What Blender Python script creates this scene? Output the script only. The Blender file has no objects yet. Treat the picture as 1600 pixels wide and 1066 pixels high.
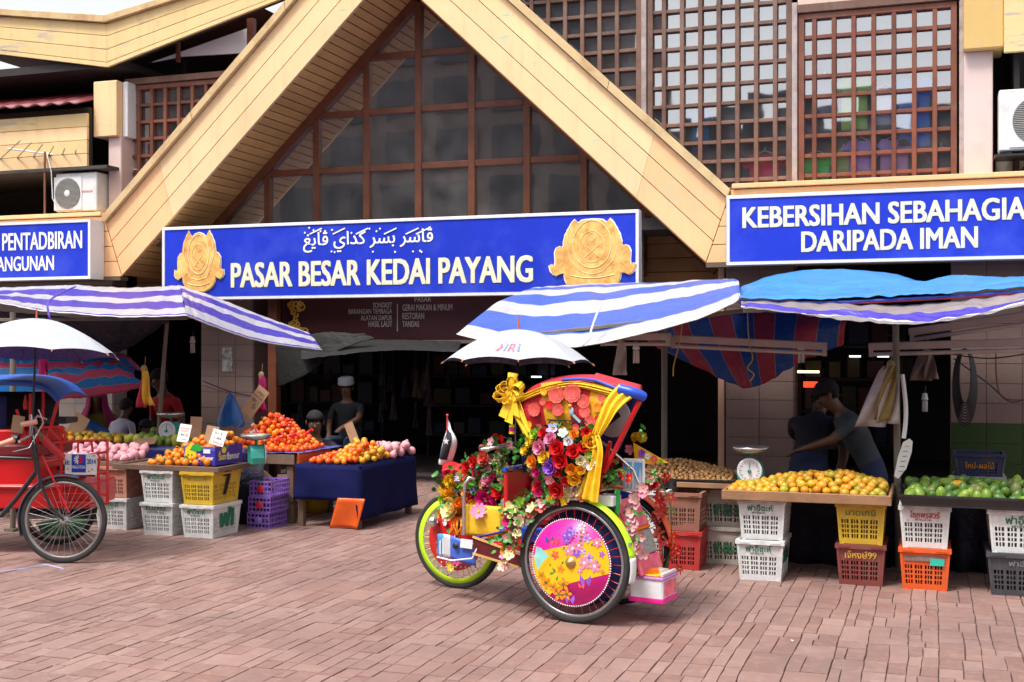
import bpy, bmesh, math, random
from math import sin, cos, pi, radians, hypot
from mathutils import Vector, Matrix, noise, Euler
random.seed(11)
SC = bpy.context.scene
COL = SC.collection
# ------------------------------------------------------------------ camera, sky, sun, exposure
FPX, YAW, HZ, CH = 1900.0, radians(19.0), 545.0, 1.55      # focal length in photo pixels, yaw to the facade, horizon row, eye height
cam_d = bpy.data.cameras.new('camera'); cam = bpy.data.objects.new('camera', cam_d); COL.objects.link(cam)
cam.location = (0, 0, CH); cam.rotation_euler = (radians(90), 0, YAW)
cam_d.sensor_width = 36.0; cam_d.lens = 36.0 * FPX / 1600.0
cam_d.shift_y = (HZ - 533.0) / 1600.0
cam_d.clip_start = 0.05; cam_d.clip_end = 2000
SC.camera = cam
SUN_EL, SUN_ROT = radians(62), radians(205)
world = bpy.data.worlds.new('World'); SC.world = world; world.use_nodes = True
wn = world.node_tree.nodes; wl = world.node_tree.links
bg = wn['Background']
sky = wn.new('ShaderNodeTexSky'); sky.sky_type = 'NISHITA'; sky.sun_disc = False
sky.sun_elevation = SUN_EL; sky.sun_rotation = SUN_ROT; sky.air_density = 1.0; sky.dust_density = 4.0
hs = wn.new('ShaderNodeHueSaturation'); hs.inputs['Saturation'].default_value = 0.14
wl.new(sky.outputs[0], hs.inputs['Color']); wl.new(hs.outputs[0], bg.inputs['Color'])
bg.inputs['Strength'].default_value = 0.135
sl = bpy.data.lights.new('sun', 'SUN'); sun = bpy.data.objects.new('sun', sl); COL.objects.link(sun)
sl.energy = 1.5; sl.angle = radians(11); sl.color = (1.0, 0.965, 0.91)
sd = Vector((sin(SUN_ROT) * cos(SUN_EL), cos(SUN_ROT) * cos(SUN_EL), sin(SUN_EL)))
sun.rotation_euler = sd.to_track_quat('Z', 'Y').to_euler(); sun.location = sd * 60
vs = SC.view_settings; vs.view_transform = 'Standard'; vs.look = 'None'; vs.gamma = 1.0; vs.use_curve_mapping = False
vs.exposure = 1.08
SC.cycles.max_bounces = 6; SC.cycles.diffuse_bounces = 3; SC.cycles.glossy_bounces = 3; SC.cycles.transparent_max_bounces = 12
SC.cycles.use_denoising = True
# ------------------------------------------------------------------ photo measurement helpers: a pixel and a real plane give a point
SA, CA = sin(YAW), cos(YAW)
def ray(px, py):
    t = (px - 800) / FPX
    return Vector((-SA + t * CA, CA + t * SA, (HZ - py) / FPX))
def aty(px, py, Y):
    r = ray(px, py); k = Y / r.y
    return Vector((r.x * k, Y, CH + r.z * k))
def atz(px, py, z=0.0):
    r = ray(px, py); k = (z - CH) / r.z
    return Vector((r.x * k, r.y * k, z))
def atd(px, py, D):
    r = ray(px, py)
    return Vector((r.x * D, r.y * D, CH + r.z * D))
# ------------------------------------------------------------------ materials
MATS = {}
def principled(name):
    m = bpy.data.materials.new(name); m.use_nodes = True
    return m, m.node_tree.nodes, m.node_tree.links, m.node_tree.nodes['Principled BSDF']
def setin(b, k, v):
    if k in b.inputs: b.inputs[k].default_value = v
def mat(name, col, rough=0.6, var=0.12, scale=6.0, metal=0.0, bump=0.0, bscale=60.0, spec=0.5, dirt=None, dirt_amt=0.3, dirt_scale=3.0, trans=0.0, island=0.0, lo=0.5):
    """base colour with two scales of noise, optional dirt blotches, per-island variation, fine bump"""
    if name in MATS: return MATS[name]
    m, N, L, b = principled(name)
    b.inputs['Roughness'].default_value = rough; b.inputs['Metallic'].default_value = metal
    setin(b, 'Specular IOR Level', spec)
    tc = N.new('ShaderNodeTexCoord')
    n = N.new('ShaderNodeTexNoise'); n.inputs['Scale'].default_value = scale; n.inputs['Detail'].default_value = 5
    L.new(tc.outputs['Object'], n.inputs['Vector'])
    r = N.new('ShaderNodeMapRange'); r.inputs['From Min'].default_value = 0.25; r.inputs['From Max'].default_value = 0.75
    r.inputs['To Min'].default_value = 1 - var; r.inputs['To Max'].default_value = 1 + var
    L.new(n.outputs[0], r.inputs['Value'])
    hsn = N.new('ShaderNodeHueSaturation'); hsn.inputs['Color'].default_value = (*col, 1)
    last = r.outputs[0]
    if island:
        g = N.new('ShaderNodeNewGeometry'); oi = N.new('ShaderNodeObjectInfo')
        ad = N.new('ShaderNodeMath'); ad.operation = 'ADD'; L.new(g.outputs['Random Per Island'], ad.inputs[0]); L.new(oi.outputs['Random'], ad.inputs[1])
        fr = N.new('ShaderNodeMath'); fr.operation = 'FRACT'; L.new(ad.outputs[0], fr.inputs[0])
        mr = N.new('ShaderNodeMapRange'); mr.inputs['To Min'].default_value = 1 - island; mr.inputs['To Max'].default_value = 1 + island
        L.new(fr.outputs[0], mr.inputs['Value'])
        mu = N.new('ShaderNodeMath'); mu.operation = 'MULTIPLY'; L.new(last, mu.inputs[0]); L.new(mr.outputs[0], mu.inputs[1]); last = mu.outputs[0]
    L.new(last, hsn.inputs['Value'])
    out = hsn.outputs[0]
    if dirt:
        n2 = N.new('ShaderNodeTexNoise'); n2.inputs['Scale'].default_value = dirt_scale; n2.inputs['Detail'].default_value = 8; n2.inputs['Roughness'].default_value = 0.7
        L.new(tc.outputs['Object'], n2.inputs['Vector'])
        r2 = N.new('ShaderNodeMapRange'); r2.inputs['From Min'].default_value = lo; r2.inputs['From Max'].default_value = lo + 0.22; r2.inputs['To Max'].default_value = dirt_amt
        L.new(n2.outputs[0], r2.inputs['Value'])
        mx = N.new('ShaderNodeMix'); mx.data_type = 'RGBA'; mx.inputs['B'].default_value = (*dirt, 1)
        L.new(r2.outputs[0], mx.inputs['Factor']); L.new(out, mx.inputs['A']); out = mx.outputs['Result']
    L.new(out, b.inputs['Base Color'])
    if bump:
        n3 = N.new('ShaderNodeTexNoise'); n3.inputs['Scale'].default_value = bscale; n3.inputs['Detail'].default_value = 4
        L.new(tc.outputs['Object'], n3.inputs['Vector'])
        bp = N.new('ShaderNodeBump'); bp.inputs['Strength'].default_value = bump; bp.inputs['Distance'].default_value = 0.01
        L.new(n3.outputs[0], bp.inputs['Height']); L.new(bp.outputs[0], b.inputs['Normal'])
    if trans:
        setin(b, 'Transmission Weight', trans)
    MATS[name] = m
    return m
def peel_paint(name, col, under=(0.42, 0.38, 0.36), amt=0.55, fleck=(0.05, 0.5, 0.42), famt=0.0, stretch=(0.5, 4, 4), rough=0.6, thresh=0.6, island=0.06):
    """weathered paint: streaky peeled patches showing old wood, with flecks of an older coat"""
    if name in MATS: return MATS[name]
    m, N, L, b = principled(name); b.inputs['Roughness'].default_value = rough
    tc = N.new('ShaderNodeTexCoord'); mp = N.new('ShaderNodeMapping'); mp.inputs['Scale'].default_value = stretch
    L.new(tc.outputs['Object'], mp.inputs['Vector'])
    def noi(vec, s, det, ro=0.6):
        n = N.new('ShaderNodeTexNoise'); n.inputs['Scale'].default_value = s; n.inputs['Detail'].default_value = det; n.inputs['Roughness'].default_value = ro
        L.new(vec, n.inputs['Vector']); return n.outputs[0]
    def rng(v, a, c, lo, hi):
        r = N.new('ShaderNodeMapRange'); r.inputs['From Min'].default_value = a; r.inputs['From Max'].default_value = c
        r.inputs['To Min'].default_value = lo; r.inputs['To Max'].default_value = hi; L.new(v, r.inputs['Value']); return r.outputs[0]
    def mix(f, a, c):
        x = N.new('ShaderNodeMix'); x.data_type = 'RGBA'; L.new(f, x.inputs['Factor'])
        if isinstance(a, tuple): x.inputs['A'].default_value = (*a, 1)
        else: L.new(a, x.inputs['A'])
        x.inputs['B'].default_value = (*c, 1); return x.outputs['Result']
    g = N.new('ShaderNodeNewGeometry'); oi = N.new('ShaderNodeObjectInfo')
    ad = N.new('ShaderNodeMath'); ad.operation = 'ADD'; L.new(g.outputs['Random Per Island'], ad.inputs[0]); L.new(oi.outputs['Random'], ad.inputs[1])
    fr = N.new('ShaderNodeMath'); fr.operation = 'FRACT'; L.new(ad.outputs[0], fr.inputs[0])
    h = N.new('ShaderNodeHueSaturation'); h.inputs['Color'].default_value = (*col, 1)
    mu = N.new('ShaderNodeMath'); mu.operation = 'MULTIPLY'
    L.new(rng(noi(tc.outputs['Object'], 1.3, 5), 0.3, 0.7, 0.92, 1.06), mu.inputs[0]); L.new(rng(fr.outputs[0], 0, 1, 1 - island, 1 + island), mu.inputs[1])
    L.new(mu.outputs[0], h.inputs['Value'])
    peel = N.new('ShaderNodeMath'); peel.operation = 'MULTIPLY'
    L.new(rng(noi(mp.outputs[0], 2.2, 9, 0.68), thresh, thresh + 0.05, 0, amt), peel.inputs[0])
    L.new(rng(noi(tc.outputs['Object'], 0.8, 2), 0.42, 0.56, 0, 1), peel.inputs[1])
    c = mix(peel.outputs[0], h.outputs[0], under)
    c = mix(rng(noi(tc.outputs['Object'], 9, 8, 0.75), 0.60, 0.72, 0, 0.45), c, (0.34, 0.22, 0.12))
    st = N.new('ShaderNodeMapping'); st.inputs['Scale'].default_value = (9, 9, 0.8); L.new(tc.outputs['Object'], st.inputs['Vector'])
    c = mix(rng(noi(st.outputs[0], 1.0, 6, 0.6), 0.52, 0.72, 0, 0.28), c, (0.46, 0.30, 0.17))          # rain streaks running down
    if famt:
        f2 = N.new('ShaderNodeMath'); f2.operation = 'MULTIPLY'
        L.new(rng(noi(mp.outputs[0], 4.5, 7, 0.7), 0.60, 0.625, 0, famt), f2.inputs[0]); L.new(rng(noi(tc.outputs['Object'], 1.1, 3), 0.5, 0.58, 0, 1), f2.inputs[1])
        c = mix(f2.outputs[0], c, fleck)
    L.new(c, b.inputs['Base Color'])
    bp = N.new('ShaderNodeBump'); bp.inputs['Strength'].default_value = 0.25; bp.inputs['Distance'].default_value = 0.004
    L.new(noi(mp.outputs[0], 14, 6), bp.inputs['Height']); L.new(bp.outputs[0], b.inputs['Normal'])
    MATS[name] = m
    return m
def stripes(name, cols, n, rough=0.5, axis='Y', back=None, crease=0.35, var=0.1, trans=0.15, fine=None):
    """striped tarpaulin: bands run across the sheet's own UV, colour list repeats n times; woven crease relief"""
    if name in MATS: return MATS[name]
    m, N, L, b = principled(name); b.inputs['Roughness'].default_value = rough
    uv = N.new('ShaderNodeUVMap'); sp = N.new('ShaderNodeSeparateXYZ'); L.new(uv.outputs[0], sp.inputs[0])
    mu = N.new('ShaderNodeMath'); mu.operation = 'MULTIPLY'; mu.inputs[1].default_value = n; L.new(sp.outputs[axis], mu.inputs[0])
    fr = N.new('ShaderNodeMath'); fr.operation = 'FRACT'; L.new(mu.outputs[0], fr.inputs[0])
    cr = N.new('ShaderNodeValToRGB'); cr.color_ramp.interpolation = 'CONSTANT'
    el = cr.color_ramp.elements
    tot = sum(w for _, w in cols); pos = 0
    while len(el) < len(cols): el.new(0.5)
    for e, (c, w) in zip(el, cols):
        e.position = pos / tot; e.color = (*c, 1); pos += w
    L.new(fr.outputs[0], cr.inputs[0])
    tc = N.new('ShaderNodeTexCoord'); no = N.new('ShaderNodeTexNoise'); no.inputs['Scale'].default_value = 2.5; no.inputs['Detail'].default_value = 7; no.inputs['Roughness'].default_value = 0.65
    L.new(tc.outputs['Object'], no.inputs['Vector'])
    r = N.new('ShaderNodeMapRange'); r.inputs['From Min'].default_value = 0.3; r.inputs['From Max'].default_value = 0.7; r.inputs['To Min'].default_value = 1 - var * 1.6; r.inputs['To Max'].default_value = 1 + var * 0.6
    L.new(no.outputs[0], r.inputs['Value'])
    h = N.new('ShaderNodeHueSaturation'); L.new(cr.outputs[0], h.inputs['Color']); L.new(r.outputs[0], h.inputs['Value'])
    L.new(h.outputs[0], b.inputs['Base Color'])
    n3 = N.new('ShaderNodeTexNoise'); n3.inputs['Scale'].default_value = 7; n3.inputs['Detail'].default_value = 5; n3.inputs['Distortion'].default_value = 1.2
    L.new(tc.outputs['Object'], n3.inputs['Vector'])
    bp = N.new('ShaderNodeBump'); bp.inputs['Strength'].default_value = crease; bp.inputs['Distance'].default_value = 0.05
    L.new(n3.outputs[0], bp.inputs['Height']); L.new(bp.outputs[0], b.inputs['Normal'])
    tr = N.new('ShaderNodeBsdfTranslucent'); L.new(h.outputs[0], tr.inputs['Color'])
    mx = N.new('ShaderNodeMixShader'); mx.inputs[0].default_value = trans
    L.new(b.outputs[0], mx.inputs[1]); L.new(tr.outputs[0], mx.inputs[2]); L.new(mx.outputs[0], N['Material Output'].inputs[0])
    MATS[name] = m
    return m
def glass(name, tint=(0.75, 0.8, 0.82), refl=0.32, rough=0.02, dust=0.06, dcol=(0.5, 0.48, 0.46)):
    """window glass: see-through sheet, mirror coat, streaked dust film"""
    if name in MATS: return MATS[name]
    m = bpy.data.materials.new(name); m.use_nodes = True; N = m.node_tree.nodes; L = m.node_tree.links
    for x in list(N): N.remove(x)
    out = N.new('ShaderNodeOutputMaterial'); t = N.new('ShaderNodeBsdfTransparent'); t.inputs[0].default_value = (*tint, 1)
    g = N.new('ShaderNodeBsdfGlossy'); g.inputs['Roughness'].default_value = rough; g.inputs['Color'].default_value = (0.9, 0.92, 0.95, 1)
    tc = N.new('ShaderNodeTexCoord'); n = N.new('ShaderNodeTexNoise'); n.inputs['Scale'].default_value = 1.5; n.inputs['Detail'].default_value = 2
    L.new(tc.outputs['Object'], n.inputs['Vector'])
    bp = N.new('ShaderNodeBump'); bp.inputs['Strength'].default_value = 0.08; bp.inputs['Distance'].default_value = 0.02; L.new(n.outputs[0], bp.inputs['Height']); L.new(bp.outputs[0], g.inputs['Normal'])
    fz = N.new('ShaderNodeFresnel'); fz.inputs['IOR'].default_value = 1.5
    ad = N.new('ShaderNodeMath'); ad.operation = 'ADD'; ad.inputs[1].default_value = refl - 0.04; ad.use_clamp = True; L.new(fz.outputs[0], ad.inputs[0])
    m1 = N.new('ShaderNodeMixShader'); L.new(ad.outputs[0], m1.inputs[0]); L.new(t.outputs[0], m1.inputs[1]); L.new(g.outputs[0], m1.inputs[2])
    d = N.new('ShaderNodeBsdfDiffuse'); d.inputs[0].default_value = (*dcol, 1)
    n2 = N.new('ShaderNodeTexNoise'); n2.inputs['Scale'].default_value = 3; n2.inputs['Detail'].default_value = 8; L.new(tc.outputs['Object'], n2.inputs['Vector'])
    r2 = N.new('ShaderNodeMapRange'); r2.inputs['From Min'].default_value = 0.35; r2.inputs['From Max'].default_value = 0.75; r2.inputs['To Min'].default_value = dust * 0.4; r2.inputs['To Max'].default_value = dust * 2; L.new(n2.outputs[0], r2.inputs['Value'])
    m2 = N.new('ShaderNodeMixShader'); L.new(r2.outputs[0], m2.inputs[0]); L.new(m1.outputs[0], m2.inputs[1]); L.new(d.outputs[0], m2.inputs[2])
    L.new(m2.outputs[0], out.inputs[0]); MATS[name] = m
    return m
def emit(name, col, s):
    if name in MATS: return MATS[name]
    m, N, L, b = principled(name); b.inputs['Base Color'].default_value = (*col, 1); setin(b, 'Emission Color', (*col, 1)); setin(b, 'Emission Strength', s); MATS[name] = m
    return m
# ------------------------------------------------------------------ mesh builder
class MB:
    def __init__(s): s.v = []; s.f = []; s.m = []; s.sm = []; s.uv = []
    def add(s, vs, fs, mi=0, smooth=False, uvs=None):
        o = len(s.v); s.v += [Vector(p) for p in vs]
        for i, f in enumerate(fs):
            s.f.append([o + k for k in f]); s.m.append(mi); s.sm.append(smooth)
            s.uv.append(uvs[i] if uvs else None)
        return s
    def box(s, c, sz, R=None, mi=0, taper=1.0):
        x, y, z = sz[0] / 2, sz[1] / 2, sz[2] / 2; c = Vector(c); vs = []
        for dz, k in ((-z, taper), (z, 1.0)):
            for dx, dy in ((-x, -y), (x, -y), (x, y), (-x, y)):
                p = Vector((dx * k, dy * k, dz)); vs.append(c + (R @ p if R else p))
        return s.add(vs, [(3, 2, 1, 0), (4, 5, 6, 7), (0, 1, 5, 4), (1, 2, 6, 5), (2, 3, 7, 6), (3, 0, 4, 7)], mi)
    def bb(s, a, b, mi=0):
        a = Vector(a); b = Vector(b); return s.box((a + b) / 2, [abs(b[i] - a[i]) for i in range(3)], None, mi)
    def bar(s, p, q, w, h, up=(0, 0, 1), mi=0):
        p = Vector(p); q = Vector(q); d = (q - p); L = d.length; d.normalize(); up = Vector(up)
        if abs(d.dot(up)) > 0.98: up = Vector((0, 1, 0))
        x = d.cross(up).normalized(); u = x.cross(d).normalized()
        R = Matrix((x, d, u)).transposed()
        return s.box((p + q) / 2, (w, L, h), R, mi)
    def tube(s, pts, r, n=8, mi=0, closed=False, cap=True, flat=1.0):
        pts = [Vector(p) for p in pts]; k = len(pts); vs = []; fs = []
        rr = r if isinstance(r, (list, tuple)) else [r] * k
        prev = None
        for i in range(k):
            a = pts[i - 1] if (i > 0 or closed) else pts[0]; b = pts[(i + 1) % k] if (i < k - 1 or closed) else pts[-1]
            d = (b - a).normalized()
            if prev is None:
                up = Vector((0, 0, 1)) if abs(d.z) < 0.9 else Vector((1, 0, 0)); x = d.cross(up).normalized()
            else:
                x = (prev - d * prev.dot(d)).normalized()
            prev = x; y = d.cross(x)
            for j in range(n):
                t = 2 * pi * j / n; vs.append(pts[i] + x * (rr[i] * cos(t)) + y * (rr[i] * sin(t) * flat))
        for i in range(k if closed else k - 1):
            for j in range(n):
                i2 = (i + 1) % k; fs.append((i * n + j, i * n + (j + 1) % n, i2 * n + (j + 1) % n, i2 * n + j))
        s.add(vs, fs, mi, n > 5)
        if cap and not closed: s.add(vs[:n], [tuple(reversed(range(n)))], mi); s.add(vs[-n:], [tuple(range(n))], mi)
        return s
    def lathe(s, prof, c=(0, 0, 0), n=20, R=None, mi=0, smooth=True, a0=0, a1=2 * pi, squash=1.0):
        c = Vector(c); vs = []; fs = []; full = abs(a1 - a0 - 2 * pi) < 1e-6; cols = n if full else n + 1
        for (r, z) in prof:
            for j in range(cols):
                t = a0 + (a1 - a0) * j / n; p = Vector((r * cos(t), r * sin(t) * squash, z)); vs.append(c + (R @ p if R else p))
        for i in range(len(prof) - 1):
            for j in range(n):
                j2 = (j + 1) % cols; fs.append((i * cols + j, i * cols + j2, (i + 1) * cols + j2, (i + 1) * cols + j))
        return s.add(vs, fs, mi, smooth)
    def ball(s, c, r, nu=10, nv=7, mi=0, sc=(1, 1, 1), R=None):
        prof = [(max(r * sin(pi * i / nv), 1e-4), -r * cos(pi * i / nv)) for i in range(nv + 1)]
        c = Vector(c); o = len(s.v); s.lathe(prof, (0, 0, 0), nu, None, mi)
        for i in range(o, len(s.v)):
            p = Vector((s.v[i].x * sc[0], s.v[i].y * sc[1], s.v[i].z * sc[2])); s.v[i] = c + (R @ p if R else p)
        return s
    def prism(s, outline, o, ux, uy, th, mi=0, rim=None):
        """outline [(x, y)] in the plane (o, ux, uy), thickness th towards ux x uy"""
        o = Vector(o); ux = Vector(ux).normalized(); uy = Vector(uy).normalized(); n = ux.cross(uy); k = len(outline)
        ar = sum(outline[i][0] * outline[(i + 1) % k][1] - outline[(i + 1) % k][0] * outline[i][1] for i in range(k))
        if ar < 0: outline = outline[::-1]
        a = [o + ux * p[0] + uy * p[1] for p in outline]; b = [p + n * th for p in a]
        s.add(b, [tuple(range(k))], mi); s.add(a, [tuple(reversed(range(k)))], mi)
        return s.add(a + b, [(i, (i + 1) % k, k + (i + 1) % k, k + i) for i in range(k)], mi if rim is None else rim)
    def sheet(s, fn, nu, nv, mi=0, smooth=True):
        vs = []; fs = []; us = []
        for j in range(nv + 1):
            for i in range(nu + 1): vs.append(fn(i / nu, j / nv))
        w = nu + 1
        for j in range(nv):
            for i in range(nu):
                fs.append((j * w + i, j * w + i + 1, (j + 1) * w + i + 1, (j + 1) * w + i))
                us.append(((i / nu, j / nv), ((i + 1) / nu, j / nv), ((i + 1) / nu, (j + 1) / nv), (i / nu, (j + 1) / nv)))
        return s.add(vs, fs, mi, smooth, us)
    def mesh(s, name, mats, off=None, inv=None):
        me = bpy.data.meshes.new(name)
        vs = s.v
        if inv is not None: vs = [inv @ p for p in vs]
        elif off is not None: vs = [p - off for p in vs]
        me.from_pydata([tuple(p) for p in vs], [], s.f)
        for m in (mats if isinstance(mats, (list, tuple)) else [mats]): me.materials.append(m)
        me.polygons.foreach_set('material_index', s.m); me.polygons.foreach_set('use_smooth', s.sm)
        if any(u is not None for u in s.uv):
            ul = me.uv_layers.new(name='UVMap'); dat = []
            for f, u in zip(s.f, s.uv):
                for k in range(len(f)): dat += list(u[k]) if u else [0.0, 0.0]
            ul.data.foreach_set('uv', dat)
        me.update()
        return me
    def build(s, name, mats, parent=None, bevel=0.0, solid=0.0, local=False):
        """one mesh object; parent: geometry is given in world space and stored relative to the parent (local=True: already local)"""
        off = None
        if parent is not None and not local:
            me = s.mesh(name, mats, inv=WM(parent).inverted())
        else: me = s.mesh(name, mats)
        if bevel:
            bm = bmesh.new(); bm.from_mesh(me); bmesh.ops.remove_doubles(bm, verts=bm.verts, dist=1e-5)
            es = [e for e in bm.edges if len(e.link_faces) == 2 and e.calc_face_angle(0) > 0.5]
            bmesh.ops.bevel(bm, geom=es, offset=bevel, segments=1, affect='EDGES', clamp_overlap=True)
            bm.to_mesh(me); bm.free()
        o = bpy.data.objects.new(name, me); COL.objects.link(o)
        if parent is not None: o.parent = parent
        if solid:
            md = o.modifiers.new('thickness', 'SOLIDIFY'); md.thickness = solid; md.offset = 0
        return o
def WM(o):
    M = Matrix.LocRotScale(o.location, o.rotation_euler, o.scale)
    return WM(o.parent) @ M if o.parent else M
def tag(o, label, cat, group=None, kind=None):
    if label: o['label'] = label
    if cat: o['category'] = cat
    if group: o['group'] = group
    if kind: o['kind'] = kind
    return o
def thing(name, label, cat, loc=(0, 0, 0), rz=0.0, group=None):
    o = bpy.data.objects.new(name, None); COL.objects.link(o); o.location = loc; o.rotation_euler = (0, 0, rz); o.empty_display_size = 0.1
    return tag(o, label, cat, group)
def struct(o): o['kind'] = 'structure'; return o
def dup(root, loc, rz=None, label=None, group=None):
    r = root.copy(); COL.objects.link(r); r.location = loc
    if rz is not None: r.rotation_euler = (0, 0, rz)
    if label: r['label'] = label
    if group: r['group'] = group
    for ch in root.children:
        c = ch.copy(); COL.objects.link(c); c.parent = r
        for g in ch.children:
            d = g.copy(); COL.objects.link(d); d.parent = c
    return r
def inst(name, me, loc, rot=(0, 0, 0), sc=1.0, parent=None):
    o = bpy.data.objects.new(name, me); COL.objects.link(o); o.location = loc; o.rotation_euler = rot
    o.scale = (sc, sc, sc) if not isinstance(sc, (tuple, list)) else sc
    if parent is not None: o.parent = parent
    return o
# ------------------------------------------------------------------ lettering: every string is turned into an outline once, while the scene is empty
GLY = {}
def glyphs(st, bold=0.0, depth=0.0):
    key = (st, bold)
    if key in GLY: return GLY[key]
    cu = bpy.data.curves.new('lettering', 'FONT'); cu.body = st; cu.offset = bold; cu.resolution_u = 3; cu.size = 1.0
    ob = bpy.data.objects.new('lettering', cu); COL.objects.link(ob)
    dg = bpy.context.evaluated_depsgraph_get(); me = bpy.data.meshes.new_from_object(ob.evaluated_get(dg))
    vs = [v.co.copy() for v in me.vertices]; fs = [list(p.vertices) for p in me.polygons]
    bpy.data.objects.remove(ob); bpy.data.curves.remove(cu); bpy.data.meshes.remove(me)
    x0 = min(v.x for v in vs); x1 = max(v.x for v in vs); y0 = min(v.y for v in vs); y1 = max(v.y for v in vs)
    GLY[key] = ([((v.x - x0) / (x1 - x0), (v.y - y0) / (y1 - y0)) for v in vs], fs, (x1 - x0) / (y1 - y0))
    return GLY[key]
def letter(mb, st, o, ux, uy, w=None, h=None, mi=0, bold=0.02, lift=0.0, skew=0.0):
    """flat lettering filling the box (o, ux*w, uy*h)"""
    vs, fs, asp = glyphs(st, 0.0)
    if w is None: w = h * asp
    if h is None: h = w / asp
    o = Vector(o); ux = Vector(ux).normalized(); uy = Vector(uy).normalized(); n = ux.cross(uy)
    b = max(0, bold - 0.004) * h * 1.45          # heavier strokes: thin layers, each a hair further out
    for k, (dx, dy) in enumerate(((0, 0), (-b, -b * 0.6), (b, -b * 0.6), (-b, b * 0.6), (b, b * 0.6)) if b else ((0, 0),)):
        mb.add([o + ux * (b + x * (w - 2 * b) + dx) + uy * (b * 0.6 + y * (h - 1.2 * b) + dy) + n * (lift + 0.0003 * k) for x, y in vs], fs, mi)
    return w, h
X3, Y3, Z3 = Vector((1, 0, 0)), Vector((0, 1, 0)), Vector((0, 0, 1))
# ================================================================== shared materials
PEACH = peel_paint('peach paint', (0.86, 0.575, 0.30), under=(0.40, 0.36, 0.33), amt=0.5, famt=0.9, thresh=0.62)
PEACHW = peel_paint('weathered peach paint', (0.76, 0.54, 0.245), under=(0.36, 0.335, 0.33), amt=0.8, famt=0.4, thresh=0.55)
PEACHO = peel_paint('fresh peach paint', (0.84, 0.475, 0.225), under=(0.40, 0.35, 0.32), amt=0.3, famt=0.6, thresh=0.64)
FLASH = mat('cream flashing metal', (0.62, 0.44, 0.22), 0.45, 0.1, 4, dirt=(0.30, 0.11, 0.03), dirt_amt=0.75, dirt_scale=2.2)
GROOVE = mat('dark joint backing', (0.035, 0.024, 0.015), 0.9)
SOFFIT = mat('soffit plank paint', (0.58, 0.31, 0.12), 0.6, 0.14, 3, island=0.10, dirt=(0.22, 0.12, 0.05), dirt_amt=0.5, dirt_scale=1.5)
BROWN = mat('red brown timber', (0.135, 0.038, 0.016), 0.45, 0.25, 5, bump=0.15, dirt=(0.2, 0.08, 0.03), dirt_amt=0.5, dirt_scale=6)
LATT = mat('weathered lattice timber', (0.155, 0.075, 0.05), 0.65, 0.25, 7, island=0.22, bump=0.2, dirt=(0.22, 0.15, 0.12), dirt_amt=0.75, dirt_scale=3)
LATTR = mat('red lattice timber', (0.16, 0.045, 0.022), 0.55, 0.25, 7, island=0.25, bump=0.2, dirt=(0.2, 0.11, 0.08), dirt_amt=0.6, dirt_scale=2)
PINKW = mat('pale pink wall paint', (0.66, 0.50, 0.45), 0.75, 0.06, 2, dirt=(0.4, 0.3, 0.26), dirt_amt=0.4, dirt_scale=2.5)
WHITEP = mat('white paint', (0.72, 0.72, 0.74), 0.5, 0.06, 5, dirt=(0.35, 0.33, 0.3), dirt_amt=0.4, dirt_scale=5)
GREYP = mat('grey pipe paint', (0.42, 0.42, 0.44), 0.5)
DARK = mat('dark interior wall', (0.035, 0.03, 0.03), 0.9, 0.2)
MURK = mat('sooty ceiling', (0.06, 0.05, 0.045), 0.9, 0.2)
BLACKP = mat('black plastic', (0.02, 0.02, 0.022), 0.45)
REFL = glass('mirror tinted pane', refl=0.38, tint=(0.97, 0.98, 0.99), dust=0.05, dcol=(0.55, 0.55, 0.6))
REFL2 = glass('dusty gable pane', refl=0.58, tint=(0.5, 0.48, 0.46), dust=0.10, dcol=(0.40, 0.37, 0.36))
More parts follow.
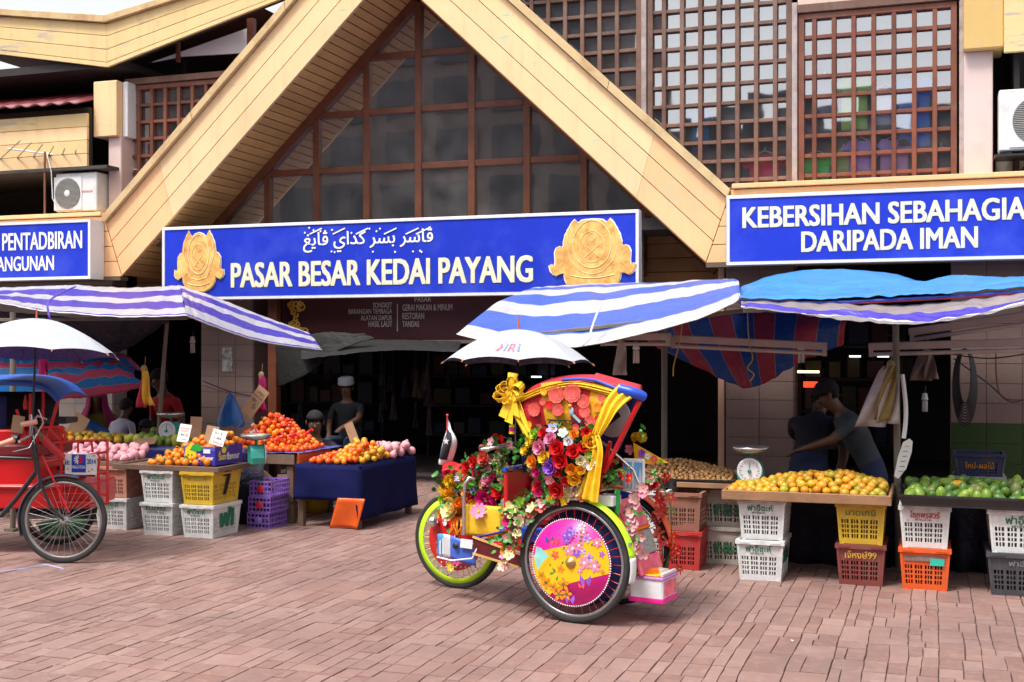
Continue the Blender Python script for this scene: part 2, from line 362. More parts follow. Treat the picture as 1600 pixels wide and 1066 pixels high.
# ================================================================== ground and paving
g = MB(); g.bb((-70, -60, -0.4), (70, 70, -0.012))
BEDM = mat('sand bed between the paving', (0.075, 0.052, 0.046), 0.95, 0.25, 3)
struct(g.build('ground', BEDM))
def paving_material():
    m, N, L, b = principled('stamped red paving')
    at = N.new('ShaderNodeAttribute'); at.attribute_name = 'tone'
    tc = N.new('ShaderNodeTexCoord')
    def noi(s, d, ro=0.6):
        n = N.new('ShaderNodeTexNoise'); n.inputs['Scale'].default_value = s; n.inputs['Detail'].default_value = d; n.inputs['Roughness'].default_value = ro
        L.new(tc.outputs['Object'], n.inputs['Vector']); return n.outputs[0]
    def rng(v, a, c, lo, hi):
        r = N.new('ShaderNodeMapRange'); r.inputs['From Min'].default_value = a; r.inputs['From Max'].default_value = c
        r.inputs['To Min'].default_value = lo; r.inputs['To Max'].default_value = hi; L.new(v, r.inputs['Value']); return r.outputs[0]
    def mixc(f, a, c):
        x = N.new('ShaderNodeMix'); x.data_type = 'RGBA'; L.new(f, x.inputs['Factor'])
        if isinstance(a, tuple): x.inputs['A'].default_value = (*a, 1)
        else: L.new(a, x.inputs['A'])
        x.inputs['B'].default_value = (*c, 1); return x.outputs['Result']
    c = mixc(rng(at.outputs['Fac'], 0, 1, 0, 1), (0.222, 0.117, 0.094), (0.312, 0.190, 0.162))
    c = mixc(rng(noi(1.1, 6, 0.65), 0.42, 0.68, 0, 0.6), c, (0.165, 0.108, 0.100))          # trodden grey patches
    c = mixc(rng(noi(14, 8, 0.7), 0.5, 0.72, 0, 0.45), c, (0.42, 0.28, 0.245))
    c = mixc(rng(noi(3.2, 7, 0.72), 0.54, 0.70, 0, 0.55), c, (0.17, 0.125, 0.125))         # grey scuffs
    c = mixc(rng(noi(0.45, 4, 0.6), 0.5, 0.66, 0, 0.4), c, (0.20, 0.10, 0.085))
    c = mixc(rng(noi(55, 4, 0.7), 0.62, 0.72, 0, 0.5), c, (0.12, 0.075, 0.065))
    L.new(c, b.inputs['Base Color'])
    L.new(rng(noi(5, 5), 0.3, 0.7, 0.5, 0.75), b.inputs['Roughness'])
    bp = N.new('ShaderNodeBump'); bp.inputs['Strength'].default_value = 0.45; bp.inputs['Distance'].default_value = 0.006
    ad = N.new('ShaderNodeMath'); ad.operation = 'ADD'; L.new(noi(18, 6), ad.inputs[0]); L.new(noi(90, 4), ad.inputs[1])
    L.new(ad.outputs[0], bp.inputs['Height']); L.new(bp.outputs[0], b.inputs['Normal'])
    return m
PAVE = paving_material()
def wob(i, y): return 0.008 * noise.noise((i * 7.3, y * 2.6, 0.3)) + 0.006 * noise.noise((i * 3.1, y * 8.0, 4.0))
R5 = random.Random(5)
pav_bricks = []
xb = [-9.6]
while xb[-1] < 4.4: xb.append(xb[-1] + R5.choice((0.15, 0.18, 0.20, 0.23)))
def stone(fl, fr, a, b_):
    """one stone between two wavy edge functions"""
    ns = max(2, int(round((b_ - a) / 0.10))); jl, jr = R5.choice((0.0003, 0.001, 0.0022)), R5.choice((0.0003, 0.001, 0.0025))
    ja, jb = R5.choice((0.001, 0.0025, 0.004)), R5.choice((0.001, 0.0025, 0.004)); sk = R5.uniform(-0.012, 0.012)
    L_ = []; Rr = []
    for k in range(ns + 1):
        y = a + ja + (b_ - a - ja - jb) * k / ns
        L_.append((fl(y) + jl, y)); Rr.append((fr(y) - jr, y + (sk if 0 < k < ns else 0)))
    pav_bricks.append((L_ + Rr[::-1], R5.random(), R5.uniform(-0.002, 0.002)))
prev = None
for i in range(len(xb) - 1):
    ys = [2.6 + R5.random() * 0.3]
    while ys[-1] < 13.2:
        y = ys[-1] + R5.choice((0.13, 0.18, 0.24, 0.30, 0.38))
        if prev and R5.random() < 0.55:                       # cross joints often run on through neighbouring stones
            near = min(prev, key=lambda q: abs(q - y))
            if abs(near - y) < 0.11 and near > ys[-1] + 0.1: y = near
        ys.append(y)
    prev = ys
    fl = lambda y, i=i: xb[i] + wob(i, y); fr = lambda y, i=i: xb[i + 1] + wob(i + 1, y)
    last = 0.5
    for a, b_ in zip(ys, ys[1:]):
        q = R5.random()
        if q < 0.16 and b_ - a < 0.4: stone(fl, fr, a, b_)
        else:
            fx = last if R5.random() < 0.55 else R5.choice((0.36, 0.45, 0.55, 0.62)); last = fx
            fm = lambda y, f=fx, w=i * 2.37: fl(y) * (1 - f) + fr(y) * f + wob(w, y) * 0.6
            for e0, e1 in ((fl, fm), (fm, fr)):
                if b_ - a > 0.28 and R5.random() < 0.45:
                    c = a + (b_ - a) * R5.uniform(0.35, 0.65); stone(e0, e1, a, c); stone(e0, e1, c, b_)
                else: stone(e0, e1, a, b_)
def brick_mesh(bricks, name):
    vs = []; fs = []; tone = []
    for poly, t, dz in bricks:
        k = len(poly); cx = sum(p[0] for p in poly) / k; cy = sum(p[1] for p in poly) / k; o = len(vs)
        for x, y in poly: vs.append((x, y, -0.010))
        for x, y in poly:
            d = hypot(x - cx, y - cy); q = 1 - 0.003 / d
            vs.append((cx + (x - cx) * q, cy + (y - cy) * q, dz))
        fs.append(tuple(o + k + j for j in reversed(range(k))))
        for j in range(k): fs.append((o + j, o + k + j, o + k + (j + 1) % k, o + (j + 1) % k))
        tone += [t] * (k + 1)
    me = bpy.data.meshes.new(name); me.from_pydata(vs, [], fs); me.materials.append(PAVE)
    at = me.attributes.new('tone', 'FLOAT', 'FACE'); at.data.foreach_set('value', tone); me.update()
    return me
pav_root = bpy.data.objects.new('paving', None); COL.objects.link(pav_root); struct(pav_root)
def on_screen(poly):
    x = sum(p[0] for p in poly) / len(poly); y = sum(p[1] for p in poly) / len(poly)
    d = -x * SA + y * CA
    if d < 1: return 99
    px = 800 + FPX * (x * CA + y * SA) / d; py = HZ + FPX * CH / d
    return d if -20 < px < 1620 and py < 1085 else 99
order = sorted(range(len(pav_bricks)), key=lambda i: on_screen(pav_bricks[i][0]))
for i in order[:299]: inst('brick', brick_mesh([pav_bricks[i]], 'brick'), (0, 0, 0), parent=pav_root)
o = inst('brick_field', brick_mesh([pav_bricks[i] for i in order[299:]], 'brick_field'), (0, 0, 0), parent=pav_root); o['kind'] = 'stuff'
g = MB(); g.bb((-9.7, 13.25, -0.011), (4.5, 17.9, 0.0)); struct(g.build('shop_floor', mat('worn shop floor cement', (0.06, 0.042, 0.038), 0.7, 0.2, 2)))
# ================================================================== market hall
hall = thing('market_hall', 'peach timber market hall with a steep gable and brown lattice windows behind the stalls', 'building', (-6.0, 13.0, 0))
FY = 13.0
def outl(f):   # two ends of a line on the left gable arm, f = 0 outer edge .. 1 inner edge
    a = Vector((-9.98, 3.22)).lerp(Vector((-9.72, 2.48)), f); b = Vector((-6.0, 6.98)).lerp(Vector((-6.0, 5.99)), f)
    return a, b
def quad_board(a0, a1, b1, b0, y0, y1, name, m, parent, bevel=0.006):
    """board with corner points in the facade plane (x, z), from front y0 back to y1"""
    mb = MB(); P = [Vector((p[0], y0, p[1])) for p in (a0, a1, b1, b0)]; Q = [Vector((p[0], y1, p[1])) for p in (a0, a1, b1, b0)]
    mb.add(P + Q, [(0, 1, 2, 3), (7, 6, 5, 4), (1, 0, 4, 5), (2, 1, 5, 6), (3, 2, 6, 7), (0, 3, 7, 4)])
    bm_fix(mb); return mb.build(name, m, parent, bevel)
def bm_fix(mb):
    """turn every face of a closed convex solid outwards"""
    c = sum(mb.v, Vector()) / len(mb.v)
    for i, f in enumerate(mb.f):
        p = [mb.v[k] for k in f]; n = Vector((0, 0, 0))
        for k in range(1, len(p) - 1): n += (p[k] - p[0]).cross(p[k + 1] - p[0])
        if n.dot(sum(p, Vector()) / len(p) - c) < 0:
            mb.f[i] = f[::-1]
            if mb.uv[i]: mb.uv[i] = mb.uv[i][::-1]
def mir(p): return Vector((-12.0 - p[0], p[1]))
RB = random.Random(21)
for side in (0, 1):
    S = (lambda p: p) if side == 0 else mir
    back = MB(); a0, b0 = outl(0.02); a1, b1 = outl(0.985)
    P = [S(p) for p in (a0, a1, b1, b0)]
    back.add([(p[0], FY + 0.045, p[1]) for p in P] + [(p[0], FY + 0.12, p[1]) for p in P], [(0, 1, 2, 3), (7, 6, 5, 4), (1, 0, 4, 5), (2, 1, 5, 6), (3, 2, 6, 7), (0, 3, 7, 4)]); bm_fix(back)
    fas = back.build('gable_fascia', GROOVE, hall)
    for f0, f1 in ((0.10, 0.395), (0.405, 0.695), (0.705, 1.0)):
        cuts = [0, 0.20 + 0.004 * f0, 1]
        for c0, c1 in zip(cuts, cuts[1:]):
            (A0, B0), (A1, B1) = outl(f0), outl(f1); g0 = 0.0001 if c0 > 0 else 0; g1 = 0.0001 if c1 < 1 else 0
            q = [S(A0.lerp(B0, c0 + g0)), S(A1.lerp(B1, c0 + g0)), S(A1.lerp(B1, c1 - g1)), S(A0.lerp(B0, c1 - g1))]
            quad_board(q[0], q[1], q[2], q[3], FY, FY + 0.042, 'board', PEACHO if c0 == 0 else PEACH, fas, 0.004)
    (A0, B0), (A1, B1) = outl(-0.03), outl(0.09)
    for c0, c1 in ((0, 0.33), (0.331, 0.66), (0.661, 1)):
        q = [S(A0.lerp(B0, c0)), S(A1.lerp(B1, c0)), S(A1.lerp(B1, c1)), S(A0.lerp(B0, c1))]
        quad_board(q[0], q[1], q[2], q[3], FY - 0.06, FY + 0.10, 'flashing', FLASH, fas, 0.004)
    # sloping roof over the gable back to the upper wall
    (A0, B0) = outl(0.0)
    a, b = S(A0), S(B0); rf = MB(); up = Vector((0, 0.06))
    P = [(a[0], a[1]), (b[0], b[1]), (b[0], b[1] - 0.12), (a[0], a[1] - 0.12)]
    rf.add([(x, FY + 0.125, z) for x, z in P] + [(x, 18.5, z) for x, z in P], [(0, 1, 2, 3), (7, 6, 5, 4), (1, 0, 4, 5), (2, 1, 5, 6), (3, 2, 6, 7), (0, 3, 7, 4)]); bm_fix(rf)
    rf.build('gable_roof', mat('brown roof sheet', (0.12, 0.06, 0.05), 0.6), hall)
# soffit planks under the arms, from the fascia back to the window
WYG = 13.93
A, B = outl(1.0)
n = 46
sof = MB(); sl_ = (B - A).normalized(); nrm = Vector((sl_[1], -sl_[0]))
q0, q1 = A - nrm * 0.05, B - nrm * 0.05
sof.add([(q0[0], FY + 0.05, q0[1]), (q1[0], FY + 0.05, q1[1]), (q1[0], WYG, q1[1]), (q0[0], WYG, q0[1])], [(0, 1, 2, 3)])
soff = sof.build('soffit', GROOVE, hall, solid=0.02)
for k in range(n):
    t0, t1 = k / n, (k + 1) / n - 0.0022
    p0, p1 = A.lerp(B, t0), A.lerp(B, t1); dz = nrm * RB.uniform(-0.003, 0.003)
    m = MB(); th = -nrm * 0.025
    P = [p0 + dz, p1 + dz, p1 + dz + th, p0 + dz + th]
    m.add([(p[0], FY + 0.045, p[1]) for p in P] + [(p[0], WYG - 0.03, p[1]) for p in P], [(0, 1, 2, 3), (7, 6, 5, 4), (1, 0, 4, 5), (2, 1, 5, 6), (3, 2, 6, 7), (0, 3, 7, 4)]); bm_fix(m)
    m.build('plank', SOFFIT, soff, 0.003)
mA, mB_ = mir(A), mir(B); m = MB()
m.add([(mA[0], FY + 0.05, mA[1]), (mB_[0], FY + 0.05, mB_[1]), (mB_[0], WYG, mB_[1]), (mA[0], WYG, mA[1])], [(0, 1, 2, 3)]); m.build('soffit', SOFFIT, hall, solid=0.03)
# gable window: frame, mullions, transoms, one pane per opening
gw = MB()
for S in (lambda p: p, mir):
    a, b = S(A + nrm * 0.0), S(B); a2, b2 = S(A + nrm * 0.11), S(B + nrm * 0.11 + sl_ * 0.10)
    mm = MB(); P = [a, b, b2, a2]
    mm.add([(p[0], WYG - 0.05, p[1]) for p in P] + [(p[0], WYG + 0.06, p[1]) for p in P], [(0, 1, 2, 3), (7, 6, 5, 4), (1, 0, 4, 5), (2, 1, 5, 6), (3, 2, 6, 7), (0, 3, 7, 4)]); bm_fix(mm)
    gw.v, o_ = gw.v + mm.v, len(gw.v)
    for f in mm.f: gw.f.append([i + o_ for i in f]); gw.m.append(0); gw.sm.append(False); gw.uv.append(None)
gwin = gw.build('gable_window', BROWN, hall)
def zmax(x): return 5.99 - abs(x + 6.0) * (3.51 / 3.72) - 0.13
MX = [-6.02 + 0.71 * k for k in range(-4, 5)]; MZ = [2.45, 3.12, 3.82, 4.53, 5.22]
for x in MX:
    if zmax(x) > 2.6:
        m = MB(); m.bb((x - 0.045, WYG - 0.035, 2.4), (x + 0.045, WYG + 0.045, zmax(x) + 0.04)); m.build('mullion', BROWN, gwin, 0.006)
for z in MZ[1:]:
    hw = (5.99 - 0.13 - z) / (3.51 / 3.72); xs = [-6.0 - hw] + [x for x in MX if abs(x + 6.0) < hw] + [-6.0 + hw]
    for x0, x1 in zip(xs, xs[1:]):
        m = MB(); m.bb((x0 + (0.045 if x0 in MX else 0), WYG - 0.028, z - 0.04), (x1 - (0.045 if x1 in MX else 0), WYG + 0.04, z + 0.04)); m.build('transom', BROWN, gwin, 0.006)
def clip_tri(poly):
    for sgn in (1, -1):
        out = []; k = len(poly)
        fn = lambda p: (5.99 - 0.10) - (sgn * (p[0] + 6.0)) * (3.51 / 3.72) - p[1]
        for i in range(k):
            a, b = poly[i], poly[(i + 1) % k]; fa, fb = fn(a), fn(b)
            if fa >= 0: out.append(a)
            if (fa >= 0) != (fb >= 0): t = fa / (fa - fb); out.append((a[0] + (b[0] - a[0]) * t, a[1] + (b[1] - a[1]) * t))
        poly = out
        if len(poly) < 3: return None
    return poly
for i in range(len(MX) - 1):
    for z0, z1 in zip(MZ, MZ[1:] + [6.0]):
        p = clip_tri([(MX[i], z0), (MX[i + 1], z0), (MX[i + 1], z1), (MX[i], z1)])
        if p:
            m = MB(); yj = WYG + 0.012 + RB.uniform(-0.002, 0.002); tl = RB.uniform(-0.004, 0.004)
            m.add([(x, yj + tl * (x - MX[i]), z) for x, z in p], [tuple(range(len(p)))]); m.build('pane', REFL2, gwin)
# horizontal fascia bands either side of the gable
def band(x0, x1, parts, mats, z0=2.47, z1=3.25):
    m = MB(); m.bb((x0, FY + 0.045, z0 + 0.01), (x1, FY + 0.12, z1 - 0.01)); f = m.build('band_fascia', GROOVE, hall)
    n = parts
    for k in range(n):
        za, zb = z0 + (z1 - z0) * k / n, z0 + (z1 - z0) * (k + 1) / n - 0.008
        b = MB(); e = 0.35 * (za - 2.47); e2 = 0.35 * (zb - 2.47)
        if x0 > -5: q = [(x0 + e, za), (x1, za), (x1, zb), (x0 + e2, zb)]
        else: q = [(x0, za), (x1 - 0.35 * (za - 2.47), za), (x1 - 0.35 * (zb - 2.47), zb), (x0, zb)]
        quad_board(q[0], q[1], q[2], q[3], FY, FY + 0.042, 'board', mats, f, 0.004)
    m = MB(); m.bb((x0 + (0.28 if x0 > -5 else 0), FY - 0.05, z1 + 0.002), (x1 - (0.28 if x0 < -5 else 0), FY + 0.45, z1 + 0.05)); m.build('ledge', PEACHO, f, 0.006)
    m = MB(); m.bb((x0, FY - 0.02, z0 - 0.05), (x1, FY + 0.14, z0 - 0.004)); m.build('drip_edge', mat('grimy sill', (0.12, 0.085, 0.06), 0.8), f)
band(-2.275, 4.0, 4, PEACHO); band(-14.0, -9.73, 4, PEACHO)
# brown plank wall behind the feet of the arms
for xa, xb_ in ((-4.9, -2.05), (-10.2, -8.6)):
    for k in range(8):
        z = 1.95 + k * 0.165
        m = MB(); m.bb((xa, 13.96, z), (xb_, 14.0, z + 0.158)); m.build('plank', mat('brown stained plank', (0.30, 0.155, 0.06), 0.6, 0.2, 4, island=0.12), hall, 0.004)
m = MB(); m.tube([(-3.18, 13.87, 1.9), (-3.18, 13.87, 2.95)], 0.026, 10); m.build('drain_pipe', GREYP, hall)
# ---- lattice windows
LY = 13.5
def roofz(x): return 3.08 + min(-2.02 - x, x + 9.98) * 0.945
def lattice(x0, x1, z0, z1, px_, pz_, m, xoff=0.0, zoff=0.0, clip=False):
    f = MB(); zb_ = lambda x: max(z0, roofz(x)) if clip else z0
    xb0 = lambda z: max(x0, -2.02 - (z - 3.08) / 0.945) if clip == 1 else x0
    xb1 = lambda z: min(x1, -9.98 + (z - 3.08) / 0.945) if clip == 2 else x1
    for a, b in (((x0, LY - 0.03, zb_(x0)), (x0 + 0.06, LY + 0.05, z1)), ((x1 - 0.06, LY - 0.03, zb_(x1)), (x1, LY + 0.05, z1)), ((xb0(z0) + 0.06, LY - 0.03, z0), (max(xb1(z0) - 0.06, xb0(z0) + 0.061), LY + 0.05, z0 + 0.06)), ((x0 + 0.06, LY - 0.03, z1 - 0.06), (x1 - 0.06, LY + 0.05, z1))): f.bb(a, b)
    w = f.build('lattice_window', m, hall, 0.004)
    xs = []; x = x0 + 0.06 + px_ * 0.62 + xoff
    while x < x1 - 0.10: xs.append(x); x += px_
    zs = []; z = z0 + pz_ * 0.8 + zoff
    while z < z1 - 0.1: zs.append(z); z += pz_
    for x in xs:
        b = MB(); b.bb((x - 0.024, LY - 0.028, zb_(x) + 0.06), (x + 0.024, LY + 0.03, z1 - 0.06)); b.build('upright', m, w, 0.004)
    for z in zs:
        if xb0(z) > xb1(z) - 0.15: continue
        b = MB(); b.bb((xb0(z) + 0.06, LY - 0.016, z - 0.02), (xb1(z) - 0.06, LY + 0.028, z + 0.02)); b.build('crossbar', m, w, 0.004)
    ex = [x0 + 0.05] + xs + [x1 - 0.05]; ez = [z0 + 0.05] + zs + [z1 - 0.05]
    for i in range(len(ex) - 1):
        for j in range(len(ez) - 1):
            if RB.random() < 0.02 or (clip and ez[j + 1] < roofz(ex[i + 1] if clip == 1 else ex[i])): continue
            p = MB(); t = RB.uniform(-0.0016, 0.0016); u = RB.uniform(-0.0016, 0.0016)
            p.add([(ex[i], LY + 0.034 - t, ez[j] - 0), (ex[i + 1], LY + 0.034 + t, ez[j]), (ex[i + 1], LY + 0.034 + t + u, ez[j + 1]), (ex[i], LY + 0.034 - t + u, ez[j + 1])], [(0, 1, 2, 3)])
            p.build('pane', REFL, w)
    return w
def xat(px, Y): return aty(px, 300, Y).x
L1, L2, L3 = xat(1007, LY), xat(1242, LY), xat(1500, LY)
lattice(-5.0, L1 - 0.03, 3.27, 5.75, 0.205, 0.214, LATT, clip=1)
lattice(L1 + 0.04, L2 - 0.03, 3.27, 5.75, 0.205, 0.214, LATT, 0, -0.03, clip=1)
lattice(L2 + 0.04, L3 - 0.03, 3.27, 5.17, 0.205, 0.214, LATTR, -0.02, -0.02)
LL0, LL1 = xat(199, LY), -8.35
lattice(LL0, LL1, 3.2, 5.0, 0.205, 0.222, LATTR, 0, 0.03, clip=2)
for x, zt in ((L1, 5.9), (L2, 5.3), (L3 + 0.02, 5.9), (LL0 - 0.05, 5.05)):
    m = MB(); m.bb((x - 0.028, LY - 0.05, max(3.22, roofz(x)) if x > -5 else 3.22), (x + 0.03, LY + 0.03, zt)); m.build('lattice_post', mat('bare grey timber post', (0.40, 0.33, 0.31), 0.7, 0.2, 9, dirt=(0.15, 0.07, 0.05), dirt_amt=0.6, dirt_scale=5), hall, 0.006)
m = MB(); m.bb((L2 + 0.03, LY - 0.06, 5.18), (L3 + 0.0, LY + 0.1, 5.27)); m.build('lattice_header', LATT, hall, 0.005)
m = MB(); m.bb((L2 + 0.03, LY, 5.28), (L3, LY + 0.1, 5.9)); m.build('upper_wall', PINKW, hall)
m = MB(); m.tube([(LL0 + 0.06, LY - 0.08, 3.25), (LL0 + 0.06, LY - 0.08, 4.28), (LL0 + 0.10, LY - 0.06, 4.30)], 0.02, 8); m.build('vent_pipe', GREYP, hall)
# white gable infill above the left lattice
p = [aty(x, y, LY + 0.02) for x, y in ((236, 97), (282, 88), (388, 82), (388, 43))]
m = MB(); m.prism([(q.x, q.z) for q in p], (0, LY + 0.06, 0), X3, Z3, 0.03); m.build('infill_panel', mat('white infill board', (0.70, 0.66, 0.70), 0.7, 0.05), hall)
m = MB(); q = aty(278, 90, LY); m.bb((q.x - 0.02, LY - 0.02, q.z - 0.06), (q.x + 0.02, LY + 0.03, q.z + 0.25)); m.build('infill_stud', BROWN, hall); m = MB(); q = aty(394, 60, LY); m.bb((q.x - 0.06, LY - 0.03, q.z - 0.2), (q.x + 0.03, LY + 0.05, q.z + 0.25)); m.build('infill_stud', BROWN, hall)
m = MB(); m.bb((LL0, LY - 0.06, 5.01), (LL1, LY + 0.06, 5.09)); m.build('lattice_header', LATT, hall, 0.004)
# pillars with boxed heads
pl0, pl1 = xat(173, FY + 0.3), xat(193, FY + 0.3)
m = MB(); m.bb((pl0, FY + 0.25, 3.3), (pl1, FY + 0.6, 4.30)); m.build('pillar', PINKW, hall, 0.01)
m = MB(); m.bb((pl0 - 0.18, FY + 0.18, 4.30), (pl1 - 0.02, FY + 0.62, 5.02)); m.build('pillar_head', PEACH, hall, 0.01)
m = MB(); m.bb((pl1 - 0.015, FY + 0.3, 4.30), (pl1 + 0.06, FY + 0.6, 5.02)); m.build('pillar_edge', WHITEP, hall, 0.01)
pr0, pr1 = xat(1506, FY + 0.3), xat(1551, FY + 0.3)
m = MB(); m.bb((pr0, FY + 0.25, 3.3), (pr1, FY + 0.65, 4.58)); m.build('pillar', PINKW, hall, 0.01)
m = MB(); m.bb((pr0 - 0.005, FY + 0.15, 4.58), (pr1 + 0.1, FY + 0.65, 6.2)); m.build('pillar_head', peel_paint('stained yellow paint', (0.62, 0.40, 0.13), amt=0.9, thresh=0.56, stretch=(3, 3, 0.7)), hall, 0.012)
for k in range(4):
    q = aty(1568, 86 - 25 * k, FY + 0.2); m = MB(); m.bb((q.x, FY + 0.1, q.z + 0.004), (q.x + 1.6, FY + 0.16, q.z + 0.172)); m.build('board', PEACHW, hall, 0.004)
# big upper roof: fascia that dips into a valley over the left pillar
U = {'v0': (167, 27), 'v1': (167, 105), 'a0': (-300, -2), 'a1': (-300, 49), 'b0': (330, -22), 'b1': (480, -18)}
UY = FY + 0.14
u = {k: aty(v[0], v[1], UY) for k, v in U.items()}
u = {k: Vector((v.x, v.z)) for k, v in u.items()}
for (t0, b0, t1, b1) in ((u['a0'], u['a1'], u['v0'], u['v1']), (u['v0'], u['v1'], u['b0'], u['b1'])):
    bk = MB(); bk.add([(p[0], UY + 0.045, p[1]) for p in (t0, b0, b1, t1)] + [(p[0], UY + 0.10, p[1]) for p in (t0, b0, b1, t1)], [(0, 1, 2, 3), (7, 6, 5, 4), (1, 0, 4, 5), (2, 1, 5, 6), (3, 2, 6, 7), (0, 3, 7, 4)]); bm_fix(bk)
    f = bk.build('eave_fascia', GROOVE, hall)
    for f0, f1 in ((0.13, 0.37), (0.38, 0.64), (0.65, 0.9), (0.91, 1.0)):
        quad_board(t0.lerp(b0, f0), t0.lerp(b0, f1), t1.lerp(b1, f1), t1.lerp(b1, f0), UY, UY + 0.042, 'board', PEACHW, f, 0.004)
    quad_board(t0.lerp(b0, -0.02), t0.lerp(b0, 0.12), t1.lerp(b1, 0.12), t1.lerp(b1, -0.02), UY - 0.06, UY + 0.08, 'flashing', FLASH, f, 0.004)
    # roof sheet behind the fascia
    r = MB(); P = [t0.lerp(b0, 0.02), t1.lerp(b1, 0.02), t1.lerp(b1, 0.10), t0.lerp(b0, 0.10)]
    r.add([(p[0], UY + 0.10, p[1]) for p in P] + [(p[0], 19, p[1]) for p in P], [(0, 1, 2, 3), (7, 6, 5, 4), (1, 0, 4, 5), (2, 1, 5, 6), (3, 2, 6, 7), (0, 3, 7, 4)]); bm_fix(r); r.build('upper_roof', MATS['brown roof sheet'], hall)
# right upper roof over the lattice (above the frame)
m = MB(); m.bb((-6.2, 13.3, 5.92), (5, 19, 6.05)); m.build('upper_roof', MATS['brown roof sheet'], hall)
# left balcony bay: maroon tiled canopy, boarded parapet, dark recess
rt = MB(); a = aty(-60, 150, FY + 0.05); b = aty(158, 112, FY + 0.2)
def canopy(u_, v_):
    x = a.x - 1 + (pl0 - 0.19 - a.x + 1) * u_; y = FY - 0.1 + 1.2 * v_
    return (x, y, 4.72 + 0.42 * v_ + 0.016 * sin(u_ * 75) - 0.02 * u_)
rt.sheet(canopy, 150, 4)
rt.build('canopy_roof', mat('maroon roof tile', (0.16, 0.025, 0.03), 0.5, 0.2), hall, solid=0.015)
par = MB(); z0, z1 = 3.92, 4.68; par.bb((-15, FY + 0.11, z0), (pl0 - 0.19, FY + 0.18, z1)); pf = par.build('parapet', GROOVE, hall)
for k in range(4):
    za = z0 - 0.02 + k * 0.175; m = MB(); m.bb((-15, FY + 0.06, za), (pl0 - 0.185, FY + 0.105, za + 0.169)); m.build('board', PEACHW if k % 2 else PEACH, pf, 0.004)
m = MB()
for k in range(6): m.bb((-12.6 + k * 0.62, FY + 0.5, 3.90), (-12.6 + k * 0.62 + 0.55, FY + 1.0, 3.915))
m.build('soffit_panel', WHITEP, hall)
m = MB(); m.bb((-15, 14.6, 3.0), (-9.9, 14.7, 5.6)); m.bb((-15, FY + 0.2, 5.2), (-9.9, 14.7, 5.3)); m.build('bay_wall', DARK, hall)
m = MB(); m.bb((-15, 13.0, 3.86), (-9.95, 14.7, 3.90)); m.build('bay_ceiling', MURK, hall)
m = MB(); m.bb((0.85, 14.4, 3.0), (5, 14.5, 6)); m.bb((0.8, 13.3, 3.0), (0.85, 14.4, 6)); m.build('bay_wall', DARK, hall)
# closed shell of the hall: floor slab, upper rooms, deep dark ground floor
m = MB(); m.bb((-15, 13.15, 2.86), (5, 18, 2.99)); m.bb((-2.3, 13.15, 3.0), (5, 13.5, 3.2)); m.bb((-15, 13.15, 3.0), (-9.7, 13.5, 3.2)); m.build('floor_slab', MURK, hall)
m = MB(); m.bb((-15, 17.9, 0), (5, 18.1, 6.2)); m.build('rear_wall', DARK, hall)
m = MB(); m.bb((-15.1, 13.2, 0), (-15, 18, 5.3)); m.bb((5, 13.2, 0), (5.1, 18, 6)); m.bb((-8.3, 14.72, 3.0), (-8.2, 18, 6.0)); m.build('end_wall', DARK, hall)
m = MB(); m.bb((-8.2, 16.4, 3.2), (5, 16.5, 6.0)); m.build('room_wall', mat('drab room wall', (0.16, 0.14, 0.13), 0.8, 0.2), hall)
# ground floor shop fronts: tiled piers
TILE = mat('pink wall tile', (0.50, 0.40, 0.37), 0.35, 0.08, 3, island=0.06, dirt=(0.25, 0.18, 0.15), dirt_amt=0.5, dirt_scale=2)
GRT = mat('tile grout', (0.12, 0.085, 0.07), 0.8)
def tiled_pier(x0, x1, y0, y1, z1, tw=0.30, th=0.20, low=None, TILE=TILE):
    m = MB(); m.bb((x0, y0, 0), (x1, y1, z1)); p = m.build('pier', GRT, hall)
    nz = int(z1 / th); nx = max(1, int(round((x1 - x0) / tw))); w = (x1 - x0) / nx; ny = max(1, int(round((y1 - y0) / tw))); d = (y1 - y0) / ny
    t = MB(); t.box((0, 0, 0), (w - 0.006, 0.012, th - 0.006)); me = t.mesh('tile', TILE)
    t = MB(); t.box((0, 0, 0), (0.012, d - 0.006, th - 0.006)); me2 = t.mesh('tile', TILE)
    gm = None
    if low: t = MB(); t.box((0, 0, 0), (w - 0.006, 0.012, th - 0.006)); gm = t.mesh('tile', low)
    pc = Vector((-6, 13, 0))
    for k in range(nz):
        for i in range(nx): inst('tile', gm if (gm and k < 4) else me, Vector((x0 + w * (i + 0.5), y0 - 0.004, th * (k + 0.5))) - pc, parent=p).matrix_parent_inverse = Matrix()
        for j in range(ny): inst('tile', me2, Vector((x1 + 0.004, y0 + d * (j + 0.5), th * (k + 0.5))) - pc, parent=p)
    return p
TILE2 = mat('shaded pink tile', (0.20, 0.135, 0.12), 0.35, 0.1, 3, island=0.06, dirt=(0.12, 0.085, 0.07), dirt_amt=0.6, dirt_scale=2)  # pink tile again, darkened to carry the middle pier's shade in its colour
TILE3 = mat('deep-shade pink tile', (0.185, 0.125, 0.11), 0.4, 0.12, 3, island=0.06, dirt=(0.08, 0.055, 0.045), dirt_amt=0.6, dirt_scale=2)  # same tile for the right piers, their deeper shade painted into the colour
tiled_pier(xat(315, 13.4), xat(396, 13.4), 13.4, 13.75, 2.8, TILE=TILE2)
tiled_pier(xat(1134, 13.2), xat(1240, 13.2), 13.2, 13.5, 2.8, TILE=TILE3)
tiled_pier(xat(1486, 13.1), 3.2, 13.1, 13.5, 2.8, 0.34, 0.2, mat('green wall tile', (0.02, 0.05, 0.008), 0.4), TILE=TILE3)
tiled_pier(-13.2, xat(176, 13.8), 13.8, 14.1, 2.8)
